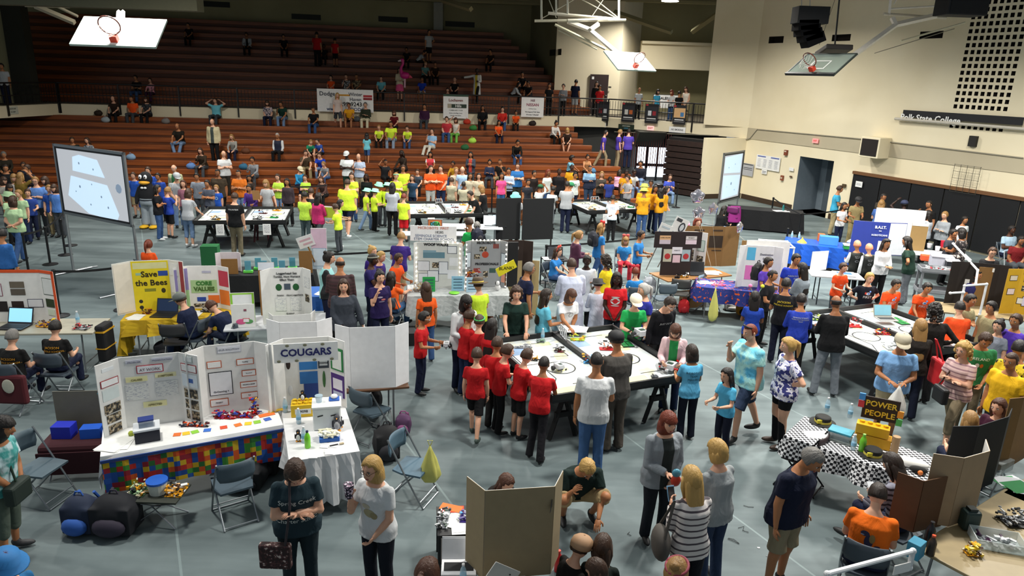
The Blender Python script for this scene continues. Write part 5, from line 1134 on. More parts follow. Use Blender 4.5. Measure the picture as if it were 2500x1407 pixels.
for i, (u0, v0, cols, lb) in enumerate([(1457, 247, ('7a1a26', 'b9bcc0'), 'black sports poster with a maroon player, leftmost of the four on the railing'), (1520, 250, ('c8c6c0', 'b05a2a'), 'black sports poster with white and orange players, second on the railing'), (1577, 253, ('c8ccd0', '8a1e28'), 'black sports poster with ball and net, third on the railing'), (1645, 256, ('c9a070', '3f6f9c'), 'sports poster with tan court and blue player, rightmost on the railing')]):
 board('poster', lb, 'poster', [(u0, v0), (u0+31, v0+2), (u0+30, v0+49), (u0-2, v0+47)], a2, b2_, '17171a', [(0, .10, .86, .50, '24262c' if i < 3 else 'c9a070'), (-.15, .02, .26, .26, cols[0]), (.2, .02, .26, .22, cols[1]), (-.38, .44, .18, .08, 'b02a34'), (0, -.26, .7, .05, 'd8d8d8'), (0, -.36, .8, .03, '8a8a8c')])
FLV2 = [x.copy() for x in FLV]
board('notice', 'faded white notice about the lobby restrooms below the first poster', 'sign', [(1459, 299), (1480, 300), (1480, 311), (1459, 310)], a2+n2*.15, b2_+n2*.15, WHT, [], kindtext=[('RESTROOM', 0, .2, .3, '4a4c50', .8), ('IN LOBBY', 0, -.2, .3, '4a4c50', .8)])
board('banner', 'dark small banner on the fascia above the exit', 'banner', [(1511, 303), (1549, 305), (1548, 318), (1510, 316)], a2+n2*.15, b2_+n2*.15, '1c2a1c', [], kindtext=[('LOCAL EAGLE', 0, .2, .3, 'd0d0c0'), ('LODGE', 0, -.2, .3, '4a9ac0')])
board('exit_sign', 'white exit sign with red letters on the fascia over the stairs', 'sign', [(1580, 307), (1597, 308), (1597, 319), (1580, 318)], a2+n2*.15, b2_+n2*.15, mat('f0c9c4', .6, emit=.35), [], kindtext=[('EXIT', 0, 0, .7, 'd0281e')])
board('sign', 'white no smoking sign on the fascia', 'sign', [(1634, 309), (1674, 311), (1674, 325), (1634, 323)], a2+n2*.15, b2_+n2*.15, WHT, [], kindtext=[('NO SMOKING', 0, 0, .5, '3a3c40', .85)])
board('notice', 'white notice on the balcony wall at the far left', 'sign', [(16, 260), (43, 260), (42, 279), (17, 279)], FLV[0], FLV[1], 'c2c4b4', [], kindtext=[('RESTROOMS', 0, .2, .26, '6a6c60', .8), ('IN LOBBY', 0, -.2, .26, '6a6c60', .8)])
board('letter_board', 'white letter board on a stand on the balcony', 'sign', [(1594, 230), (1655, 232), (1654, 265), (1594, 263)], (0, 41.5), (10, 41.5), WHT, [(0, .49, 1, .03, '202020'), (-.5, 0, .02, 1, '202020'), (.5, 0, .02, 1, '202020')], kindtext=[('ALEIN ?!', .05, .22, .32, '101014')])
# concourse door and the tan bench
q = PY(1461, 222, 40.6); cd0 = d0; cd1 = d1; qd = PW(1461, 222, cd0, cd1); ya = math.atan2(cd1.y-cd0.y, cd1.x-cd0.x); dt = MB().box((0, 0, 0), (1.02, .08, 2.15)).B('door_2', mat('2c1a18', .6), None, qd+Vector((0, -.08, 0)), ya); dt.location.z = ZD+1.05; tag(dt, kind='structure')
MB().box((-.36, -.05, .88), (.12, .01, .14)).B('door_sign', WHT, dt); MB().ell((.42, -.07, -.05), (.03, .03, .03)).B('door_knob', SIL, dt)
board('switch_plate', 'small dark plate right of the brown concourse door', 'plate', [(1485, 211), (1492, 211), (1492, 215), (1485, 215)], cd0-Vector((0, .1, 0)), cd1-Vector((0, .1, 0)), '3a3428')
board('air_vent', 'dark ventilation grille beside the upper bleachers', 'vent', [(1344, 120), (1372, 121), (1371, 136), (1343, 135)], at_b(2.6, 10.6), at_b(2.9, 4.2), '2a2c20')
for u0, v0, lb in [(487, 2, 'dark wall vent, leftmost on the wall above the bleachers'), (712, 33, 'dark wall vent, second from the left above the bleachers'), (924, 39, 'dark wall vent, third from the left above the bleachers'), (1087, 51, 'dark wall vent, rightmost above the bleachers')]:
 board('air_vent', lb, 'vent', [(u0, v0), (u0+72 if u0 > 500 else u0+78, v0+4), (u0+71, v0+17), (u0, v0+13)], q0-bn*.05, q1-bn*.05, '22241a')
# right wall furniture
ra3, rb3 = RA+rn*.02, RB+rn*.02
board('exit_sign', 'pink lit exit sign on the beige band of the right wall', 'sign', [(1985, 338), (1999, 339), (1999, 350), (1985, 349)], ra3+rn*.04, rb3+rn*.04, mat('f08f8c', .6, emit=.4), [], kindtext=[('EXIT', 0, 0, .6, 'c8322c')])
board('schedule', 'large white schedule sheet with blue header on the right wall', 'paper', [(1850, 378), (1907, 384), (1904, 418), (1845, 412)], ra3, rb3, WHT, [(-.28, .40, .34, .08, '5a68a8'), (.28, .40, .34, .08, '5a68a8')]+[(x, z, .14, .015, 'a0a4b4') for x in (-.36, -.12, .12, .36) for z in (.2, .1, 0, -.1, -.2, -.3)])
board('notice', 'small white note under the schedule sheet', 'paper', [(1861, 413), (1874, 415), (1873, 426), (1861, 424)], ra3, rb3, WHT, [(0, .1, .7, .12, '6a6c74'), (0, -.2, .7, .1, '6a6c74')])
board('notice', 'two grey notices beside the right projection screen', 'paper', [(1815, 398), (1841, 401), (1839, 431), (1813, 428)], ra3, rb3, 'a4a6ac', [(0, .15, .8, .05, '4a4c54'), (0, .02, .8, .04, '4a4c54'), (0, .43, .9, .06, '2a2c30')])
board('notice', 'white notice left of the door alcove', 'paper', [(1928, 409), (1939, 410), (1939, 418), (1928, 417)], ra3, rb3, WHT)
board('fire_alarm', 'red fire alarm box on the right wall', 'alarm', [(1917, 366), (1924, 367), (1923, 380), (1916, 379)], ra3, rb3, '7a3a24', [(0, .25, .6, .2, 'd8d0c0')], th=.08)
board('alarm_pull', 'red fire pull station beside the door alcove', 'alarm', [(1908, 428), (1914, 429), (1913, 441), (1907, 440)], ra3, rb3, '8a4a30', [(0, 0, .6, .3, 'c8b8a0')], th=.07)
board('switch_plate', 'brown switch plate left of the door alcove', 'plate', [(1929, 429), (1935, 430), (1935, 434), (1929, 433)], ra3, rb3, '5a4630')
board('thermostat', 'brown thermostat right of the door alcove', 'thermostat', [(2058, 449), (2066, 450), (2066, 458), (2058, 457)], ra3, rb3, '4a3a20', th=.06)
for u0, v0, lb in [(2076, 0, '')]: pass
# wall speaker cabinet
p0, p1 = PW(2120, 343, RA, RB), PW(2172, 384, RA, RB); t = thing('speaker_cabinet', 'cream speaker cabinet with dark grille projecting from the beige band', 'speaker', (p0+p1)/2, RYAW+math.pi/2*0)
s_ = rs(2165, 365)[0]-rs(2122, 365)[0]; t.location = RA+rdir*((rs(2165, 365)[0]+rs(2122, 365)[0])/2+.1)+rn*.30+Vector((0, 0, 3.02)); t.rotation_euler[2] = RYAW
mb = MB(); mb.box((0, 0, 0), (.82, .6, .74)); mb.B('cabinet', CR, t, bevel=.02); MB().box((0, -.31 if (Matrix.Rotation(RYAW, 3, 'Z')@Vector((0, -1, 0))).dot(rn) > 0 else .31, 0), (.68, .02, .6)).B('grille', mat('1c1412', .9), t)
MB().box((-.42, 0, 0), (.02, .5, .62)).B('grille', mat('1c1412', .9), t)
# pads
t = thing('wall_padding', 'black protective wall padding with a brown top rail along the right wall', 'padding', (0, 0, 0))
ps = rs(2087, 421)[0]; k = 0
while ps+k*1.25 < 21:
 a = RA+rdir*(ps+k*1.25+.62)+rn*.05; MB().box((a.x, a.y, 1.0), (1.22, .07, 1.86), rz=RYAW).B('pad', mat('0b0c10', .5), t, bevel=.02); k += 1
a = RA+rdir*(ps+(21-ps)/2)+rn*.07; MB().box((a.x, a.y, 1.98), (21-ps, .12, .11), rz=RYAW).B('top_rail', mat('6a4626', .7), t)
board('notice', 'white sheet on the black wall padding', 'paper', [(2091, 442), (2107, 444), (2106, 458), (2090, 456)], RA+rn*.12, RB+rn*.12, WHT, [(0, .1, .7, .06, '8a8c98'), (0, -.1, .7, .06, '8a8c98')])
t = board('banner', 'black rolled banner with half hidden white lettering high on the right wall', 'banner', [(2206, 268), (2500, 287), (2500, 306), (2206, 286)], RA+rn*.08, RB+rn*.08, '111116')
text('Polk State College', .30, WHT, t, (-1.0, -.03, -.13), bold=.02); MB().tube([(-2.3, -.05, -.2), (2.3, -.05, -.22)], .05, 8).B('hem_roll', mat('b9b3a6'), t)
board('wall_panel', 'dark narrow box on the wall under the black banner', 'panel', [(2370, 331), (2388, 333), (2385, 359), (2367, 357)], ra3, rb3, '1a1612', th=.12)
t = board('wall_guard', 'thin wire guard cage on the right wall above the pads', 'guard', [(2340, 420), (2381, 423), (2377, 455), (2336, 452)], ra3+rn*.1, rb3+rn*.1, mat('4c4a40', .6, alpha=.05))
for k in range(5): MB().bb((-.45+k*.22, -.02, -.45), (-.44+k*.22, -.01, .45)).B('wire', mat('3f3d34'), t); MB().bb((-.46, -.02, -.45+k*.22), (.46, -.01, -.44+k*.22)).B('wire', mat('3f3d34'), t)
mb = MB(); pp = [on_right(u, v, .05) for u, v in ((1824, 341), (1833, 338), (1851, 316), (2120, 341))]+[on_right(2175, 347, .05), on_right(2500, 386, .05)]
mb.tube([PW(1500, 322, a2, b2_), PW(1780, 332, a2, b2_)]+pp, .022, 6); tag(mb.B('conduit', mat('8a8474', .6)), 'thin metal conduit running along the beige band', 'pipe')
# door in the alcove
sA = (s0+s1)/2; p = RA+rdir*(sA+.1)-rn*1.24; dd = MB().box((0, 0, 0), (1.15, .06, 2.1)).B('door_3', mat('4c565e', .5), None, Vector((p.x, p.y, 1.06)), RYAW); tag(dd, kind='structure'); MB().tube([(-.5, .06, 0), (-.35, .06, 0)], .02).B('door_handle', SIL, dd)
# backboards
def backboard(label, loc, yaw, tilt, glass=False, arms=()):
 t = thing('basketball_backboard', label, 'backboard', loc, R_(yaw)); R = Euler((R_(-tilt), 0, 0)); 
 def pt(o): o.rotation_euler = R; return o
 pt(MB().box((0, 0, 0), (1.83, .03, 1.07)).B('board', mat('a9b8b2', .1, trans=.6) if glass else mat('f2f4f2', .4), t))
 f = MB()
 for sx in (-1, 1): f.box((sx*.915, 0, 0), (.04, .05, 1.1))
 for sz in (-1, 1): f.box((0, 0, sz*.535), (1.85, .05, .04))
 pt(f.B('frame', mat('26302c') if glass else mat('9fb0a8'), t)); 
 if glass: f = MB(); [f.box(c, d) for c, d in (((0, -.02, .15), (.60, .01, .03)), ((0, -.02, -.25), (.60, .01, .03)), ((-.3, -.02, -.05), (.03, .01, .43)), ((.3, -.02, -.05), (.03, .01, .43)))]; pt(f.B('target_square', WHT, t)); pt(MB().box((0, -.01, -.53), (1.86, .08, .08)).B('edge_padding', mat('101214'), t))
 r = MB(); c = (0, -.40, -.34); r.tube([(c[0]+.228*math.cos(a), c[1]+.228*math.sin(a), c[2]) for a in [i*math.pi/12 for i in range(25)]], .017, 6); pt(r.B('rim', mat('6a3426', .5), t))
 pt(MB().box((0, -.09, -.36), (.16, .16, .14)).B('rim_bracket', mat('c8391e', .5), t))
 n = MB()
 for k in range(12):
  a = k*math.pi/6; a_ = (k+1)*math.pi/6; n.tube([(c[0]+.225*math.cos(a), c[1]+.225*math.sin(a), c[2]), (c[0]+.15*math.cos(a_), c[1]+.15*math.sin(a_), c[2]-.2), (c[0]+.10*math.cos(a), c[1]+.10*math.sin(a), c[2]-.38)], .005, 4)
 o = pt(n.B('net', mat('d8d4cc'), t))
 iv = t.matrix_basis.inverted()
 for nm, pts, r_, cc in arms:
  m_ = MB(); m_.tube([iv@Vector(p) for p in pts], r_, 8 if r_ < .05 else 4); m_.B(nm, mat(cc, .4), t)
 return t
backboard('white basketball backboard folded up at the upper left', PY(292, 79, 17.5), 6, 54, arms=[('support_arm', [PY(288, 62, 17.9), PY(290, 28, 18.6)], .05, 'f0f0f4'), ('support_arm', [PY(298, 62, 17.9), PY(300, 28, 18.6)], .05, 'f0f0f4')])
y2 = 28; A2 = [('support_arm', [PY(1512, 134, 28.3), PY(1440, 73, 29.4), PY(1386, 52, 29.6)], .10, 'e6e2d4'), ('support_arm', [PY(1442, 72, 29.3), PY(1462, 58, 29.4)], .09, 'e6e2d4'), ('support_arm', [PY(1386, 50, 29.5), PY(1484, 48, 29.5)], .06, 'dcd8c8'),
  ('cross_tube', [PY(1305, 51, 29.6), PY(1528, 49, 29.6)], .05, 'd2ceb8'), ('cross_tube', [PY(1338, 32, 29.7), PY(1512, 48, 29.7)], .06, 'dcd8c8'), ('cross_tube', [PY(1355, 60, 29.5), PY(1478, 120, 29.2)], .05, 'b5b39a'), ('cross_tube', [PY(1364, 74, 29.5), PY(1458, 121, 29.2)], .025, 'a5a38c')]
A2 += [('drop_tube', [PY(u, 50 if i in (0, 3) else 34, 29.7), PY(u, -20, 29.7)], .05, 'dedaca') for i, u in enumerate((1322, 1358, 1386, 1511))]
A2 += [('brace_wire', [PY(a_, 44, 29.7), PY(b_, -12, 29.7)], .018, 'c9c5b0') for a_, b_ in ((1325, 1420), (1505, 1400), (1442, 1480), (1358, 1336), (1510, 1440))]
backboard('white basketball backboard folded up in front of the balcony wall', PY(1538, 150, 28), 33, 54, arms=A2)
A3 = [('support_arm', [PY(2075, 142, 23.9), PY(2188, 60, 24.2), PY(2286, 38, 24.4)], .09, 'ece4d8'), ('support_arm', [PY(2186, 60, 24.2), PY(2178, 43, 24.3)], .08, 'ece4d8'), ('cross_tube', [PY(2157, 34, 24.5), PY(2310, 44, 24.5)], .045, 'd2c8b4'), ('cross_tube', [PY(2172, 22, 24.5), PY(2284, 15, 24.5)], .03, 'ece4d8'),
  ('drop_tube', [PY(2170, 38, 24.5), PY(2176, -20, 24.5)], .05, 'ece4d8'), ('drop_tube', [PY(2284, 36, 24.5), PY(2290, -20, 24.5)], .05, 'ece4d8'), ('cross_tube', [PY(2200, 100, 24.3), PY(2356, 55, 24.3)], .03, 'd8d0b4'), ('brace_wire', [PY(2135, 130, 24), PY(2330, 70, 24.3)], .012, '8a8474'), ('brace_wire', [PY(2182, 10, 24.5), PY(2200, -20, 24.5)], .02, 'ece4d8')]
backboard('glass basketball backboard hanging before the cream right wall', PY(2003, 157, 23.5), -62, 54, True, arms=A3)
# hanging loudspeakers, projector box
t = thing('line_array_speaker', 'black curved hanging loudspeaker array near the right wall', 'speaker', PY(1960, 60, 23))
L0 = t.location.copy()
MB().box(PY(1978, 38, 23)-L0, (.92, .6, .48)).B('speaker_box', DK, t, bevel=.01)
for i, (u, v, w_, r_) in enumerate([(1966, 62, .60, -.05), (1970, 74, .60, -.16), (1976, 86, .58, -.30), (1983, 97, .56, -.44)]): MB().box(PY(u, v, 23)-L0, (w_, .6, .30), ry=r_).B('speaker_box', mat('08080a', .9, spec=.1), t, bevel=.01)
for u in (1957, 1977): MB().tube([PY(u, 22, 23)-L0, PY(u+1, -30, 23)-L0], .01, 5).B('cable', SIL, t)
t = thing('projector', 'dark ceiling projector on a pole behind the glass backboard', 'projector', PY(2035, 124, 24.2)); L0 = t.location.copy()
MB().box((0, 0, 0), (.85, .9, .16), rx=-.25).B('case', mat('2b2522', .6), t, bevel=.03); MB().tube([(.02, 0, .05), PY(2052, -30, 24.2)-L0], .028, 8).B('pole', IRON, t); MB().tube([PY(2000, 110, 24.2)-L0, PY(2045, -20, 24.2)-L0], .006, 4).B('cable', IRON, t)
t = thing('loudspeaker', 'black square loudspeaker at the top right edge of the hall', 'speaker', PY(2348, 8, 22.5)); MB().box((0, 0, .15), (1.15, .8, 1.0)).B('cabinet', mat('121318', .8), t, bevel=.02); MB().box((0, -.41, .15), (1.05, .02, .9)).B('grille', mat('0a0b10', .9), t)
t = thing('ceiling_lamp', 'round bright ceiling lamp at the top of the hall', 'lamp', PY(1636, 2, 30)); mb = MB(); mb.lathe([(.03, .45), (.10, .40), (.33, .05), (.34, .0)], n=24); mb.B('shade', mat('8a8a80', .4, .6), t, sm=True); mb = MB(); mb.lathe([(.33, .01), (.33, -.02), (.05, -.05)], n=24); mb.B('diffuser', mat('fff6e4', .5, emit=9), t); MB().tube([(0, 0, .44), (0, 0, 1.5)], .02).B('stem', IRON, t)
# ================================================================ helpers for things on the floor
def lines(mb, pts, w_, z, mi=0):
 for p, q in zip(pts[:-1], pts[1:]):
  p = Vector((*p, 0)); q = Vector((*q, 0)); e = (q-p).normalized(); n = Vector((-e.y, e.x, 0))*w_/2
  mb.add([p-n+Vector((0, 0, z)), q-n+Vector((0, 0, z)), q+n+Vector((0, 0, z)), p+n+Vector((0, 0, z))], [(0, 1, 2, 3)], mi)
def bricks(parent, name, n, ext, cols, z=0, seed=0, unit=.032, loc=(0, 0)):
 """small assembly of studded plastic bricks"""
 rnd = random.Random(seed); mb = MB()
 mats = [mat(C.get(c, c), .35) for c in cols]
 for k in range(n):
  x = loc[0]+rnd.uniform(-1, 1)*ext[0]/2; y = loc[1]+rnd.uniform(-1, 1)*ext[1]/2; lv = rnd.random()**1.5*ext[2]
  L = unit*rnd.choice((.5, 1, 1.5, 2.5)); W = unit*rnd.choice((.5, .5, 1)); H = unit*rnd.choice((.4, .6)); mi = rnd.randrange(len(cols))
  mb.box((x, y, z+lv+H/2), (L, W, H), mi, rz=rnd.choice((0, math.pi/2, .5, -.7)), rx=rnd.choice((0, 0, .5)))
 return mb.B(name, mats, parent)
def robot(label, loc, s=1.0, cols=('grey', 'lgrey', 'blk', 'red'), seed=1, yaw=0, group=None):
 t = thing('brick_robot', label, 'robot', loc, yaw, group)
 MB().box((0, 0, .075*s), (.11*s, .15*s, .07*s)).B('control_brick', mat('c9ccd0', .4), t, bevel=.006); MB().box((0, -.02*s, .112*s), (.07*s, .06*s, .006*s)).B('screen', mat('3c4a44', .3), t)
 for sx in (-1, 1):
  mb = MB(); mb.tube([(sx*.065*s, .04*s, .036*s), (sx*.095*s, .04*s, .036*s)], .036*s, 14); mb.B('wheel', mat('15151a', .6), t)
 mb = MB(); mb.ell((0, -.08*s, .014*s), (.014*s,)*3); mb.B('ball_caster', SIL, t)
 bricks(t, 'attachment', 14, (.20*s, .22*s, .08*s), cols, z=.02*s, seed=seed, unit=.035*s); return t
def model(label, loc, ext=(.16, .12, .08), cols=('red', 'yel', 'blk', 'grey'), n=22, seed=1, yaw=0, unit=.028, cat='model', name='brick_model'):
 t = thing(name, label, cat, loc, yaw); bricks(t, 'bricks', n, ext, cols, seed=seed, unit=unit); MB().box((0, 0, .003), (ext[0]*.9, ext[1]*.9, .006)).B('base_plate', mat(C.get(cols[0], cols[0]), .4), t); return t
def game_table(label, c, yaw, L=2.36, W=2.36, mats_=2, seed=0, skew=0, models=True):
 t = thing('game_table', label, 'table', (c[0], c[1], 0), R_(yaw)); BK = mat('121314', .5); H = .80
 MB().bb((-L/2, -W/2, H-.05), (L/2, W/2, H)).B('tabletop', BK, t)
 mb = MB()
 for x in (-L/2, 0, L/2): mb.box((x, 0, H+.04), (.075 if x == 0 else .04, W, .09))
 for y in (-W/2, W/2): mb.box((0, y, H+.04), (L+.04, .04, .09))
 mb.B('border_wall', BK, t)
 for k in range(2):
  x0 = -L/2+.03+k*L/2; x1 = x0+L/2-.07; y0 = -W/2+.03; y1 = W/2-.03
  fm = MB().bb((x0, y0, H), (x1, y1, H+.004)).B('field_mat', pat('dye', 'd6d7d2', 'c4cccf', 'd2d0b2', scale=.5, rough=.35), t)
  z = H+.0055; mb = MB(); cx = (x0+x1)/2
  for (px, py, rw, rh, mi) in [(.22, .80, .40, .30, 2), (.30, .10, .55, .18, 1), (.75, .62, .30, .25, 1), (.72, .88, .4, .16, 3), (.55, .40, .3, .12, 1)]:
   qx, qy = x0+(x1-x0)*px, y0+(y1-y0)*py; mb.add([(qx-rw/2*.9, qy-rh/2, z), (qx+rw/2*.6, qy-rh/2*.9, z), (qx+rw/2*.7, qy+rh/2, z), (qx-rw/2*.6, qy+rh/2*.8, z)], [(0, 1, 2, 3)], mi)
  cc = (cx+.05, -.15); r = .23
  lines(mb, [(cc[0]+r*math.cos(a), cc[1]+r*math.sin(a)) for a in [i*math.pi/16 for i in range(33)]], .022, z+.001)
  for ln in [[(x0+.1, y1-.1), (x0+.1, .1), (x0+.35, .1), (x0+.35, -.5), (x0+.15, -.8)], [(x1-.15, y1-.5), (x1-.15, .25), (x1-.45, .3)], [(x0+.5, -.75), (x1-.1, -.75), (x1-.1, -.55)], [(x0+.45, y1-.2), (x0+.8, y1-.2)]]: lines(mb, ln, .018, z+.001)
  mb.B('mat_print', [mat('1a1a1c', .6), mat('d6d398', .6), mat('8aa4c4', .6), mat('c4cfa4', .6)], fm)
 for sx in (-1, 1):
  for sy in (-1, 1):
   x = sx*(L/2-.35); y = sy*(W/2-.3)
   mb = MB(); mb.tube([(x-.22, y, .02), (x, y, H-.08)], .045, 4); mb.tube([(x+.22, y, .02), (x, y, H-.08)], .045, 4); mb.bb((x-.14, y-.03, .36), (x+.14, y+.03, .44)); mb.B('trestle_leg', mat('0c0c0e', .7), t)
  mb = MB(); mb.bb((sx*(L/2-.35)-.04, -W/2+.1, H-.16), (sx*(L/2-.35)+.04, W/2-.1, H-.05)); mb.B('trestle_beam', mat('0c0c0e', .7), t)
 return t
def on_table(t, x, y, z=.806): return t.matrix_basis@Vector((x, y, z))
def ftable(label, c, yaw, L=1.83, W=.76, H=.74, top='7a5f42', name='folding_table', leg='8a8d90'):
 t = thing(name, label, 'table', (c[0], c[1], 0), R_(yaw)); MB().bb((-L/2, -W/2, H-.035), (L/2, W/2, H)).B('tabletop', mat(top, .45), t, bevel=.008)
 for sx in (-1, 1):
  x = sx*(L/2-.22)
  for sy in (-1, 1): MB().tube([(x, sy*(W/2-.07), .01), (x, sy*(W/2-.10), H-.04)], .014, 8).B('leg', mat(leg, .35, .7), t)
  MB().tube([(x, -W/2+.09, .14), (x, W/2-.09, .14)], .010, 6).B('leg_brace', mat(leg, .35, .7), t)
 return t
def cloth(label, t, L, W, drop, m, H=.742, over=.015, seed=0, name='tablecloth', drops=None, wave=.012):
 """cloth lying on a table: flat top and hanging folded sides (front, right, back, left drops)"""
 d = drops or (drop,)*4; o = thing(name, label, 'tablecloth', t.location+Vector((0, 0, 0)), t.rotation_euler[2]); mb = MB(); rnd = random.Random(seed)
 per = []; hx, hy = L/2+over, W/2+over; n = 14
 for (a, b_, dd) in [((-hx, -hy), (hx, -hy), d[0]), ((hx, -hy), (hx, hy), d[1]), ((hx, hy), (-hx, hy), d[2]), ((-hx, hy), (-hx, -hy), d[3])]:
  for k in range(n): f = k/n; per.append((a[0]+(b_[0]-a[0])*f, a[1]+(b_[1]-a[1])*f, dd))
 N = len(per); rows = 4; vs = [(x, y, H+.004) for x, y, _ in per]
 for r in range(1, rows+1):
  for k, (x, y, dd) in enumerate(per):
   dd = (dd+per[(k-1) % N][2])/2; wv = wave*math.sin(k*1.9+seed)*r; e = 1+(wv+.012*r)/max(.3, math.hypot(x, y)); vs.append((x*e, y*e, H+.004-dd*r/rows))
 fs = [tuple(range(N))]+[(r*N+k, r*N+(k+1) % N, (r+1)*N+(k+1) % N, (r+1)*N+k) for r in range(rows) for k in range(N)]
 mb.add(vs, fs); c = mb.B('cloth', m, o, sm=False); s = c.modifiers.new('thick', 'SOLIDIFY'); s.thickness = .004; return o
def trifold(label, loc, yaw, wc=.61, ws=.30, h=.91, ang=40, face='e4e3e0', back='e4e3e0', items=(), texts=(), name='display_board', cat='display board', angr=None, rim=None):
 """three hinged panels; the middle faces -y and the wings come forward. items: (panel, x, z, w, h, colour[, frame colour])"""
 t = thing(name, label, cat, loc, R_(yaw)); fr, bk = mat(face, .7), mat(back, .8)
 def M(p):
  if p == 'c': return Matrix.Identity(4)
  s = -1 if p == 'l' else 1; a = R_(ang if p == 'l' else (angr if angr is not None else ang))
  return Matrix.Translation((s*wc/2, 0, 0))@Matrix.Rotation(-s*a, 4, 'Z')@Matrix.Translation((s*ws/2, 0, 0))
 for p, nm, w_ in (('c', 'centre_panel', wc), ('l', 'side_panel', ws), ('r', 'side_panel', ws)):
  if w_ <= 0: continue
  mb = MB(); mb.box((0, .004, h/2), (w_, .006, h)); mb.box((0, -.001, h/2), (w_, .004, h), 1); o = mb.B(nm, [bk, fr], t); o.matrix_local = M(p)
  if rim: 
   mb = MB(); mb.box((0, -.006, h-.02), (w_, .008, .05)); 
   if p != 'c': mb.box(((-w_/2+.02) if p == 'l' else (w_/2-.02), -.006, h/2), (.05, .008, h))
   mb.B('border', mat(rim, .7), t).matrix_local = M(p)
 k = 0
 for it in items:
  p, x, z, w_, hh, col = it[:6]; k += 1; W = wc if p == 'c' else ws; d = .006+.0008*(k % 5)
  mb = MB()
  if len(it) > 6: mb.box((x*W, -d, z*h), (w_*W+.02, .003, hh*h+.02), 1); d += .003
  if isinstance(col, str) and col.startswith('o'): mb.ell((x*W, -d, z*h), (w_*W/2, .004, hh*h/2), 14, 6); cm = col[1:]
  else: mb.box((x*W, -d, z*h), (w_*W, .003, hh*h)); cm = col
  m_ = pat('speck', 'e2e2de', 'b9bac0', scale=1.0) if cm == 'txt' else (pat('floral', '2a2a28', '8a7a60', 'c0b8a8', scale=1.6) if cm == 'pic' else mat(cm, .7))
  mb.B('sheet' if cm != 'pic' else 'picture', [m_]+([mat(it[6], .7)] if len(it) > 6 else []), t).matrix_local = M(p)
 for s_, p, x, z, sz, col, *o in texts:
  tt = text(s_, sz, mat(col, .7), t, (0, 0, 0), bold=(o[0] if o else .02)); tt.matrix_local = M(p)@Matrix.Translation((x*(wc if p == 'c' else ws), -.013, z*h))@Matrix.Rotation(R_(90), 4, 'X')@Matrix.Rotation(R_(o[1]) if len(o) > 1 else 0, 4, 'Z')
 return t
def bxt(name, label, cat, loc, dims, col, yaw=0, lid=None, part='body', rough=.6, trans=0, bevel=.006):
 t = thing(name, label, cat, loc, R_(yaw)); MB().box((0, 0, dims[2]/2), dims).B(part, mat(col, rough) if not trans else mat(col, .2, alpha=.45), t, bevel=bevel)
 if lid: MB().box((0, 0, dims[2]+.012), (dims[0]+.02, dims[1]+.02, .028)).B('lid', mat(lid, .5), t, bevel=.006)
 return t
def bottle(label, loc, col='b9d4e0', cap='e8e8ea', h=.21, r=.032, clear=True):
 t = thing('water_bottle' if clear else 'drink_bottle', label, 'bottle', loc); s = h/.21
 mb = MB(); mb.lathe([(r*.9, 0), (r, .01*s), (r, .13*s), (r*.75, .16*s), (r*.4, .185*s), (r*.4, .195*s)], n=12); mb.B('bottle_body', mat(col, .15, alpha=.55) if clear else mat(col, .3), t, sm=True)
 MB().lathe([(r*.45, .193*s), (r*.45, .212*s)], n=10).B('cap', mat(cap, .4), t)
 if clear: MB().lathe([(r*1.02, .06*s), (r*1.02, .10*s)], n=12).B('label_band', mat('7fb8d8', .5), t)
 return t
def laptop(label, loc, yaw, scr='8ac4d8', body='22242a', s=1, emit=.7, ang=20, off=False):
 t = thing('laptop', label, 'laptop', loc, R_(yaw)); MB().box((0, 0, .010), (.34*s, .24*s, .018)).B('base', mat(body, .4), t, bevel=.004); MB().box((0, -.0, .0205), (.29*s, .13*s, .002)).B('keyboard', mat('101114', .6), t)
 M = Matrix.Translation((0, .12*s, .018))@Matrix.Rotation(R_(-ang), 4, 'X'); MB().box((0, 0, .11*s), (.34*s, .008, .22*s)).B('lid', mat(body, .4), t).matrix_local = M
 MB().box((0, -.006, .112*s), (.31*s, .003, .185*s)).B('screen', mat(scr, .3, emit=0 if off else emit), t).matrix_local = M; return t
def papers(label, loc, yaw=0, n=3, sz=(.21, .28), cols=('e8e8e4',), spread=.05, seed=0):
 t = thing('paper_sheets' if n > 1 else 'paper_sheet', label, 'paper', loc, R_(yaw)); rnd = random.Random(seed)
 for k in range(n): MB().box((rnd.uniform(-spread, spread), rnd.uniform(-spread, spread), .001+.0015*k), (sz[0], sz[1], .0012), rz=rnd.uniform(-.3, .3) if n > 1 else 0).B('sheet', mat(cols[k % len(cols)], .7), t)
 return t
def bag(label, loc, dims, col, yaw=0, name='backpack', cat='backpack', acc='1c1c22'):
 w_, d, h = dims; t = thing(name, label, cat, loc, R_(yaw)); mb = MB(); mb.ell((0, 0, h*.5), (w_/2, d/2, h/2), 16, 12); mb.box((0, 0, h*.42), (w_*.80, d*.8, h*.72)); me = remesh(mb, .02, 'bag_body', 4); o = link('bag_body', me, t); setmats(o, [mat(col, .8)])
 mb = MB(); mb.ell((0, -d*.45, h*.32), (w_*.34, d*.22, h*.24), 12, 8); mb.B('front_pocket', mat(acc, .8), t, sm=True)
 MB().tube([(-.05, 0, h*.98), (-.03, 0, h*1.08), (.03, 0, h*1.08), (.05, 0, h*.98)], .010, 6).B('handle', mat(acc, .8), t)
 for sx in (-1, 1): MB().tube([(sx*w_*.2, d*.42, h*.9), (sx*w_*.26, d*.62, h*.6), (sx*w_*.22, d*.45, h*.15)], .018, 6).B('strap', mat(acc, .8), t)
 return t
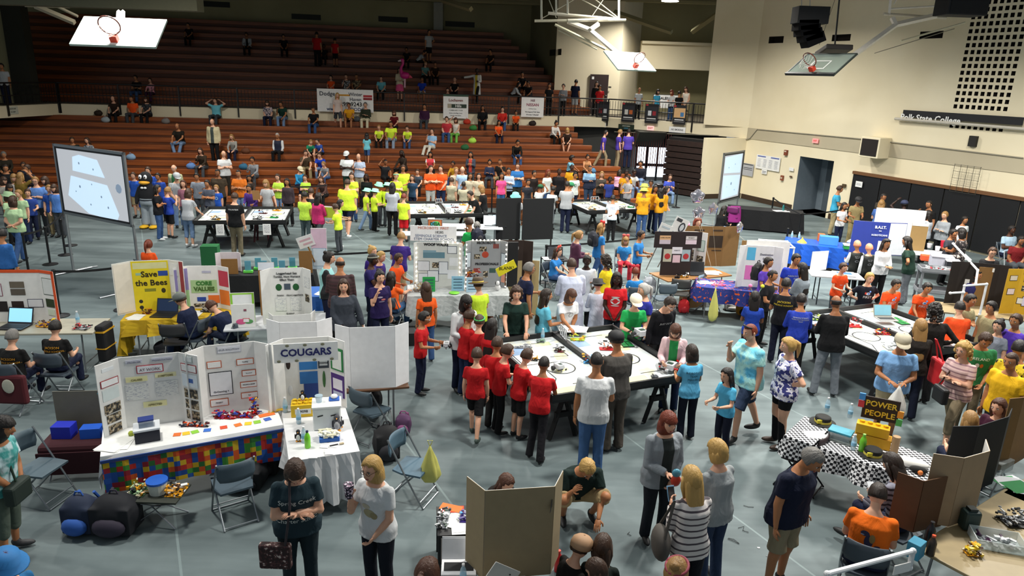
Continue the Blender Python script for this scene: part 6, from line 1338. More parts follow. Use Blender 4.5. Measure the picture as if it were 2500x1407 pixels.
def plastic_bag(label, loc, h, w_, col, seed=1, name='plastic_bag', tall=True):
 t = thing(name, label, 'bag', loc); rnd = random.Random(seed); mb = MB(); n = 18; prof = [(0, .012), (-.15, .22), (-.35, .55), (-.6, .85), (-.82, 1.0), (-.95, .72), (-1, .25)]; vs = []
 for z, r in prof:
  for k in range(n): a = 2*math.pi*k/n; rr = r*w_/2*(1+.16*math.sin(5*a+z*3+seed)+.08*rnd.random()); vs.append((rr*math.cos(a), rr*.7*math.sin(a), z*h))
 mb.add(vs, [(i*n+k, i*n+(k+1) % n, (i+1)*n+(k+1) % n, (i+1)*n+k) for i in range(len(prof)-1) for k in range(n)]+[tuple(range(n-1, -1, -1)), tuple((len(prof)-1)*n+k for k in range(n))]); mb.B('sack', mat(col, .35, alpha=.93), t, sm=True)
 MB().tube([(-.01, 0, -.01), (-.03, 0, .05), (.03, 0, .05), (.01, 0, -.01)], .006, 5).B('handle', mat(col, .4), t); return t
def stanchion(label, p, to=None, h=1.0):
 t = thing('stanchion', label, 'barrier post', (p.x, p.y, 0)); mb = MB(); mb.lathe([(.18, 0), (.18, .015), (.05, .045), (.03, .05)], n=20); mb.B('base', mat('0e0f12', .5), t, sm=False)
 MB().lathe([(.028, .03), (.028, h-.06)], n=12).B('pole', mat('0e0f12', .4), t); MB().lathe([(.036, h-.08), (.038, h-.01), (.03, h)], n=12).B('cap', mat('0a0a0c', .4), t)
 if to is not None:
  d = Vector((to.x-p.x, to.y-p.y, 0)); n = 6; mb = MB(); vs = []
  for i in range(n+1): f = i/n; q = d*f; s_ = -.03*math.sin(math.pi*f); vs += [(q.x, q.y, h-.065+s_), (q.x, q.y, h-.015+s_)]
  mb.add(vs, [(2*i, 2*i+2, 2*i+3, 2*i+1) for i in range(n)]); o = mb.B('belt', mat('0c0d10', .7), t); s = o.modifiers.new('t', 'SOLIDIFY'); s.thickness = .003
 return t
# ================================================================ things on the floor
V = lambda u, v, z=.75: P(u, v, z)
CT = game_table('centre robot game table with the red tee children around it', (1.22, 10.62), 24, 2.34, 2.3)
RT = game_table('right robot game table with two laptops on it', (6.85, 12.55), 23, 2.34, 2.3)
LT = game_table('leftmost far robot game table before the referees', (-8.05, 21.15), 12, 2.5, 2.2)
MT = game_table('middle far robot game table behind the white charter school sign', (-2.35, 23.3), 14, 2.5, 2.3)
FT = game_table('rightmost far robot game table beside the golden tee group', (3.15, 25.0), 20, 2.3, 2.1)
def M_(t, x, y, label, kind='m', **k):
 p = on_table(t, x, y, .812); return robot(label, p, **k) if kind == 'r' else model(label, p, **k)
M_(CT, -.62, -.25, 'red and white robot on the front left mat of the centre table', 'r', cols=('red', 'wht', 'blk'), seed=3, yaw=.5)
M_(CT, -.25, -.9, 'green and black brick plant model at the front edge of the centre table', cols=('lime', 'blk', 'khaki'), ext=(.22, .14, .08), seed=4)
M_(CT, -.25, .45, 'small dark red model in the middle of the left mat', cols=('dred', 'blk', 'grey'), ext=(.16, .1, .10), seed=5)
M_(CT, -.8, .25, 'small black vehicle model near the boys on the centre table', cols=('blk', 'gold'), ext=(.12, .08, .05), n=12, seed=6)
M_(CT, -.75, .8, 'grey block model at the back of the left mat', cols=('grey', 'lgrey'), ext=(.3, .1, .05), n=12, seed=7)
M_(CT, -.35, .95, 'grey and green cube model beside the water bottle', cols=('grey', '8fae9c'), ext=(.14, .1, .06), n=10, seed=8)
M_(CT, .02, -.15, 'blue and red animal model standing on the middle border of the centre table', cols=('cyan', 'red', 'gold', 'blk'), ext=(.30, .10, .14), n=26, seed=9)
M_(CT, .55, .30, 'red brick crane model in the circle of the right mat', cols=('red', 'dorange', 'blk', 'wht'), ext=(.26, .16, .12), n=30, seed=10)
M_(CT, .3, .85, 'yellow green flower model at the back of the right mat', cols=('lime', 'khaki', 'gold'), ext=(.26, .14, .08), n=26, seed=11)
M_(CT, 1.0, -.85, 'robot with big wheels handled by the girl in the pink jacket', 'r', cols=('wht', 'blk', 'red'), seed=12, s=1.3, yaw=-.6)
M_(CT, .65, -.95, 'small dark block model at the front of the right mat', cols=('dgrey', 'grey'), ext=(.12, .1, .04), n=8, seed=13)
def gate(label, t, x, y, yaw=0, h=.26, w_=.30):
 o = thing('gate_model', label, 'model', on_table(t, x, y, .806), t.rotation_euler[2]+yaw); mb = MB()
 for k in range(4): mb.box((-w_/2+k*w_/3, 0, h/2), (.018, .018, h))
 for z in (.08, h): mb.box((0, 0, z), (w_, .016, .016))
 mb.tube([(w_/2, 0, h), (w_/2+.04, -.14, 0)], .006, 5); mb.B('beams', mat('b9bcc0', .4), o); bricks(o, 'bricks', 8, (w_, .05, .05), ('grey', 'blk'), seed=3); return o
gate('grey brick gate model standing on the border of the centre table', CT, .02, .85, 1.4)
gate('white brick gate model at the right end of the right game table', RT, .95, -.5, .3, .24, .25)
gate('white brick gate on the middle far table', MT, -.02, .9, 0, .2, .2); gate('second white brick gate at the front of the middle far table', MT, .02, -.9, .3, .2, .16); gate('white brick gate on the rightmost far table', FT, .02, .85, 0, .2, .3)
o = thing('brick_plate_grid', 'green brick grid plate on the right mat of the centre table', 'model', on_table(CT, 1.0, .45, .808), CT.rotation_euler[2]-.2)
for nm, (q, yy) in {'': ((0, 0), 0)}.items():
 MB().box((0, 0, .004), (.20, .42, .008)).B('base_plate', mat('111a14', .5), o); mb = MB(); [mb.box((-.05+.1*i, -.15+.1*j, .012), (.085, .085, .010)) for i in range(2) for j in range(4)]; mb.B('green_tile', mat('1f7a3c', .4), o)
o2 = copy_tree(o); o2.location = on_table(RT, .80, .30, .808); o2['label'] = 'green brick grid plate beside the silver laptop'
papers('large white papers on the back border of the centre table', on_table(CT, .35, 1.12, .895), R_(20), 4, (.40, .28), spread=.07, seed=2)
bottle('clear water bottle on the centre table by the dark green polo', on_table(CT, -.28, 1.02, .81))
laptop('open silver laptop seen from behind on the right game table', on_table(RT, .45, .30, .885), R_(203), body='9c9a92', s=1.05, off=True)
laptop('open dark laptop with light blue screen on the corner of the right game table', on_table(RT, .15, -1.0, .895), R_(12), scr='7fb8cc', s=1.25, emit=.55)
for x, y, lb, cc, sd, ex in [(-.30, .35, 'red and white brick tower model in the circle of the right game table', ('red', 'wht', 'dred'), 21, (.26, .2, .16)), (-.15, -.15, 'red and blue model on the middle border of the right game table', ('red', 'navy', 'gold'), 22, (.32, .1, .10)), (-.75, .9, 'dark green plant model at the back of the right game table', ('mgreen', 'blk', 'lime'), 23, (.26, .18, .09)),
  (-.55, -.75, 'heap of clear and grey bricks on the right game table', ('lgrey', 'wht', 'grey'), 24, (.36, .24, .10)), (-.15, -.65, 'small red model next to the dark laptop', ('red', 'dred'), 25, (.14, .12, .09)), (.72, -.15, 'thin grey frame model on the right game table', ('grey', 'wht'), 26, (.14, .1, .16))]:
 M_(RT, x, y, lb, cols=cc, seed=sd, ext=ex, n=30)
for t, nm in ((LT, 'leftmost far table'), (MT, 'middle far table'), (FT, 'rightmost far table')):
 for i, (x, y, d_, cc) in enumerate([(-.75, -.55, 'black and yellow model at the front left of the ', ('blk', 'gold')), (.45, .35, 'dark red model near the centre of the ', ('dred', 'blk', 'grey')), (.85, -.35, 'green brick model on the right part of the ', ('green', 'mgreen')), (.4, -.55, 'black figure models at the front of the ', ('blk', 'dgrey', 'wht')), (-.5, .5, 'white and grey model at the back left of the ', ('wht', 'grey')), (.8, .8, 'yellow and brown model at the back right of the ', ('gold', 'brown'))]):
  M_(t, x, y, d_+nm, cols=cc, seed=31+i, ext=(.26, .18, .10), n=22)
 for k, x in enumerate((-.55, .72)):
  o = thing('notice_sheet', 'white sheet taped to the %s front edge of the %s' % (('left', 'right')[k], nm), 'paper', t.matrix_basis@Vector((x, -1.22 if t is not LT else -1.13, .62)), t.rotation_euler[2]); MB().box((0, 0, 0), (.22, .004, .32)).B('sheet', WHT, o); MB().box((0, -.004, .02), (.15, .002, .22)).B('printed_patch', pat('speck', 'd8d8d8', '8a8a90'), o)
# ---- foreground left: patchwork table and its boards
T1 = ftable('long folding table under the patchwork skirt in the left foreground', (-3.93, 8.10), 27, 2.0, .74)
pm = pat('patch', '14428c', 'b02420', '3f8a34', 'c9a41e', 'c8521a', '2a6a30', '1c4f9c', '8a1c2c', scale=15); c1 = cloth('white cloth with a patchwork skirt of coloured squares on the front table', T1, 2.0, .74, 0, WHT, drops=(.07, .12, .2, .45), wave=.003)
mb = MB(); n = 26
vs = [(-1.01+2.02*i/n, -.425+.010*math.sin(i*1.7), .70-.42*j/6) for j in range(7) for i in range(n+1)]; mb.add(vs, [(j*(n+1)+i, j*(n+1)+i+1, (j+1)*(n+1)+i+1, (j+1)*(n+1)+i) for j in range(6) for i in range(n)]); o = mb.B('patchwork_skirt', pm, c1); s_ = o.modifiers.new('t', 'SOLIDIFY'); s_.thickness = .004
MB().box((0, -.43, .695), (2.04, .02, .035)).B('blue_band', mat('1c3a78'), c1)
def T(t, x, y, z=.748): return t.matrix_basis@Vector((x, y, z))
OR = 'c05a2c'
trifold('white display board with yellow notes and photos, left one on the patchwork table', T(T1, -.42, .24), 22, .66, .30, .93, 42, items=[('c', -.25, .93, .28, .05, 'dcdce6'), ('c', .22, .93, .36, .05, 'dcdce6'), ('c', .0, .81, .42, .09, 'efeff2', 'b01c30'), ('c', -.24, .68, .36, .07, 'efe9b0'), ('c', .25, .70, .36, .06, 'eee8b8'), ('c', .02, .30, .40, .08, 'efe9b0'), ('c', -.25, .50, .38, .22, 'txt'), ('c', .25, .50, .38, .22, 'txt'),
   ('l', 0, .72, .7, .08, 'ececec', '9a2c34'), ('l', 0, .90, .5, .05, 'e2e6e8'), ('l', 0, .56, .7, .16, 'd4dedd'), ('l', 0, .36, .7, .13, 'pic'), ('l', 0, .22, .6, .12, 'pic'), ('l', 0, .07, .55, .12, 'pic'), ('r', 0, .80, .75, .09, 'ececec', '9a2c34'), ('r', 0, .93, .4, .07, 'e6eaea', 'b8c4c0'), ('r', 0, .62, .8, .18, 'd9e2ea'), ('r', .05, .62, .25, .06, '3a62a8'), ('r', 0, .43, .68, .13, 'pic'), ('r', 0, .27, .68, .13, 'pic'), ('r', 0, .11, .68, .13, 'pic')],
   texts=[('PROBLEM', 'c', -.25, .92, .034, '8a8a98'), ('PRESENTATION', 'c', .22, .92, .032, '8a8a98'), ('AT WORK', 'c', 0, .80, .05, '8a7a80'), ('CAUSES', 'c', -.24, .67, .036, '8a8050'), ('SYMPTOMS', 'c', .25, .69, .034, '8a8050'), ('AFFECTED', 'c', .02, .29, .034, '8a8050')])
trifold('white display board with orange framed cards, right one on the patchwork table', T(T1, .50, .24), 22, .60, .28, .95, 42, items=[('c', 0, .92, .45, .08, 'e9e9ee', 'c4c4cc'), ('c', -.32, .72, .26, .08, 'efeeec', OR), ('c', .30, .72, .32, .07, 'efeeec', OR), ('c', .36, .55, .26, .07, 'efeeec', OR), ('c', .34, .38, .32, .07, 'efeeec', OR), ('c', .34, .22, .32, .07, 'efeeec', OR), ('c', -.28, .16, .34, .09, 'efeeec', OR), ('c', -.22, .44, .44, .32, 'e2e2e6', '1c1c26'), ('c', -.22, .46, .34, .2, 'd0d4da')],
   texts=[('OUR SOLUTION', 'c', 0, .92, .034, '9a9aa4'), ('Funding', 'c', .30, .72, .022, '33333c'), ('Structure', 'c', .36, .55, .02, '33333c'), ('FOLLOW A GUIDE', 'c', .34, .38, .018, '33333c'), ('Fun', 'c', .34, .22, .022, '33333c'), ('PROJECT', 'c', -.28, .16, .022, '33333c'), ('GrOomIng +', 'c', -.22, .32, .035, '1c1c26')])
t = bxt('storage_box', 'dark box with white lid and a clear tub on top on the patchwork table', 'box', T(T1, -.52, -.13), (.27, .22, .15), '121626', 27, 'd4d8dc')
MB().box((0, 0, .21), (.16, .12, .09)).B('inner_tub', mat('8fa0b4', .2, alpha=.6), t, bevel=.01); MB().box((0, 0, .262), (.17, .13, .015)).B('tub_lid', mat('22357a', .4), t)
t = thing('tennis_ball', 'yellow green tennis balls beside the lidded box', 'ball', T(T1, -.70, .02, .78)); MB().ell((0, 0, 0), (.033,)*3).B('ball', mat('b5c04a', .8), t, sm=True); o2 = copy_tree(t); o2.location = T(T1, -.64, -.03, .78); t['group'] = o2['group'] = 'tennis balls by the box'
for i, (x, y, cc, nm) in enumerate([(-.20, -.16, 'e0702c', 'orange card, leftmost in the front row of the patchwork table'), (-.10, -.17, 'e8c02c', 'yellow card beside the leftmost orange card'), (.0, -.17, '8cc83c', 'lime card, third from the left in the front row'), (.14, -.18, '3a6fc8', 'blue card in the middle of the front row'), (.33, -.18, 'd8502c', 'red orange card right of the blue card'), (.50, -.18, 'e8782c', 'orange card left of the yellow one at the right'), (.62, -.19, 'e8c62c', 'yellow card near the right end of the patchwork table'), (.73, -.19, '8cc43c', 'lime card near the right end of the patchwork table'), (.86, -.16, '3a62b8', 'blue card at the right end of the patchwork table')]):
 t = thing('note_card', nm, 'card', T(T1, x, y), T1.rotation_euler[2]+.2*(i % 3-1)); MB().box((0, 0, .002), (.085, .085, .003)).B('card', mat(cc, .7), t)
t = thing('paper_strip', 'orange and yellow paper strips at the right end of the patchwork table', 'paper', T(T1, .93, -.02), .6); MB().box((-.06, 0, .003), (.2, .09, .003)).B('orange_strip', mat('e8702c', .7), t); MB().box((.08, .05, .006), (.2, .07, .003)).B('yellow_strip', mat('e8b82c', .7), t)
M1 = lambda T0, x, y, lb, z=.75, **k: model(lb, T(T0, x, y, z), **k)
M1(T1, .38, .10, 'red and purple brick heap before the orange framed board', cols=('red', 'dred', 'hot', 'royal'), ext=(.28, .12, .08), n=50, seed=41); M1(T1, .74, .06, 'tall red and black brick figure at the right of the board', cols=('red', 'blk', 'gold', 'royal'), ext=(.10, .08, .22), n=46, seed=42)
M1(T1, .62, .02, 'low red brick heap in front of the tall figure', cols=('red', 'dred', 'royal'), ext=(.22, .10, .06), n=34, seed=43); M1(T1, .0, .0, 'row of small red and black bricks in front of the yellow note board', cols=('dred', 'blk', 'orange', 'navy'), ext=(.34, .06, .04), n=26, seed=44)
papers('white papers and ring binder at the left end of the patchwork table', T(T1, -.85, -.12), R_(25), 5, (.28, .36), spread=.03, seed=4)
# ---- cougars table
T2 = ftable('table under a long white sheet with the cougars display', (-2.42, 8.25), 111, 1.62, .78)
cloth('white sheet hanging to the floor over the cougars table', T2, 1.62, .78, 0, pat('dye', 'd8d8d8', 'cfcfd0', 'dedee0', scale=.4), drops=(.55, .35, .35, .62), wave=.02)
trifold('white cougars display board with blue and green sheets', T(T2, .66, .04), 14, .58, .30, .95, 48, items=[('c', .02, .60, .40, .16, '2f7ac0'), ('c', .02, .40, .40, .18, '2a6fb4'), ('c', .06, .20, .32, .22, '1c3f8a'), ('c', -.42, .62, .10, .16, 'o2c1c18'), ('c', -.40, .22, .10, .16, 'od8dadc'), ('c', .36, .62, .24, .18, '3c4450'), ('c', .36, .62, .18, .10, 'd4d8da'), ('r', 0, .70, .80, .34, '1f7a3c'), ('r', .0, .69, .58, .28, 'e9ebe6'), ('r', 0, .30, .84, .34, '4a2a78'), ('r', 0, .32, .6, .16, 'e4e0ea'), ('r', 0, .16, .6, .09, 'b8c0dc'), ('c', .36, .36, .07, .26, 'o3f6f3c')],
   texts=[('WHERE IS THE', 'c', .36, .68, .026, '14181c'), ('CHANGE', 'c', .36, .61, .03, '14181c')])
t = thing('name_sign', 'white paper sign reading cougars across the display board', 'sign', T(T2, .62, .04, 1.60), R_(14)); MB().box((0, -.19, -.02), (.80, .012, .26)).B('panel', WHT, t); text('COUGARS', .135, mat('1a2060', .7), t, (0, -.20, -.02), bold=.03)
for k in range(7): MB().ell((-.34+k*.11, -.205, .085 if k % 2 else -.125), (.025, .003, .018)).B('sticker', mat('7a7a62', .8), t)
t = bxt('brick_box', 'yellow brick shaped box with a penguin toy on top on the cougars table', 'box', T(T2, .36, .14), (.30, .19, .17), 'e0b81c', 14)
for i in range(4):
 for j in range(2): MB().lathe([(.028, .17), (.028, .195)], (-.105+.07*i, -.045+.09*j, 0), 14).B('stud', mat('e0b81c', .4), t)
MB().box((0, -.098, .08), (.20, .004, .07)).B('label_sheet', WHT, t); text('19098', .05, LET, t, (0, -.102, .08))
def penguin(label, loc, s, col='15151a', belly='e6e4de'):
 t = thing('toy_penguin', label, 'toy', loc, R_(10)); MB().ell((0, 0, .07*s), (.045*s, .04*s, .07*s)).B('body', mat(col, .8), t, sm=True); MB().ell((0, -.018*s, .065*s), (.034*s, .028*s, .055*s)).B('belly', mat(belly, .8), t, sm=True); MB().ell((0, 0, .155*s), (.032*s,)*3).B('head', mat(col, .8), t, sm=True); MB().tube([(0, -.03*s, .155*s), (0, -.05*s, .150*s)], [.008*s, .002]).B('beak', mat('d8902c'), t)
 for sx in (-1, 1): MB().ell((sx*.022*s, -.02*s, .006*s), (.02*s, .03*s, .008*s)).B('foot', mat('d8902c'), t); MB().ell((sx*.048*s, 0, .075*s), (.008*s, .02*s, .045*s)).B('flipper', mat(col, .8), t)
 return t
penguin('small white and black toy penguin standing on the yellow brick box', T(T2, .36, .14, .945), .75, belly='f0f0f0'); penguin('grey fluffy toy penguin right of the white cooler', T(T2, -.22, -.22), 1.15, '4a4a50', 'a9a9aa'); penguin('second toy penguin lying behind the grey one', T(T2, -.14, -.27), .8); penguin('toy penguin with grey cap behind the clear cup', T(T2, -.36, .26), .8)
t = bxt('foam_cooler', 'white foam cooler with slotted sides on the cougars table', 'cooler', T(T2, -.05, -.12), (.34, .27, .30), 'e9ebe9', 14, 'eff0ee', bevel=.02)
for x in (-.08, .08): MB().box((x, -.137, .20), (.07, .006, .014), ry=-.2).B('slot', mat('1a1a1c'), t)
t = bxt('snow_tray', 'blue base with a white bowl on the cooler lid', 'toy', T(T2, -.01, -.22, .775+.3), (.13, .11, .02), '2a5fb8', 14); MB().ell((0, 0, .045), (.045, .045, .03)).B('bowl', WHT, t, sm=True)
t = thing('plastic_cup', 'clear plastic cup on the cooler lid', 'cup', T(T2, -.03, -.03, .775+.3)); MB().lathe([(.035, 0), (.05, .09)], n=14).B('cup', mat('b9cfdc', .2, alpha=.6), t)
t = bxt('ice_model', 'blue tray with white cream coloured ice blocks on the cougars table', 'model', T(T2, -.42, -.10), (.24, .17, .05), '2260b4', 16); bricks(t, 'ice_blocks', 26, (.22, .14, .05), ('e8e2c8', 'e4e8ea', 'd8d4b8'), z=.05, seed=51, unit=.05)
bottle('small water bottle in the middle of the cougars table', T(T2, .10, .22)); bottle('water bottle left of the yellow brick box', T(T2, .48, .36)); bottle('water bottle with blue label in front of the toy penguins', T(T2, -.42, .20)); bottle('bright green sports bottle with navy cap on the cougars table', T(T2, -.56, .17), '7ad02c', '1a2244', .22, .036, False)
t = thing('paint_brush', 'paint brush lying on the white sheet', 'brush', T(T2, -.60, -.18, .757), .5); MB().tube([(-.10, 0, 0), (.0, 0, 0)], .008).B('handle', mat('26262a'), t); MB().box((.045, 0, 0), (.05, .03, .012)).B('bristles', mat('b8a888'), t)
papers('small white papers scattered at the front of the cougars table', T(T2, -.68, .0), 0, 5, (.10, .07), spread=.16, seed=6)
# brown table with the back of a white board
T3 = ftable('brown folding table behind the white blank board', (-2.42, 9.62), 17, 1.83, .76, top='5a3c26')
trifold('large blank white display board seen from behind', V(912, 948), 192, .62, .26, .93, 40, face='dcdde0', back='dfe0e2')
trifold('blank white board rear standing behind the cougars display', V(735, 935), 190, .50, .26, .93, 40, face='dcdde0', back='dfe0e2')
# ---- yellow table
T4 = ftable('folding table under a yellow cloth', (-6.0, 12.42), 14, 1.9, .76); cloth('yellow cloth with a long corner on the bees table', T4, 1.9, .76, 0, pat('dye', 'd2ad1c', 'c09a16', 'dcb824', scale=.6), drops=(.28, .5, .3, .68), wave=.03)
trifold('yellow display board about saving the bees', T(T4, -.52, .14), 18, .62, .32, .95, 35, face='e3e0d6', items=[('c', 0, .5, .98, .98, 'e6cf1c'), ('c', 0, .9, .9, .12, 'e0dca0'), ('c', .33, .74, .26, .10, '2a4a9c'), ('c', -.32, .74, .14, .05, '9cc0a0'), ('c', .12, .30, .66, .17, 'dfdac0'), ('c', -.33, .20, .12, .08, 'o2a2a26'), ('c', -.33, .08, .12, .08, 'o2a2a26'), ('c', -.05, .42, .3, .06, '8a8a26'), ('c', .3, .40, .12, .10, 'o3a3418'), ('r', -.15, .82, .55, .24, 'e6e4de'), ('r', -.15, .5, .55, .30, 'e6e4de'), ('r', -.15, .2, .55, .2, 'e6e0c8'), ('r', .36, .5, .24, .98, '9a3c3c'), ('l', 0, .5, .9, .94, 'e4dccc')],
   texts=[('Save', 'c', -.04, .73, .15, '2c2410'), ('the Bees', 'c', .0, .56, .15, '2c2410')])
trifold('white core values display board with pink and orange wings', T(T4, .36, .16), 10, .52, .26, .82, 35, items=[('c', 0, .52, .88, .30, 'a8c890'), ('c', .12, .86, .3, .05, 'b8b8cc'), ('c', -.12, .22, .30, .10, '2a4aa0'), ('c', .30, .22, .38, .18, 'e8742c'), ('r', 0, .72, .9, .36, 'c23c50'), ('r', 0, .28, .9, .34, 'ee8030'), ('l', 0, .7, .9, .5, '8a80b4'), ('l', 0, .25, .9, .4, '9cc48c'), ('c', 0, .08, .8, .08, 'pic')],
   texts=[('CORE', 'c', .0, .59, .105, '3a7a34', .05), ('VALUES', 'c', .0, .46, .105, '4a6a30', .05)])
laptop('open black laptop on the yellow table', T(T4, -.30, -.18), R_(14), scr='16243c', emit=.5, s=1.15)
papers('white papers at the left end of the yellow table', T(T4, -.72, -.20), .2, 3, seed=7); papers('white papers in front of the capped child on the yellow table', T(T4, .18, -.14), .2, 3, seed=8)
M1(T4, -.62, .0, 'red and brown bricks beside the black laptop', cols=('dred', 'brown', 'gold'), ext=(.14, .12, .10), n=24, seed=61); M1(T4, .45, -.05, 'black and white robot parts on the yellow table', cols=('blk', 'wht', 'grey'), ext=(.3, .14, .08), n=40, seed=62)
chair(-5.85, 11.75, 192, 'empty dark folding chair in front of the yellow table', '2a2a2c'); bag('dark bag with white straps under the yellow table', Vector((-6.2, 12.1, .02)), (.5, .3, .3), '14161c', 14)
# ---- sea turtle table
pb = V(690, 800); T5 = ftable('table with the sea turtle display', (pb.x-.22, pb.y+.35), 14, 1.7, .76, top='b9bcc0')
trifold('white display board about loggerhead sea turtles', T(T5, .22, -.02), 12, .54, .24, .98, 52, items=[('c', -.27, .64, .20, .13, 'o1f5a2c'), ('c', .27, .64, .20, .13, 'o1f5a2c'), ('c', 0, .65, .20, .11, '4a5664'), ('c', -.23, .32, .34, .26, 'txt'), ('c', .24, .32, .34, .26, 'txt'), ('r', 0, .45, .5, .14, 'pic'), ('r', 0, .75, .7, .2, 'txt')],
   texts=[('Loggerhead Sea', 'c', 0, .90, .055, '1e1e22'), ('Turtles, How Humans', 'c', 0, .84, .05, '1e1e22'), ('Effect Them', 'c', 0, .78, .05, '1e1e22'), ('Solution', 'c', -.23, .49, .036, '1e1e22'), ('About Loggerheads', 'c', .22, .49, .036, '1e1e22'), ('Question?', 'c', .05, .14, .034, '1e1e22')])
t = thing('plush_turtle', 'green plush turtle before the sea turtle board', 'toy', T(T5, .10, -.22)); MB().ell((0, 0, .05), (.13, .10, .05)).B('shell', mat('6fae2c', .9), t, sm=True); MB().ell((-.12, -.05, .035), (.045, .04, .035)).B('head', mat('a4d84c', .9), t, sm=True)
for sx, sy in ((-1, -1), (1, -1), (-1, 1), (1, 1)): MB().ell((sx*.10, sy*.09, .02), (.05, .03, .015)).B('flipper', mat('c08a3c' if sx > 0 else '8cc83c', .9), t)
t = thing('plush_turtle', 'small lime plush turtle at the right of the sea turtle board', 'toy', T(T5, .62, -.18)); MB().ell((0, 0, .04), (.06, .05, .04)).B('shell', mat('7ab030', .9), t, sm=True); MB().ell((-.05, -.04, .04), (.03,)*3).B('head', mat('b8dc5c', .9), t, sm=True)
bxt('picture_box', 'dark picture box in front of the sea turtle board', 'picture', T(T5, .42, -.20), (.17, .02, .17), '2a1c1a', 14)
t = trifold('white box board in front of the sea turtle table', Vector((T(T5, .3, -.52).x, T(T5, .3, -.52).y, .66)), 196, .62, .22, .36, 70, name='display_board')
trifold('green framed display board titled problem', T(T5, -.55, -.02), 14, .40, 0, .55, items=[('c', 0, .5, .98, .98, '8ec83c'), ('c', 0, .56, .8, .76, 'e6e8ea')], texts=[('Problem', 'c', 0, .5, .075, '8a8c92')])
t = trifold('white card with pink and green garden picture', T(T5, -.52, -.28), 14, .38, 0, .42, items=[('c', -.1, .25, .45, .24, 'od85a8a'), ('c', .22, .25, .4, .2, 'o5a9a5a'), ('c', .12, .3, .24, .14, 'ece8e8', 'c0484c'), ('c', .1, .75, .12, .08, '8a4a5a')])
# ---- cups table behind
pc = V(650, 668); T6 = ftable('black draped table with blue standing cards', (pc.x, pc.y+.25), 11, 1.9, .76, top='16181a'); cloth('black cloth on the blue card table', T6, 1.9, .76, 0, mat('131518', .9), drops=(.6, .6, .6, .6))
for i in range(6):
 t = thing('card_stand', ('blue card on a lime holder, %s' % ('leftmost in the front row', 'second in the front row', 'third in the front row', 'leftmost in the back row', 'middle of the back row', 'rightmost of the back row')[i]), 'card', T(T6, (-.52, -.10, .38, -.30, .14, .62)[i]*.8-.02, -.16 if i < 3 else .10), T6.rotation_euler[2])
 MB().box((0, 0, .03), (.20, .10, .055)).B('holder', mat('5fc84c', .5), t, bevel=.01); MB().box((0, 0, .16), (.13, .012, .22)).B('card', mat('5a9ab0', .6), t)
for x, lb, w_, h_ in ((-.80, 'brown cardboard panel left of the blue cards', .34, .34), (.80, 'brown cardboard panel right of the blue cards', .28, .50)): 
 t = trifold(lb, T(T6, x, -.24), 11, w_, 0, h_, face='8a6230', back='8a6230', name='cardboard_display', cat='cardboard')
trifold('white card box behind the left cardboard panel', T(T6, -.86, .05), 11, .34, .12, .42, 40, face='dcd2d8'); trifold('tall board of pale pink and blue sheets behind the cards', T(T6, 1.08, .05), 8, .34, 0, .95, items=[('c', 0, .75, .98, .48, 'e0c0d0'), ('c', 0, .25, .98, .48, 'c4d8e4'), ('c', 0, .3, .8, .42, 'd4e2ea', '7a9cb4')])
t = trifold('tilted white and pink sign on top of the pale board', T(T6, .84, .02, 1.28), 8, .36, 0, .26, items=[('c', 0, .65, .7, .16, 'd0a8b0'), ('c', .1, .3, .6, .16, 'd0a8b0')], name='sign', cat='sign'); t.rotation_euler[1] = -.35
o = MB().box((0, .02, -.13), (.03, .02, .5)).B('support_post', mat('8a6230'), t)
bxt('plastic_tote', 'green plastic tote on end left of the blue card table', 'box', P(517, 655), (.42, .34, .62), '1f6a3a', 11); trifold('narrow brown cardboard stand with white top behind the sea turtle board', T(T5, -.15, .32), 12, .28, 0, 1.0, face='8a6230', back='8a6230', items=[('c', 0, .93, .98, .14, 'd4dae4')], name='cardboard_display', cat='cardboard')
# ---- blue table with bags
p7 = V(775, 712); T7 = ftable('table with a blue cloth behind the grey cardigan woman', (p7.x-.1, p7.y), 10, 1.2, .7); cloth('bright blue cloth over the small table', T7, 1.2, .7, 0, mat('1f5aa8', .7), drops=(.4, .4, .3, .3)); papers('white papers on the blue cloth', T(T7, .2, -.1), .3, 4, seed=9)
plastic_bag('clear plastic bag on the blue cloth', T(T7, -.25, .05, .98), .22, .3, 'b9d0dc', 3)
trifold('pale board with a tree drawing leaning before the blue table', P(758, 835), 12, .55, 0, .62, items=[('c', -.2, .7, .16, .2, 'o4f9c3c'), ('c', -.2, .5, .03, .2, '8a6a4a'), ('c', .3, .7, .2, .14, 'a04a5a'), ('c', .15, .25, .35, .24, '7fb0a8')], face='cdd6d8')
# ---- woof / microbots table
T8 = ftable('long table under a grey dotted cloth', (-1.12, 14.4), 8, 2.1, .8); cloth('pale grey dotted cloth on the microbots table', T8, 2.1, .8, 0, pat('dye', 'a9aeae', 'b8bcbc', 'a0a6a6', scale=2), drops=(.42, .4, .3, .4), wave=.025)
def bulbs(t, pts):
 g = []
 for i, p in enumerate(pts): o = MB().ell(p, (.016,)*3, 8, 6).B('light_bulb', mat('fff4dc', .4, emit=6), t)
wb = [('c', 0, .50, .97, .97, 'bfc3c0'), ('c', -.1, .72, .5, .13, '5a7f8e'), ('c', -.2, .80, .3, .05, '7a9aa8'), ('c', .32, .84, .2, .14, 'd4d8dc', '20304a'), ('c', .36, .58, .2, .18, 'd4d8dc', '20304a'), ('c', -.34, .48, .26, .2, 'cdd2d8', '20304a'), ('c', -.05, .5, .18, .12, 'pic'), ('c', .12, .44, .2, .26, 'cdd2d8', '20304a'), ('c', -.12, .26, .24, .22, 'cdd2d8', '20304a'), ('c', .34, .3, .24, .2, 'cdd2d8', '20304a'), ('c', -.35, .22, .2, .18, 'cdd2d8', '20304a')]
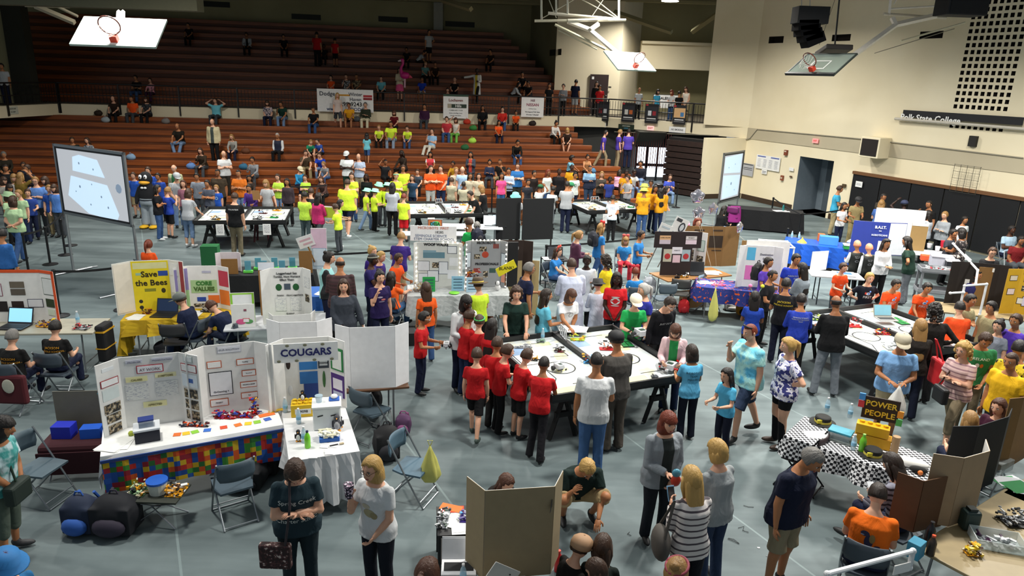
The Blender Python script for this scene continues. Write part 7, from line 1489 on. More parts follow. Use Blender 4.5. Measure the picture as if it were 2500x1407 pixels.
t = trifold('grey woof display board edged with small lamps', T(T8, -.42, .20), 4, .90, .10, .98, 60, items=wb, texts=[('WOOF WALKS', 'c', -.05, .95, .075, '15151a', .05)]); bulbs(t, [(-.46, -.02, .05+.1*k) for k in range(9)]+[(.46, -.02, .05+.1*k) for k in range(9)]+[(.1+.1*k, -.02, .98) for k in range(4)])
mc = [('c', 0, .5, .98, .98, '8c8f92'), ('c', -.1, .82, .24, .1, 'pic'), ('c', -.02, .70, .24, .14, 'oa83c24'), ('c', -.3, .66, .2, .1, 'pic'), ('c', .3, .62, .2, .1, 'pic'), ('c', .34, .88, .2, .1, 'a04a40'), ('c', -.3, .36, .22, .1, '8a3a34'), ('c', .24, .36, .22, .1, '33504a'), ('c', 0, .28, .16, .14, 'pic'), ('c', -.28, .20, .2, .1, 'pic'), ('l', 0, .6, .6, .3, 'c8d4dc', '20304a'), ('r', 0, .6, .6, .26, 'c8d4dc', '20304a'), ('l', 0, .25, .5, .2, 'c07a60'), ('r', 0, .25, .5, .26, 'd09078')]
t = trifold('grey microbots display board edged with small lamps', T(T8, .58, .22), 8, .62, .18, 1.02, 45, face='8c8f92', items=mc, texts=[('MICROBOTS', 'c', 0, .95, .07, '26262a', .04), ('PROFESSIONALS', 'c', .04, .50, .068, '1c1c22', .04)]); bulbs(t, [(-.42, -.12, .05+.1*k) for k in range(10)]+[(.42, -.12, .05+.1*k) for k in range(10)]+[(-.28+.08*k, -.02, 1.03) for k in range(8)])
t = thing('name_sign', 'white charter school sign raised above the woof board', 'sign', T(T8, -.52, .26, 1.90), R_(2)); MB().box((0, 0, 0), (.96, .02, .32)).B('panel', mat('f0f0f0', .6), t)
for s_, x, z, c_ in (('MICROBOTS  FIRST', 0, .115, 'c86a4a'), ('18285', .12, .03, '2a2a30'), ('SEMINOLE SCIENCE', -.05, -.05, '6a7a9a'), ('STEM CHARTER SCHOOL', .02, -.12, '5a6a8a')): text(s_, .075, mat(c_, .7), t, (x, -.013, z))
for sx in (-.3, .3): MB().box((sx, .015, -.38), (.03, .02, .5)).B('support_post', mat('b8b8b4'), t)
bxt('black_board', 'tall black panel at the right of the microbots board', 'display board', T(T8, 1.12, .25), (.30, .04, .98), '0b0b0d', 8); 
for x, y, lb, cc in ((-.62, -.1, 'green paper sheet at the left of the woof board', '1f9a48'), (-.02, -.05, 'light blue lettered sheet before the woof board', '8ab8d4'), (.28, -.15, 'pale blue lettered sheet before the microbots board', 'a8c8dc')):
 t = trifold(lb, T(T8, x, y), 8, .26, 0, .32, face=cc, items=[('c', 0, z, .7, .04, '33506a') for z in (.2, .4, .6, .8)], name='standing_sheet', cat='sheet')
t = thing('plush_dog', 'white spotted plush dog before the microbots board', 'toy', T(T8, .82, -.05)); MB().ell((0, 0, .07), (.06, .05, .07)).B('body', mat('d4d4d4', .9), t, sm=True); MB().ell((0, -.03, .17), (.045, .045, .05)).B('head', mat('dcdcdc', .9), t, sm=True)
for sx in (-1, 1): MB().ell((sx*.045, -.03, .17), (.012, .02, .035)).B('ear', mat('2a2a2c', .9), t)
M1(T8, .30, .10, 'colourful robot held up between the two lamp edged boards', z=.95, cols=('red', 'wht', 'gold', 'blk'), ext=(.30, .15, .22), n=60, seed=71); t = thing('frisbee', 'lime green disc on the dotted cloth', 'toy', T(T8, -.10, -.24, .757)); MB().lathe([(.10, 0), (.11, .012), (.02, .02)], n=20).B('disc', mat('7ad03c'), t)
M1(T8, -.82, -.05, 'wooden robot parts at the left end of the dotted table', cols=('brown', 'tan', 'wht'), ext=(.2, .2, .16), n=40, seed=72)
bxt('plastic_crate', 'black plastic crate on the floor behind the blank board', 'crate', P(985, 838), (.45, .35, .26), '131316', 10); t = thing('pumpkin_pail', 'orange pail under the dotted table', 'pail', P(1195, 775)); MB().lathe([(.08, 0), (.12, .08), (.12, .15), (.09, .2)], n=16).B('pail', mat('a84a14', .6), t, sm=True)
# ---- middle: black partitions, laptop cart, scoring table
a = P(1210, 612); b_ = P(1345, 592)
for k, (x0, x1) in enumerate(((1208, 1268), (1272, 1348))):
 p0, p1 = P(x0, 614), P(x1, 611); t = thing('partition', ('left', 'right')[k]+' black fabric partition in front of the teal beanie referee', 'partition', ((p0.x+p1.x)/2, (p0.y+p1.y)/2, 0), math.atan2(p1.y-p0.y, p1.x-p0.x)); L = (p1-p0).length
 MB().box((0, 0, .98), (L-.02, .05, 1.25)).B('panel', mat('090a0d', .9), t); MB().box((L/2-.03, -.03, 1.15), (.02, .02, .62)).B('edge_strip', SIL, t)
 for sx in (-1, 1): MB().box((sx*(L/2-.06), 0, .2), (.04, .04, .4)).B('leg', IRON, t); MB().box((sx*(L/2-.06), 0, .02), (.05, .5, .04)).B('foot', IRON, t)
ps_ = V(1185, 556); TS = ftable('scoring table with a bright laptop behind the microbots board', (ps_.x-.45, ps_.y+.2), 5, 1.9, .7, top='d8d8da'); laptop('bright white laptop on the scoring table', T(TS, .6, -.05), R_(150), scr='cfe6f2', body='d0d4d8', s=1.3, emit=1.0, off=False)
laptop('laptop with lit screen left of the black partition', T(TS, .86, .1), R_(10), scr='b8dcea', s=1.3, emit=.8); papers('white papers on the scoring table', T(TS, .1, -.2), .1, 3, seed=10)
for i, u in enumerate((1010, 1020, 1030)): bottle('water bottle, %s of the three left of the tie dyed sign' % ('leftmost', 'middle', 'rightmost')[i], V(u, 568, .75))
ps2 = V(1060, 572); TS2 = ftable('table with water bottles under the middle far game table', (ps2.x, ps2.y+.2), 8, 1.9, .5, top='d8d8da')
for i, u in enumerate((1093, 1103, 1108)): bottle('water bottle, %s of the three right of the tie dyed sign' % ('leftmost', 'middle', 'rightmost')[i], V(u, 566, .75))
t = trifold('tie dyed square sign with green letters on the bottle table', V(1062, 566), 5, .42, 0, .36, items=[('c', 0, .5, .98, .98, '2a1c2c'), ('c', 0, .5, .9, .9, 'b0602c'), ('c', 0, .45, .7, .8, 'o3aa0c0'), ('c', .1, .6, .5, .5, 'o4ac060')], texts=[('DEJA', 'c', 0, .62, .13, '123c20', .05), ('VU', 'c', 0, .35, .13, '123c20', .05)], name='sign', cat='sign')
pk = P(1255, 720); trifold('brown cardboard display board with yellow banner right of the microbots board', V(1240, 690, .75), 5, .62, .22, .95, 25, face='2a1a12', back='6a4626', items=[('c', -.1, .75, .4, .14, '14100e'), ('c', .25, .82, .18, .16, 'od8d8d8'), ('c', .0, .45, .3, .36, 'd4d8dc'), ('c', .0, .16, .36, .16, '5a9ac4')])
t = thing('name_sign', 'yellow slanted banner sign on the cardboard display', 'sign', V(1236, 655, 1.58), R_(20)); MB().box((0, 0, 0), (.40, .012, .17), ry=-.45).B('panel', mat('d4c81c', .7), t); text('BLANK!', .09, mat('2a2a14'), t, (0, -.01, 0), rot=(R_(90), -.45*0, 0))
MB().box((0, .03, -.18), (.02, .02, .36)).B('support_post', mat('6a4626'), t)
trifold('bare tan board standing by the grey haired person in navy', P(1262, 770), 20, .50, .22, 1.25, 30, face='b09a6c', back='b09a6c')
pq = P(1352, 700); t = thing('laptop_cart', 'black cart carrying a laptop and papers behind the lab coats', 'cart', (pq.x, pq.y, 0), R_(15))
for z in (.30, .72): MB().box((0, 0, z), (.62, .48, .03)).B('shelf', mat('1c1e22', .5), t)
for sx in (-1, 1):
 for sy in (-1, 1): MB().box((sx*.30, sy*.22, .37), (.03, .03, .74)).B('post', mat('1c1e22', .5), t)
t2 = laptop('black laptop on the cart behind the lab coats', Vector((pq.x+.02, pq.y, .74)), R_(200), scr='20242c', off=True, s=1.1); papers('white papers on the black cart', Vector((pq.x-.2, pq.y-.05, .742)), .2, 2, seed=11)
# ---- dark card board table
p9 = V(1690, 672); T9 = ftable('brown folding table with the dark card board', (p9.x, p9.y+.15), 24, 1.83, .76, top='8a6238')
t = thing('display_board', 'dark T shaped board with photo cards on the brown table', 'display board', T(T9, -.48, -.02), R_(6)); mb = MB()
def disc(mb, cx, cz, r, mi=0, y=0, d=.02, n=32): mb.prism([(cx+r*math.cos(i*2*math.pi/n), cz+r*math.sin(i*2*math.pi/n)) for i in range(n)], y-d/2, y+d/2, mi, 'y')
mb.bb((-.56, -.01, .66), (.56, .01, 1.04)); mb.bb((-.36, -.009, .0), (.36, .009, .66)); mb.B('board', mat('271b1b', .8), t)
for x, z, w_, h_, c_ in ((-.31, .90, .26, .10, 'd8a87a'), (-.31, .80, .26, .10, 'c8b8c0'), (.31, .90, .26, .08, 'cfc8c4'), (.31, .80, .26, .10, 'd8c4cc'), (-.22, .48, .20, .30, 'b8b4a0'), (.22, .48, .20, .28, '9cb0b4'), (0, .60, .24, .16, 'dcd8dc'), (0, .40, .18, .18, 'd8b8c0')): MB().box((x, -.014, z), (w_, .004, h_)).B('card', mat(c_, .7), t)
for x in (-.22, .22): MB().ell((x, -.018, .46), (.07, .003, .07)).B('picture', mat('b03030'), t)
for x, z, s_ in ((-.31, .90, 'CORE VALUES'), (.31, .90, 'PROJECT'), (0, .60, 'ROBOTS')): text(s_, .036, LET, t, (x, -.018, z))
laptop('open black laptop on the brown table beside the dark card board', T(T9, .10, -.12), R_(10), scr='14161a', s=1.15, off=True); t = thing('soccer_ball', 'small black and white ball on the brown table', 'ball', T(T9, -.20, -.12, .79)); MB().ell((0, 0, 0), (.045,)*3, 14, 10).B('ball', pat('floral', '101012', 'e0e0e0', scale=2), t, sm=True)
M1(T9, -.55, -.22, 'dark ribbon model at the left end of the brown table', cols=('blk', 'dgrey'), ext=(.12, .10, .10), n=14, seed=81); papers('large white drawings on the brown table', T(T9, .60, -.10), .3, 5, (.30, .22), spread=.10, seed=12); M1(T9, -.35, -.2, 'gold and white bits before the dark card board', cols=('gold', 'wht', 'brown'), ext=(.2, .1, .03), n=24, seed=82)
bag('silver grey foil bag at the left end of the brown table', V(1588, 672, .72)-Vector((0, 0, .45)), (.34, .26, .42), '8e9298', 10, name='foil_bag', cat='bag', acc='b9bdc2')
trifold('white display board with photos behind the dark card board', T(T9, .0, .32), 4, .52, .26, .95, 38, items=[('c', .25, .72, .3, .1, 'e2dcd8'), ('c', .22, .40, .42, .26, 'pic'), ('c', .22, .14, .42, .18, 'pic'), ('r', 0, .66, .6, .26, 'c4d4cc', '4a7a6a'), ('r', 0, .30, .6, .2, 'pic'), ('c', -.2, .8, .3, .12, 'ddd6cf')])
t = trifold('white and blue poster card leaning over the dark card board', V(1610, 590, 1.45), 4, .30, 0, .44, items=[('c', 0, .32, .8, .44, '3f74a8'), ('c', 0, .82, .7, .10, 'b8c4cc')], name='poster_card', cat='poster'); t.rotation_euler[1] = .35
MB().box((0, .02, -.35), (.02, .02, .8)).B('support_post', mat('8a8a86'), t)
t = trifold('white poster card with an oval seal above the dark card board', V(1642, 585, 1.50), 4, .34, 0, .55, items=[('c', .18, .62, .46, .46, 'o33363c'), ('c', .18, .62, .36, .36, 'oc8ccd0'), ('c', -.2, .88, .4, .14, '3a3c40'), ('c', -.1, .28, .4, .12, '8a94a0')], name='poster_card', cat='poster'); t.rotation_euler[1] = .40
MB().box((0, .02, -.35), (.02, .02, .8)).B('support_post', mat('8a8a86'), t)
def carton(label, loc, yaw, wc, ws, h, ang, **k):
 return trifold(label, loc, yaw, wc, ws, h, ang, face='7a5a30', back='7a5a30', items=[('c', -.25, .62, .42, .30, '2a1e12'), ('c', .25, .62, .42, .30, '2a1e12'), ('c', -.28, .90, .3, .04, '3a2a18'), ('c', .28, .90, .3, .04, '3a2a18'), ('c', .3, .40, .3, .03, '3a2a18'), ('c', -.3, .2, .12, .06, '3a2a18')]+k.pop('items', []), name='cardboard_display', cat='cardboard', **k)
T10p = V(1800, 705); T10 = ftable('table under the orange and blue striped cloth', (T10p.x+.1, T10p.y+.25), -12, 1.83, .76); cloth('blue and orange lettered cloth hanging on the striped table', T10, 1.83, .76, 0, pat('floral', '22307c', '22307c', 'd85a24', scale=.9), drops=(.34, .3, .2, .3), wave=.02)
carton('large printed cardboard panel between the photo board and the white boards', T(T9, .78, .48), 5, .82, .42, 1.0, -12); 
trifold('plain brown cardboard wing right of the printed panel', T(T10, .35, .42), -14, .70, 0, .95, face='8a6a3c', back='8a6a3c', name='cardboard_display', cat='cardboard')
trifold('white display board with cyan and pink sheets on the striped table', T(T10, .36, .0), -6, .60, .20, .95, 35, items=[('c', -.30, .80, .30, .30, '5ab4d8'), ('c', -.30, .35, .30, .34, 'e078b8'), ('c', .30, .30, .3, .16, 'pic'), ('c', .02, .45, .1, .08, 'c89098')], texts=[('Destination', 'c', .25, .80, .06, '6a6a74'), ('Safety', 'c', .25, .70, .06, '6a6a74')])
trifold('second white board standing behind the cyan and pink one', T(T10, .55, .34), -6, .55, .2, 1.0, 12, items=[('c', .35, .8, .2, .1, 'dadade')])
M1(T10, -.45, -.1, 'pink flamingo bits and glasses on the striped cloth', cols=('pink', 'wht', 'e0a8b8'), ext=(.3, .15, .08), n=26, seed=83); papers('white papers near the striped cloth', T(T10, -.70, .05), .3, 4, (.26, .2), spread=.1, seed=13)
chair(V(1740, 780, 0).x, V(1740, 780, 0).y+.5, 60, 'blue grey folding chair that carries the pale yellow bag', '6a7f90'); chair(P(1662, 770).x, P(1662, 770).y+.3, 170, 'grey mesh folding chair under the brown table', '3c3c3a', frame='55585a')
chair(P(1640, 770).x-.25, P(1640, 770).y-.1, 190, 'empty blue grey folding chair behind the hooded person', '4f5c66'); plastic_bag('long pale yellow plastic bag hanging from a folding chair', P(1748, 700, .85), .80, .20, 'd2cf72', 5); 
bag('bright red drawstring bag on the floor behind the hooded person', P(1668, 765), (.28, .2, .34), 'c01a22', 0, 'drawstring_bag', 'bag', 'a01620'); bxt('cardboard_box', 'open cardboard box under the brown table', 'box', P(1690, 745), (.5, .4, .32), '7a5a34', 20)
bag('mustard yellow and black bag under the striped table', P(1812, 770), (.34, .26, .36), 'a8781c', 0, 'tote_bag', 'bag'); bag('white crumpled bag under the striped table', P(1785, 757), (.36, .26, .22), 'b8b4b0', 0, 'sack', 'bag', '9a9894')
# frame of white pipes
def pipes(label, segs, r=.022, col='d9dadc', loc=None):
 t = thing('pipe_frame', label, 'frame', loc or segs[0][0]); L0 = t.location.copy()
 for a_, b_ in segs: MB().tube([a_-L0, b_-L0], r, 10).B('pipe', mat(col, .35), t)
 seen = []
 for s_ in segs:
  for q in s_:
   if all((q-x).length > .02 for x in seen): seen.append(q); MB().ell(q-L0, (r*1.35,)*3, 10, 7).B('elbow', mat(col, .35), t)
 return t
c_ = P(1880, 690); c2 = P(1940, 660); a0, a1 = Vector((c_.x-.25, c_.y+.2, 0)), Vector((c_.x+.55, c_.y+.1, 0)); a2_, a3 = a0+Vector((.15, .8, 0)), a1+Vector((.1, .8, 0)); Z = Vector((0, 0, .95))
pipes('white pipe frame beside the blue cloth table', [(a0, a0+Z), (a1, a1+Z), (a3, a3+Z), (a2_, a2_+Z), (a0+Z, a1+Z), (a1+Z, a3+Z), (a3+Z, a2_+Z), (a2_+Z, a0+Z)])
# ---- blue table at the right back
p11 = V(1990, 600); T11 = ftable('table under bright blue cloth near the black pads', (p11.x+.35, p11.y+.35), -22, 2.0, .9); cloth('bright blue plastic cloth over the back right table', T11, 2.0, .9, 0, mat('1550b4', .4), drops=(.6, .5, .5, .6), wave=.03)
bxt('craft_box', 'small orange box on the blue cloth', 'box', T(T11, -.05, .32), (.18, .15, .22), 'c8642c', -10); bxt('craft_box', 'light blue covered box on the blue cloth', 'box', T(T11, .15, -.05), (.50, .26, .24), '3f84d8', -20); bxt('storage_box', 'flat green tub on the blue cloth table', 'box', T(T11, .75, -.35), (.42, .26, .10), '1f8a3c', -15, 'd8dcd8')
t = thing('straw_hat', 'yellow orange cone toy on the blue cloth', 'toy', T(T11, -.55, -.20)); MB().lathe([(.14, 0), (.10, .04), (.03, .10), (.005, .16)], n=14).B('cone', mat('dca83c'), t); plastic_bag('white bags heaped at the back of the blue cloth', T(T11, .85, .38, .95), .18, .4, 'c8d4e0', 7)
bottle('left water bottle on the blue cloth', T(T11, -.85, .30)); bottle('right water bottle on the blue cloth', T(T11, -.65, .28))
carton('printed brown cardboard side of the bait display', T(T11, 1.12, .18), -8, .36, 0, .66, 0); trifold('blue display board with white lettering bait', V(2138, 622, .75), -8, .46, .46, .90, -8, face='22348c', items=[('r', 0, .5, .96, .96, 'd2d6dc'), ('c', .2, .28, .4, .3, 'd8dcea')], texts=[('B.A.I.T.', 'c', 0, .84, .10, 'e0e4f0', .04), ('THE', 'c', 0, .73, .04, 'e0e4f0'), ('ROBOTICANS', 'c', 0, .60, .065, 'e0e4f0')])
T12p = V(2225, 612); T12 = ftable('white topped table with red cups at the back right', (T12p.x+.3, T12p.y-.1), -20, 2.2, .8, top='c9c9cc'); trifold('large white board standing behind the smiling woman', V(2185, 590, .75), -14, .55, .40, .98, 8, face='c6c9ce'); trifold('white and brown upright box board at the back right', V(2235, 612, .75), -14, .42, 0, .78, face='8f7244', items=[('c', 0, .95, .98, .1, 'd4d0c8')])
for i, (u, v, cc) in enumerate(((2300, 606, 'c01a34'), (2288, 612, 'd8d4d8'), (2268, 605, 'dcd8dc'))): t = thing('cup', ('tall red cup', 'white cup with red logo', 'white cup')[i]+' on the white topped table', 'cup', V(u, v)); MB().lathe([(.05, 0), (.07, .22 if i == 0 else .12)], n=14).B('cup', mat(cc, .4), t)
t = bxt('storage_box', 'clear grey plastic tub on the white topped table', 'box', V(2295, 650), (.5, .35, .26), 'b8b8c4', -20, 'd0ccd4'); bxt('craft_box', 'orange tray on the white topped table', 'box', V(2262, 636), (.3, .22, .14), 'd0542c', -20); bxt('sorting_case', 'white and black stacked sorting cases right of the tub', 'box', V(2322, 658), (.3, .3, .22), '22242a', -20, 'd8d8dc')
t = thing('utility_cart', 'grey plastic utility cart in front of the white topped table', 'cart', (P(2275, 735).x, P(2275, 735).y, 0), R_(-15))
for z in (.25, .78): MB().box((0, 0, z), (.85, .45, .04)).B('shelf', mat('7a7c80', .5), t); [MB().box((c[0], c[1], z+.05), d).B('rim', mat('84868a', .5), t) for c, d in (((0, .22), (.85, .02, .08)), ((0, -.22), (.85, .02, .08)), ((.42, 0), (.02, .45, .08)), ((-.42, 0), (.02, .45, .08)))]
for sx in (-1, 1):
 for sy in (-1, 1): MB().box((sx*.38, sy*.19, .45), (.05, .05, .72)).B('post', mat('7a7c80', .5), t); MB().ell((sx*.38, sy*.19, .05), (.03, .05, .05)).B('caster', IRON, t)
bricks(t, 'brick_heap', 40, (.6, .3, .06), ('grey', 'lgrey', 'red', 'wht'), z=.8, seed=91, unit=.05)
T13p = V(1995, 665); T13 = ftable('small white table with framed papers left of the orange tee boy', (T13p.x+.4, T13p.y-.1), -10, 1.2, .6, top='c9cacc', leg='2a2c30'); t = thing('framed_picture', 'white framed blue picture lying on the small white table', 'picture', T(T13, .20, .0), -.2); MB().box((0, 0, .02), (.5, .36, .03)).B('frame', mat('d0d4d8'), t); MB().box((0, 0, .037), (.34, .22, .003)).B('picture', mat('3a62b0'), t)
trifold('white blank board leaning behind the small white table', T(T13, -.35, .25), 20, .5, 0, .48, face='d8dadc'); 
# black board, pvc frames, core values board at right
trifold('black display board with small photos under the white pipe frame', V(2372, 745, .75), -14, .74, .2, .92, 20, face='17100e', back='17100e', items=[('c', .22, .86, .3, .09, 'd4d4d0'), ('c', -.25, .5, .12, .2, 'c8c8c4'), ('c', .2, .52, .16, .16, 'cfcac4')])
T14p = V(2400, 770); T14 = ftable('table carrying the black board and the yellow board', (T14p.x+.3, T14p.y+.3), -16, 2.2, .8, top='8a7a5c')
carton('brown cardboard panels behind the yellow core values board', T(T14, .55, .40), -14, .8, .4, .85, 10)
trifold('yellow core values display board at the right edge', T(T14, .85, .0), -18, .85, .30, .95, 25, face='c89a1c', back='8a6a3c', items=[('l', 0, .8, .5, .1, 'd8c8b0', '4a3410'), ('l', 0, .5, .5, .12, 'e0c8c0', '4a3410'), ('c', -.32, .78, .2, .10, 'pic'), ('c', -.02, .77, .28, .12, 'pic'), ('c', -.35, .58, .15, .12, 'pic'), ('c', -.15, .55, .18, .14, 'pic'), ('c', .25, .58, .4, .12, 'pic'), ('c', -.15, .30, .4, .2, 'd0c8d8', '3a2c14'), ('c', .28, .38, .36, .14, 'd88a7a'), ('c', -.4, .3, .12, .12, 'd8d0c0', '3a2c14')], texts=[('CORE', 'c', -.30, .92, .10, '3a2a08', .04), ('VALUES', 'c', .12, .90, .08, '3a2a08', .04)])
q0_, q1_, q2_ = V(2327, 595, 1.75), V(2387, 660, 1.62), V(2382, 694, 1.42); q3, q4, q5 = V(2355, 698, 1.42), V(2349, 738, 1.1), V(2409, 694, 1.42); 
pipes('white pipe frame standing above the black photo board', [(q0_, q1_), (q1_, q2_), (q3, q5), (q3, Vector((q3.x, q3.y, .78))), (q5, Vector((q5.x, q5.y, .78))), (q3+(q4-q3)*.4, V(2320, 716, 1.25))])
# ---- scoring table behind the right screen
TBp = V(1835, 512); TB = ftable('black draped judges table behind the right projection screen', (TBp.x+.55, TBp.y+.2), -18, 2.2, .8, top='16161a'); cloth('long black cloth of the judges table', TB, 2.6, .8, 0, mat('0c0c10', .9), drops=(.7, .7, .7, .7)); papers('white papers on the judges table', T(TB, .55, -.1), .1, 5, (.3, .2), spread=.15, seed=14)
bottle('dark teal bottle on the judges table', T(TB, .62, .0), '1f6a6a', '14302f', .24, .04, False); t = thing('draped_jacket', 'magenta jacket draped on the folding chair at the judges table', 'jacket', P(1790, 560, 0)); mb = MB(); rings(mb, [Vector((0, 0, .25)), Vector((0, .02, .5)), Vector((0, .05, .85))], [.24, .24, .20], [.10, .08, .05], [Vector((1, 0, 0))]*3); o = link('jacket', remesh(mb, .03, 'jacket'), t); setmats(o, [mat('8a1c74', .8)])
cc_ = P(1790, 560); chair(cc_.x, cc_.y+.15, 150, 'folding chair under the magenta jacket', '6a1c5c'); person((1770, 503), 'F', 1.62, 120, 'si', 10, ('fw', 'fw'), 'L:blk', 'P:ljean', 'lg:n', 'l', 'person in black sitting at the judges table behind the screen post', sex='f')
# ---- foreground bits
# black cart with wood tray table and tan board
pf = P(1122, 1270, .55); t = thing('side_table', 'black metal side table covered with papers and robot parts', 'table', (pf.x+.02, pf.y, 0), R_(8)); MB().box((0, 0, .54), (.52, .52, .03)).B('tabletop', mat('101012', .5), t)
for sx in (-1, 1):
 for sy in (-1, 1): MB().box((sx*.24, sy*.24, .27), (.035, .035, .54)).B('leg', mat('0c0c0e', .5), t)
MB().box((0, 0, .2), (.48, .48, .02)).B('shelf', mat('101012', .5), t)
papers('white drawings on the black side table', Vector((pf.x+.08, pf.y-.05, .558)), .1, 3, (.38, .34), spread=.03, seed=15); papers('orange papers at the back of the black side table', Vector((pf.x-.08, pf.y+.18, .562)), .15, 3, (.24, .12), ('e8702c', 'd83c1c'), spread=.06, seed=16)
model('grey robot parts at the left edge of the black side table', Vector((pf.x-.17, pf.y-.02, .557)), (.12, .34, .06), ('grey', 'blk', 'mgreen', 'wht'), 50, 92); model('purple and blue beams on the white drawings', Vector((pf.x+.12, pf.y+.02, .564)), (.26, .2, .03), ('purple', 'lgrey', 'cyan'), 34, 93)
t = trifold('tan backed display board in the centre foreground', Vector((P(1262, 1400, .5).x, P(1262, 1400, .5).y+.05, .42)), 190, .66, .30, .98, 62, face='e0e0e0', back='8f8062', texts=[('DATA', 'l', .1, .8, .14, '1a1a1c', .05)], angr=62)
t2 = thing('tray_table', 'round edged wooden tray table under the laptop', 'table', (P(1150, 1395, .6).x+.1, P(1150, 1395, .6).y-.1, 0), R_(20)); MB().box((0, 0, .40), (1.05, .5, .03)).B('tray', mat('9a6a3c', .5), t2, bevel=.012); MB().box((0, 0, .425), (.98, .44, .012)).B('tray_lining', mat('c8c4bc', .6), t2)
for sx in (-1, 1):
 for sy in (-1, 1): MB().tube([(sx*.42, sy*.18, .01), (sx*.38, sy*.15, .39)], .015).B('leg', SIL, t2)
laptop('white laptop on the wooden tray in the foreground', Vector((P(1120, 1385, .45).x, P(1120, 1385, .45).y, .435)), R_(205), body='e4e4e6', scr='e0e0e2', s=1.0, off=True); bottle('water bottle at the lower edge beside the white laptop', Vector((P(1126, 1405, .5).x+.02, P(1126, 1405, .5).y-.02, .433)))
t = trifold('slanted grey card in front of the tan board', Vector((P(1200, 1385, .62).x, P(1200, 1385, .62).y-.15, .45)), 20, .30, 0, .30, face='b9bab4', items=[('c', -.1, .35, .18, .3, 'o1a1a1c'), ('c', .2, .8, .06, .06, 'o1a1a1c')], name='card', cat='card'); t.rotation_euler[1] = .6
bottle('red drink bottle standing on the floor by the crouching group', P(1362, 1395), 'b01c1c', 'd8402c', .26, .045, False)
# chairs and bags around the left foreground tables
c0 = P(1005, 1230); chair(c0.x, c0.y+.15, 70, 'blue grey folding chair with the yellow plastic bag', '4a6474'); plastic_bag('yellow plastic bag hanging from the chair beside the cougars table', P(1050, 1085, .78), .52, .24, 'cdc96a', 9)
c0 = P(555, 1290); chair(c0.x, c0.y+.25, 215, 'blue grey folding chair in front of the patchwork table', '3f4f5a'); c0 = P(905, 1075); chair(c0.x, c0.y+.1, 150, 'blue grey folding chair right of the cougars table', '3a4a54')
bag('large black backpack right of the cougars table', P(945, 1120), (.40, .32, .52), '111114', 20); bag('black backpack behind the blue grey chair', P(905, 1010), (.38, .3, .48), '0e0e12', 10); bag('pink and purple patterned bag beside the black backpack', P(985, 1060), (.25, .18, .34), '5a3a5c', 0, 'tote_bag', 'bag', '8a4a78')
bag('blue striped backpack on the floor in the left foreground', P(205, 1295), (.42, .34, .46), '18243c', 0, acc='2a58a8'); bag('dark hiking backpack on the floor beside the blue striped one', P(290, 1295), (.55, .4, .48), '0e1018', 0, acc='2a2434')
bag('black bag under the patchwork table right side', P(600, 1185), (.6, .4, .34), '101216', 0); bag('black bags heap between the two front tables', P(650, 1150), (.45, .4, .4), '0d0e10', 0)
t = thing('folding_stool', 'low mesh camp stool loaded with craft things before the patchwork table', 'stool', (P(375, 1290).x, P(375, 1290).y+.15, 0)); MB().box((0, 0, .36), (.62, .40, .02)).B('mesh_seat', mat('2c3028', .8), t)
for sx in (-1, 1): 
 for sy in (-1, 1): MB().tube([(sx*.26, sy*.17, .01), (-sx*.05, sy*.05, .22), (sx*.29, sy*.19, .36)], .010).B('leg', SIL, t)
L0 = t.location.copy(); t = thing('plastic_tub', 'white tub with blue lid on the camp stool', 'tub', L0+Vector((.02, 0, .372))); MB().lathe([(.09, 0), (.11, .14)], n=18).B('tub', mat('c8ccc4', .4), t); MB().lathe([(.118, .14), (.118, .165), (.02, .17)], n=18).B('lid', mat('1f5ab8', .4), t)
model('heap of green and gold craft pieces on the camp stool', L0+Vector((-.2, 0, .37)), (.22, .24, .10), ('mgreen', 'pgreen', 'cream', 'gold'), 50, 95); model('heap of gold and black pieces right of the blue lid', L0+Vector((.22, .02, .37)), (.2, .24, .12), ('gold', 'blk', 'wht', 'brown'), 50, 96)
t = bxt('document_case', 'white and navy case under the patchwork table', 'box', P(565, 1185), (.42, .24, .2), '1c2638', 10, 'c8ccd0'); 
pm_ = P(230, 1190, .3); t = thing('maroon_bench', 'maroon covered bench with bags at the left edge', 'bench', (P(180, 1180).x+.1, P(180, 1180).y+.3, 0), R_(10)); MB().box((0, 0, .42), (1.1, .45, .14)).B('seat_cover', mat('380c16', .9), t, bevel=.05); MB().box((0, -.24, .26), (1.1, .02, .3)).B('front_drape', mat('340a14', .9), t)
for sx in (-1, 1): MB().tube([(sx*.45, -.2, .01), (sx*.45, .2, .4)], .012).B('leg', SIL, t)
L0 = t.location.copy(); bxt('gift_bag', 'bright blue box left on the maroon bench', 'box', L0+Vector((-.32, .0, .49)), (.24, .18, .17), '1c2cb4', 5); bxt('gift_bag', 'blue box right on the maroon bench', 'box', L0+Vector((.02, .02, .49)), (.24, .16, .14), '1454c0', 12); plastic_bag('shiny pink clear bag on the maroon bench', L0+Vector((.30, .0, .78)), .28, .22, 'b88aa8', 11)
trifold('large tan folded board leaning behind the maroon bench', L0+Vector((.02, .30, .38)), 8, 1.15, 0, .62, face='6e6a5e', back='6e6a5e', name='cardboard_display', cat='cardboard'); plastic_bag('turquoise tissue on top of the tan folded board', L0+Vector((.15, .25, 1.12)), .16, .22, '5ab4bc', 12)
c0 = P(100, 1230); chair(c0.x, c0.y+.1, 80, 'blue grey folding chair behind the teal tie dyed woman', '4a5c66'); t = thing('shoulder_bag', 'dark green shoulder bag worn by the teal tie dyed woman', 'bag', PEOPLE['teal']['loc']+Vector((.20, -.05, .80))); MB().box((0, 0, 0), (.12, .30, .22)).B('bag_body', mat('14241c', .7), t, bevel=.03)
MB().tube([(0, .0, .1), (-.06, .02, .35), (-.22, .05, .62)], .012).B('strap', mat('14301f'), t)
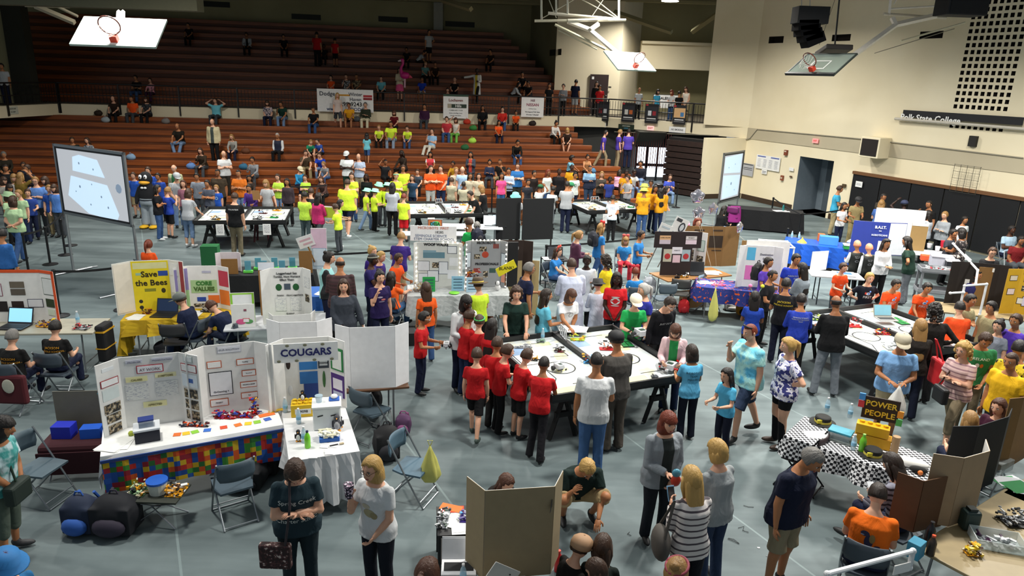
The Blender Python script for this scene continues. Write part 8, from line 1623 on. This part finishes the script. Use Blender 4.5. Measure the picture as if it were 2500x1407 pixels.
# ---- left laptop table
T15 = ftable('grey table with a laptop before the orange edged board', (P(70, 800, .75).x-.05, P(70, 800, .75).y+.1), 8, 2.3, .76, top='a39f8e'); laptop('open laptop with light blue screen on the grey table', T(T15, -.20, -.08), R_(8), scr='86c0dc', s=1.25, emit=.7)
trifold('display board with a bright orange edge at the left', T(T15, -.30, .22), 8, .95, .30, .92, 25, rim='d8501c', items=[('c', -.30, .62, .26, .22, 'dcdcde', '7a2a4a'), ('c', .10, .72, .24, .12, '6a6052'), ('c', .10, .58, .24, .12, '5a5248'), ('c', -.22, .30, .22, .20, '1c1416'), ('c', .06, .30, .2, .20, '2a1a14'), ('c', .36, .36, .24, .14, 'dadadc', '2a2c44'), ('r', 0, .7, .7, .3, 'dadcda', '5a6a5a'), ('r', .0, .38, .6, .16, '2a3a1c'), ('r', 0, .2, .5, .12, 'd0dcc8')])
bottle('water bottle on the grey table', T(T15, .72, .12)); M1(T15, .30, -.02, 'yellow and purple robot parts on the grey table', cols=('gold', 'purple', 'yel', 'brown'), ext=(.34, .2, .10), n=60, seed=97); M1(T15, .90, -.15, 'silver and red robot parts at the right of the grey table', cols=('lgrey', 'red', 'blk'), ext=(.26, .2, .05), n=34, seed=98)
t = thing('draped_jacket', 'maroon jacket with white emblem on the chair of the left school tee child', 'jacket', PEOPLE['jack1']['loc']+Vector((.02, -.24, .38)), R_(0)); MB().box((0, 0, .05), (.62, .10, .46)).B('jacket', mat('4a0e18', .9), t, bevel=.04); MB().ell((.08, -.06, .12), (.09, .01, .11)).B('emblem', mat('b8b4a4'), t)
t = thing('draped_jacket', 'black jacket with yellow stripes at the end of the grey table', 'jacket', T(T15, 1.22, -.1, .28)); MB().box((0, 0, .2), (.16, .34, .66)).B('jacket', mat('0d0d10', .9), t, bevel=.04); MB().box((0, 0, .42), (.17, .35, .03)).B('stripe', mat('c8961c'), t); MB().box((0, 0, .12), (.17, .35, .02)).B('stripe', mat('c8961c'), t)
MB().box((0, 0, -.2), (.05, .05, .14)).B('hem', mat('0d0d10'), t)
# ---- right foreground: checked table
T16 = ftable('black table under the black and white checked cloth', (4.55, 8.10), -40, 1.83, .76, top='121214'); ck = cloth('black and white checked cloth on the power people table', T16, 1.83, .74, 0, pat('check', '101018', 'e2e2e4', scale=28), drops=(.28, .25, .22, .25), wave=.02)
papers('white sheet at the left end of the checked cloth', T(T16, -.62, -.05), R_(-30), 1, (.3, .2), spread=0)
for x, y, lb in ((2008, 1032, 'black brimmed hat with yellow band at the left of the checked table'), (2130, 1112, 'black brimmed hat with yellow band in the middle of the checked table')):
 t = thing('brimmed_hat', lb, 'hat', V(x, y)); mb = MB(); mb.lathe([(.17, 0), (.17, .008), (.105, .012), (.10, .085), (.085, .095)], n=24); mb.B('hat', mat('141412', .8), t, sm=False); mb = MB(); mb.lathe([(.108, .014), (.106, .04), (.10, .04), (.10, .014)], n=24); mb.B('hat_band', mat('c4b44a', .8), t); MB().box((-.08, -.08, .05), (.06, .02, .05)).B('buckle', mat('d4c430'), t)
t = bxt('storage_box', 'clear tub with teal lid on the checked table', 'box', V(2050, 1075, .748), (.26, .18, .12), '8a9aa0', -38, '2a8aa0', trans=1); MB().box((0, 0, -.0+.02), (.29, .21, .03)).B('lower_tub', mat('9aa4a0', .3, alpha=.6), t)
t = bxt('brick_box', 'yellow brick shaped boxes stacked on the checked table', 'box', V(2128, 1085, .748), (.42, .17, .14), 'd8a01c', -30); MB().box((-.02, -.02, .215), (.38, .15, .13)).B('upper_brick', mat('e0a81c', .4), t, bevel=.008)
for i in range(4): MB().lathe([(.03, .28), (.03, .305)], (-.15+.09*i, -.02, 0), 12).B('stud', mat('e0a81c', .4), t)
t = thing('name_sign', 'dark sign with yellow letters power people over the yellow boxes', 'sign', V(2150, 1000, 1.16), R_(-25)); MB().box((0, 0, 0), (.42, .02, .30)).B('panel', mat('21120c', .7), t); text('POWER', .105, mat('d8b830', .6), t, (0, -.013, .06), bold=.02); text('PEOPLE', .105, mat('d8b830', .6), t, (0, -.013, -.07), bold=.02)
for x, z, c_ in ((-.23, .13, '3a8ad0'), (-.23, .03, 'c03040'), (.23, -.02, 'e0901c'), (.23, -.13, '3fa04c')): MB().box((x, -.002, z), (.07, .024, .09)).B('brick_corner', mat(c_, .5), t)
MB().box((0, .02, -.28), (.03, .02, .34)).B('support_post', mat('21120c'), t)
bottle('water bottle left of the green bottle on the checked table', V(2082, 1098)); bottle('translucent green bottle on the checked table', V(2103, 1103), '6ab82c', '8ad85a', .24, .04, False); bottle('water bottle behind the black hat on the checked table', V(2018, 1005)); bottle('water bottle behind the teal lidded tub', V(2074, 1020))
t = thing('wooden_cylinder', 'short wooden cylinder standing on the checked table', 'log', V(2182, 1105)); MB().lathe([(.045, 0), (.045, .22)], n=16).B('cylinder', mat('a88a66', .7), t)
t = thing('plush_bird', 'white plush bird lying on the checked table', 'toy', V(2225, 1130, .80), -.5); MB().ell((0, 0, 0), (.20, .09, .06)).B('body', mat('dcdad4', .9), t, sm=True); MB().ell((.08, -.12, -.01), (.10, .05, .04)).B('wing', mat('14120f', .9), t, sm=True); MB().tube([(-.18, 0, 0), (-.27, .02, .02)], [.03, .012]).B('tail', mat('c8a83c'), t); MB().ell((.10, -.17, -.02), (.03,)*3).B('beak', mat('d8742c'), t)
# tan tables at the right edge
T17 = ftable('large tan table with the bait display boards in the right foreground', (5.35, 6.45), 35, 2.4, .95, top='9c8a66'); T18 = ftable('second tan table at the right edge behind the first', (6.55, 7.35), 35, 1.6, .8, top='9c8a66')
trifold('tall black display board seen from behind at the right', V(2385, 1195, .75), 208, .56, .30, .86, 22, face='0c0c10', back='0c0c10')
trifold('beige backed display board in the right foreground', V(2345, 1275, .75), 205, .40, .28, .80, 40, face='d8d4cc', back='9a8468', items=[('r', 0, .8, .8, .2, 'pic')])
trifold('brown cardboard box board with a blue edged sheet', V(2262, 1292, .72), 200, .38, .24, .60, 62, face='5a3c24', back='5a3c24', items=[('l', 0, .7, .8, .5, 'd0d8e8', '2a4aa8'), ('c', 0, .5, .8, .5, '3a2616')], name='cardboard_display', cat='cardboard')
t = thing('lantern', 'dark teal plastic lantern on the tan table', 'lantern', V(2362, 1290)); MB().box((0, 0, .11), (.17, .13, .22)).B('case', mat('1c3430', .5), t, bevel=.03); MB().box((0, 0, .23), (.08, .08, .03)).B('top', mat('14221f', .5), t)
bxt('tea_box', 'teal patterned box on the tan table behind the orange tee person', 'box', V(2232, 1358), (.15, .12, .17), '3a8aa8', 40); bottle('dark glass bottle with orange cap on the tan table', V(2270, 1355), '3a2c22', 'd0502c', .22, .04, False); bottle('black bottle behind the teal box', V(2265, 1330), '15151a', '15151a', .26, .045, False)
t = thing('plastic_tray', 'clear plastic bin with bricks lying on the tan table', 'bin', V(2432, 1330), R_(-15)); MB().box((0, 0, .005), (.44, .26, .008)).B('bottom', mat('c8d4d4', .2, alpha=.5), t)
for c, d in (((0, .13, .05), (.44, .008, .1)), ((0, -.13, .05), (.44, .008, .1)), ((.22, 0, .05), (.008, .26, .1)), ((-.22, 0, .05), (.008, .26, .1))): MB().box(c, d).B('side', mat('c8d4d4', .2, alpha=.45), t)
bricks(t, 'contents', 30, (.36, .18, .05), ('lgrey', 'wht', 'plum', 'grey'), z=.01, seed=99, unit=.04)
model('gold brick heap on the tan table before the clear bin', V(2372, 1352), (.14, .10, .10), ('gold', 'yel', 'cream', 'brown'), 50, 101); model('black cables and wheels heap at the right edge of the tan table', V(2478, 1275), (.3, .24, .10), ('blk', 'grey', 'dgrey', 'wht'), 70, 102); papers('white and green papers on the second tan table', V(2480, 1185), .5, 5, (.3, .24), ('e0e2e4', '2a8a4a', 'd8dce4'), spread=.12, seed=17)
t = bxt('plastic_tub', 'grey clear tub behind the beige backed board', 'tub', V(2432, 1145), (.3, .22, .14), '9ca4a4', 30, trans=1)
carton('printed brown cardboard board at the right edge', V(2480, 1130, .75), 215, .6, .2, .95, 20)
c0 = P(1925, 1195); chair(c0.x+.15, c0.y+.1, 230, 'maroon brown folding chair at the corner of the checked table', '2e2024', frame='1c1c20')
g0, g1, g2 = V(2020, 1402, .95), V(2229, 1346, .95), V(2222, 1407, .72)
pipes('white pipe frame crossing the lower right corner', [(g0, g1), (g1, Vector((g1.x, g1.y, .77)))], r=.024)
trifold('white pipe end block under the corner', V(2200, 1400, .75), 20, .2, 0, .1, name='card', cat='card')
# ---- things people hold or wear
def at(pid, side, dx=(0, 0, 0)):
 r = PEOPLE[pid]; s0, e, w_, f = r['J']['arm'][side]; q = w_+f*.09+Vector(dx); return r['loc']+Matrix.Rotation(r['fr'], 3, 'Z')@q
t = thing('phone', 'pale blue phone held by the woman in the striped sweater', 'phone', at('stripe', 1), PEOPLE['stripe']['fr']); MB().box((0, -.01, .04), (.075, .01, .15), rx=.5).B('case', mat('7fb0d4', .4), t); MB().box((0, .0, .045), (.065, .004, .13), rx=.5).B('screen', mat('101418', .2), t)
t = thing('phone', 'white phone held by the dark haired sitting woman', 'phone', at('sphone', 0)); MB().box((0, 0, .03), (.075, .15, .012), rx=.6).B('case', mat('c8ccd0', .4), t)
t = thing('snack_bag', 'orange and blue snack bag held by the woman in grey cardigan', 'snack', at('card', 0, (0, -.04, -.02))); MB().ell((0, 0, .0), (.055, .03, .07)).B('bag', mat('b8341c', .4), t, sm=True); MB().ell((0, 0, .09), (.05, .03, .05)).B('bag_top', mat('4a8aa0', .3), t, sm=True)
t = thing('patterned_cup', 'patterned dark cup raised by the curly blond woman in white', 'cup', at('vneck', 0, (0, -.03, .0))); MB().lathe([(.035, -.05), (.048, .09)], n=16).B('cup', pat('floral', '1c1c2a', 'b090a4', 'e0e4e6', scale=3), t)
t = thing('water_bottle', 'water bottle held by the woman in dark grey cardigan', 'bottle', at('wbot', 1)-Vector((0, 0, .1))); MB().lathe([(.03, 0), (.032, .13), (.014, .18)], n=12).B('bottle_body', mat('c8dce4', .2, alpha=.6), t, sm=True); MB().lathe([(.015, .18), (.015, .2)], n=8).B('cap', WHT, t)
robot('grey robot with black wheels held by the person in green tee', at('grn', 0, (.06, -.1, -.02)), 1.35, ('grey', 'lgrey', 'blk'), 5, .4); robot('small robot held by the boy in red with glasses', at('r1', 1, (0, -.05, -.08)), .9, ('blk', 'grey', 'red'), 6)
t = thing('plastic_bag', 'white plastic bag held by the older person in tan cap', 'bag', at('capman', 0, (.06, -.06, .02))); o = plastic_bag('x', Vector((0, 0, 0)), .52, .30, 'd4d2cc', 15); [setattr(ch, 'parent', t) for ch in list(o.children)]; bpy.data.objects.remove(o)
t = thing('red_tote', 'red tote bag hanging from the shoulder of the long haired woman', 'bag', PEOPLE['redbag']['loc']+Vector((.36, -.05, .85))); MB().box((0, 0, .0), (.10, .36, .42)).B('bag_body', mat('c01a22', .7), t, bevel=.03)
for y in (-.08, .08): MB().tube([(0, y, .2), (-.08, y*.6, .42), (-.14, y*.2, .55)], .012).B('strap', mat('c01a22'), t)
t = thing('crossbody_bag', 'black cross body bag of the curly blond woman in stripes', 'bag', PEOPLE['curly']['loc']+Vector((-.30, -.12, .88))); MB().box((0, 0, 0), (.10, .28, .24)).B('bag_body', mat('0f0f12', .6), t, bevel=.03); MB().tube([(.0, .1, .1), (.16, .12, .35), (.30, .16, .62)], .012).B('strap', mat('3a1c14'), t)
t = thing('hobo_bag', 'grey brown handbag on the shoulder of the woman in the striped sweater', 'bag', PEOPLE['stripe']['loc']+Vector((-.30, -.10, .95))); MB().ell((0, 0, 0), (.09, .18, .17)).B('bag_body', mat('4a443e', .7), t, sm=True); MB().tube([(0, -.12, .1), (.08, -.02, .45), (0, .12, .1)], .014).B('strap', mat('4a443e'), t)
t = thing('patterned_bag', 'brown patterned bag hanging at the hip of the slate tee woman', 'bag', PEOPLE['spring']['loc']+Vector((-.14, -.26, .70))); MB().box((0, 0, 0), (.30, .08, .26)).B('bag_body', pat('floral', '2a1616', '4a2a2a', 'b8a8a0', scale=1.6), t, bevel=.02); MB().tube([(.1, -.02, .1), (.16, .0, .5), (.14, .1, .74)], .012).B('strap', mat('2c2228'), t)
def worn(pid, label, col, side=1):
 r = PEOPLE[pid]; J = r['J']; c = r['loc']+Matrix.Rotation(r['fr'], 3, 'Z')@(J['T'](Vector((0, .20, .20)))); t = bag(label, c, (.30, .20, .42), col, math.degrees(r['fr'])+180, acc='15151a'); return t
worn('bpk', 'dark blue backpack on the back of the blond girl in blue', '161a26'); worn('bpp', 'black backpack on the back of the boy in purple', '1a1a1c'); worn('mic', 'navy backpack on the back of the person in green tee', '161c30')
t = thing('microphone', 'black microphone held by the person in green tee', 'microphone', at('mic', 0)); MB().tube([(0, 0, -.1), (0, 0, .05)], .012).B('handle', IRON, t); MB().ell((0, 0, .07), (.024,)*3).B('grille', SIL, t, sm=True)
t = thing('framed_sign', 'yellow green sign in a white frame carried by the woman in magenta', 'sign', PEOPLE['mag']['loc']+Vector((.32, -.02, 1.15)), R_(-10)); MB().box((0, 0, 0), (.44, .02, .36)).B('frame', WHT, t); MB().box((0, -.012, 0), (.38, .01, .30)).B('panel', mat('a8b82c', .6), t)
t = thing('clipboard', 'brown clipboard held by the blond referee', 'clipboard', at('refw', 0, (-.05, -.02, .08))); MB().box((0, 0, .08), (.24, .01, .32), rx=.2).B('board', mat('8a6236', .6), t); MB().box((0, -.01, .22), (.1, .012, .03)).B('clip', SIL, t)
t = thing('pom_pom_headband', 'headband with yellow and pink pom poms on the girl in royal blue', 'headband', PEOPLE['ant']['loc']+Matrix.Rotation(PEOPLE['ant']['fr'], 3, 'Z')@PEOPLE['ant']['J']['top'])
for sx, c_ in ((1, 'd4d43c'), (-1, 'e878a8')): MB().tube([(sx*.06, 0, -.02), (sx*.10, 0, .07)], .004).B('stalk', mat('9ad0c0'), t); MB().ell((sx*.11, 0, .10), (.035,)*3).B('pom_pom', mat(c_, .9), t, sm=True)
# penguin mascot
pz = P(353, 416, 1.85); t = thing('mascot', 'penguin mascot in black with big yellow beak grey trousers and yellow feet', 'mascot', (pz.x, pz.y, 0)); mb = MB(); mb.ell((0, 0, 1.58), (.21, .20, .24)); rings(mb, [Vector((0, 0, .80)), Vector((0, 0, 1.1)), Vector((0, 0, 1.35)), Vector((0, 0, 1.5))], [.22, .25, .21, .12], [.19, .2, .17, .12], [Vector((1, 0, 0))]*4)
for sx in (-1, 1): mb.tube([(sx*.20, 0, 1.32), (sx*.33, -.03, 1.0), (sx*.32, -.1, .78)], [.08, .07, .05], 10)
o = link('body', remesh(mb, .03, 'body'), t); setmats(o, [mat('0d0e14', .9)]); mb = MB(); rings(mb, [Vector((0, 0, .98)), Vector((0, 0, .85)), Vector((0, 0, .76))], [.24, .25, .24], [.21, .22, .2], [Vector((1, 0, 0))]*3)
for sx in (-1, 1): mb.tube([(sx*.12, 0, .82), (sx*.13, 0, .40), (sx*.14, 0, .10)], [.13, .12, .13], 12)
o = link('trousers', remesh(mb, .03, 'trousers'), t); setmats(o, [mat('8a949c', .9)]); MB().ell((0, -.10, 1.48), (.17, .16, .07)).B('beak', mat('e0a42c', .7), t, sm=True)
for sx in (-1, 1): MB().ell((sx*.08, -.17, 1.66), (.055, .04, .07)).B('eye', mat('e4e6ea', .4), t, sm=True); MB().ell((sx*.08, -.205, 1.65), (.02, .02, .03)).B('pupil', mat('101018', .3), t); MB().ell((sx*.15, -.12, .06), (.13, .20, .06)).B('foot', mat('d8a81c', .8), t, sm=True); MB().ell((sx*.05, -.19, 1.32), (.05, .02, .035)).B('bow_tie', WHT, t)
MB().tube([(.25*math.cos(a), .22*math.sin(a), .93) for a in [i*math.pi/8 for i in range(17)]], .018, 6).B('belt', mat('1c2028'), t)
# foil balloons
def star(label, p, s, anchor, yaw=0):
 t = thing('foil_balloon', label, 'balloon', p, yaw); mb = MB(); n = 10; vs = [(0, -.09*s, 0), (0, .09*s, 0)]
 for k in range(n): a = k*math.pi/5+math.pi/2; r = (.26 if k % 2 == 0 else .16)*s; vs.append((r*math.cos(a), 0, r*math.sin(a)))
 mb.add(vs, [(0, 2+k, 2+(k+1) % n) for k in range(n)]+[(1, 2+(k+1) % n, 2+k) for k in range(n)]); o = mb.B('balloon', mat('c9c4cc', .12, .9), t, sm=False); m_ = o.modifiers.new('s', 'SUBSURF'); m_.levels = 2; m_.render_levels = 2
 q = anchor-p; MB().tube([(0, 0, -.2*s), tuple(q)], .003, 4).B('string', mat('b0a898'), t)
an = T(T9, .75, .2, .80)
pzz = an+Vector((0, 0, 0)); star('upper silver star balloon above the cardboard panel', PY(1703, 480, an.y), 1.15, an); star('lower silver star balloon under the upper one', PY(1706, 520, an.y+.05), 1.0, an); star('silver star balloon left of the right screen', PY(1741, 510, an.y+.3), 1.0, an, .5); star('silver star balloon over the plain cardboard wing', PY(1806, 556, an.y+.2), .95, T(T10, .2, .2, .80), .8)
# flamingo balloon
fr = PEOPLE['flam']; p = fr['loc']+Vector((.28, -.28, 1.15)); t = thing('flamingo_balloon', 'bright pink inflatable flamingo held by the woman in the tutu', 'balloon', p); mb = MB(); mb.ell((.05, 0, .15), (.26, .15, .18)); mb.tube([(-.12, 0, .25), (-.16, 0, .5), (-.04, 0, .72), (-.06, 0, .88)], [.10, .07, .07, .08], 10); mb.ell((-.08, 0, .90), (.10, .08, .09)); o = link('body', remesh(mb, .03, 'body'), t); setmats(o, [mat('d42a86', .35)])
MB().tube([(-.14, 0, .88), (-.30, 0, .84)], [.06, .03], 8).B('beak', mat('e8d8dc', .4), t); MB().tube([(.04, 0, 0), (.03, 0, -.45)], .05, 8).B('leg', mat('e8b8c8', .4), t); MB().tube([(.28, 0, .1), (.42, 0, .05)], [.1, .03]).B('tail', mat('e04a6a', .4), t)
# projection screens
def screen(label, pa, pb, uv, img, leg_to=0):
 a_, b_ = pa, pb; pts = [PW(u, v, a_, b_) for u, v in uv]; t = thing('projection_screen', label, 'screen', (a_.x, a_.y, 0), math.atan2(b_.y-a_.y, b_.x-a_.x)); iv = t.matrix_basis.inverted(); q = [iv@p for p in pts]; x0 = (q[0].x+q[3].x)/2; x1 = (q[1].x+q[2].x)/2; z0 = (q[3].z+q[2].z)/2; z1 = (q[0].z+q[1].z)/2; w_, h_ = x1-x0, z1-z0
 MB().box(((x0+x1)/2, 0, (z0+z1)/2), (w_, .012, h_)).B('screen', mat('b9bcc2', .5, emit=.42), t); f = MB()
 for x in (x0, x1): f.box((x, -.0, (z0+z1)/2), (.06, .05, h_+.06))
 for z in (z0, z1): f.box(((x0+x1)/2, 0, z), (w_+.06, .05, .06))
 f.B('frame', SIL, t); f = MB()
 for x in (x0+.05, x1-.05): f.box((x, -.012, (z0+z1)/2), (.045, .012, h_-.05))
 for z in (z0+.05, z1-.05): f.box(((x0+x1)/2, -.012, z), (w_-.05, .012, .045))
 f.B('black_margin', mat('15171c'), t)
 for x in (x0, x1): MB().box((x, .03, z0/2), (.045, .045, z0)).B('post', SIL, t); MB().tube([(x, -.5, .03), (x, .5, .03)], .022, 8).B('foot', SIL, t)
 m_ = mat('c4dcf0', .5, emit=.55); f = MB()
 for poly in img[0]: f.add([(x0+w_*x, -.010, z0+h_*z) for x, z in poly], [tuple(range(len(poly)))])
 o = f.B('projected_image', m_, t); 
 f = MB()
 for x, z, r in img[1]: f.ell((x0+w_*x, -.013, z0+h_*z), (r, .002, r), 12, 4)
 f.B('image_detail', mat('94a8c0', .5, emit=.2), t); return t
im = ([[(.26, .86), (.36, .90), (.62, .86), (.70, .62), (.24, .66)], [(.20, .58), (.72, .52), (.84, .12), (.80, .02), (.40, .06), (.12, .28)]], [(.35, .78, .03), (.55, .72, .025), (.32, .44, .035), (.62, .34, .03), (.45, .2, .025), (.7, .2, .03), (.5, .5, .02), (.25, .36, .02), (.88, .5, .11)])
screen('large tilted projection screen at the left with a pale blue map image', P(165, 662), P(318, 702), [(137, 352), (307, 378), (318, 553), (150, 515)], im)
sa = P(1751, 552); db = ray(1800, 560); sbp = Vector((db.x/db.y*sa.y*1.06, sa.y*1.06, 0))
im2 = ([[(.08, .92), (.92, .95), (.9, .55), (.1, .6)], [(.08, .55), (.92, .5), (.9, .08), (.12, .06)]], [(.3, .7, .03), (.6, .75, .03), (.5, .35, .06), (.3, .3, .02), (.7, .2, .03)])
screen('narrow seen projection screen at the right with a pale blue map image', sa, sbp, [(1765, 378), (1812, 368), (1808, 480), (1757, 495)], im2)
# barrier posts
S_ = [(70, 664, 123, 646, 'barrier post at the far left behind the pale green tee woman'), (123, 646, 170, 598, 'barrier post second from the left before the left screen'), (160, 623, None, None, 'barrier post right behind the left screen leg'), (172, 600, None, None, 'barrier post farthest back behind the left screen'), (147, 772, 300, 760, 'nearest barrier post behind the orange edged board'), (1650, 507, None, None, 'barrier post beside the golden tee girl'), (1200, 522, 1320, 520, 'barrier post between the middle far table and the pink tee girl'), (706, 520, 800, 515, 'barrier post right of the leftmost far table'), (1913, 636, None, None, 'barrier post inside the white pipe frame'), (1945, 592, 2060, 575, 'barrier post left of the blue cloth table'), (1880, 545, 1945, 592, 'barrier post by the judges table')]
for u, v, u2, v2, lb in S_: stanchion(lb, P(u, v), P(u2, v2) if u2 else None)
stanchion('barrier post hidden by the tall pale board, holding the long belt', P(752, 720), P(1003, 700)); stanchion('barrier post behind the partition holding the belt to the right', P(1330, 690), P(1590, 660)); stanchion('barrier post left of the yellow board at the belt end', P(300, 757), None); stanchion('barrier post cut by the left frame edge', P(-60, 790))
t = thing('stick', 'long silver pole lying on the floor by the barrier', 'pole', P(190, 660)); MB().tube([P(160, 665)-t.location+Vector((0, 0, .02)), P(238, 652)-t.location+Vector((0, 0, .02))], .02, 8).B('pole', SIL, t)
t = thing('stick', 'silver pole end lying left of the yellow board', 'pole', P(270, 725)); MB().tube([P(243, 730)-t.location+Vector((0, 0, .02)), P(298, 717)-t.location+Vector((0, 0, .02))], .025, 8).B('pole', SIL, t)
# trash can, wooden stool table of the referees, bleacher bags
pt_ = P(1615, 448, .85); t = thing('trash_can', 'black lined trash can at the foot of the exit stairs', 'bin', (pt_.x, pt_.y, 0)); MB().lathe([(.24, 0), (.28, .80)], n=18).B('can', mat('0d0d10', .5), t); MB().lathe([(.29, .68), (.30, .83), (.27, .84)], n=18).B('liner', mat('1a1c20', .3), t)
pr = P(640, 592); t = thing('side_table', 'dark red stool with pink tray below the leftmost far table', 'table', (pr.x, pr.y+.1, 0)); MB().box((0, 0, .62), (.55, .35, .05)).B('tabletop', mat('c88a84', .6), t)
for sx in (-1, 1):
 for sy in (-1, 1): MB().tube([(sx*.22, sy*.14, .01), (sx*.17, sy*.10, .6)], .03, 6).B('leg', mat('4a1420'), t)
def lb_(u, v, up_=False):
 rows = UR if up_ else LR; best = None
 for o_, zs in rows:
  p = PW(u, v, o_, o_+be); e = abs(p.z-zs-.12)
  if best is None or e < best[0]: best = (e, Vector((p.x, p.y, zs)))
 return best[1]
for u, v, col, lb in [(240, 277, '2a1c10', 'dark round bag on the top row left of the three sitters'), (1140, 302, 'c0341c', 'red bag on the lower bleachers under the hills banner'), (1155, 310, '2f7a34', 'green and black bag beside the red bag'), (1153, 343, 'a8d84c', 'lime green bag on the lower bleachers'), (1135, 358, '1c5a30', 'dark green bag heap on the lower bleachers'), (600, 374, '5a3014', 'brown bag on the lower bleachers beside the woman in grey'), (870, 292, '4a5054', 'grey bag heap below the white dealer banner'), (595, 415, '1f5a78', 'teal bag behind the person in orange polo'), (320, 388, '7a98b4', 'pale blue bag right above the left screen'), (466, 402, '5a80b8', 'light blue bag beside the woman in dark brown jacket'), (1445, 415, '3f6f94', 'blue bag at the low bleachers near the striped sweater'), (1300, 300, '241610', 'dark coat lying on the top row right of the orange child'), (258, 296, '9aa4a8', 'small pale bundle on the second row at the left'), (405, 300, '7a7470', 'small pale bundle left of the leaning person in black')]:
 p = lb_(u, v); t = thing('soft_bag', lb, 'bag', p); mb = MB(); mb.ell((0, 0, .11), (.20, .13, .13), 14, 9); mb.ell((.06, .0, .16), (.10, .08, .10), 10, 7); o = link('bag_body', remesh(mb, .025, 'bag_body'), t); setmats(o, [mat(col, .8)]); MB().tube([(-.06, 0, .22), (-.02, 0, .30), (.05, 0, .23)], .010).B('handle', mat(col, .8), t)
# loose pipe cleaner bits on the floor
for i, (u, v, pts, c_, lb) in enumerate([(1802, 1290, [(0, 0), (.08, .03), (.04, -.05), (.10, -.08)], '15161a', 'black bent wire bit on the floor, zigzag one'), (1778, 1315, [(0, 0), (.06, -.02), (.10, -.10), (-.01, -.01)], '15161a', 'black bent wire loop on the floor'), (1885, 1385, [(0, 0), (-.04, -.06), (-.07, -.05), (-.06, -.12)], '15161a', 'black bent wire bit nearest the lower edge'), (1815, 1235, [(0, 0), (.05, -.03), (.12, -.03)], '15161a', 'black bent wire bit nearest the grey sweater'), (1537, 1300, [(0, 0), (-.03, -.04), (.01, -.07)], '15161a', 'short black wire bit left of the sandal'), (1875, 1355, [(0, 0), (.06, .02), (.02, -.04), (-.03, -.02)], 'c8ccca', 'pale wire bit on the floor')]):
 t = thing('wire_bit', lb, 'wire', P(u, v, .005)); MB().tube([(x, y, .004) for x, y in pts], .0035, 5).B('wire', mat(c_), t)
t = thing('paper_scrap', 'tiny white paper scrap on the floor', 'scrap', P(1852, 1338, .003)); MB().box((0, 0, .001), (.03, .02, .002)).B('scrap', WHT, t)
# the pale floor strip along the bleachers
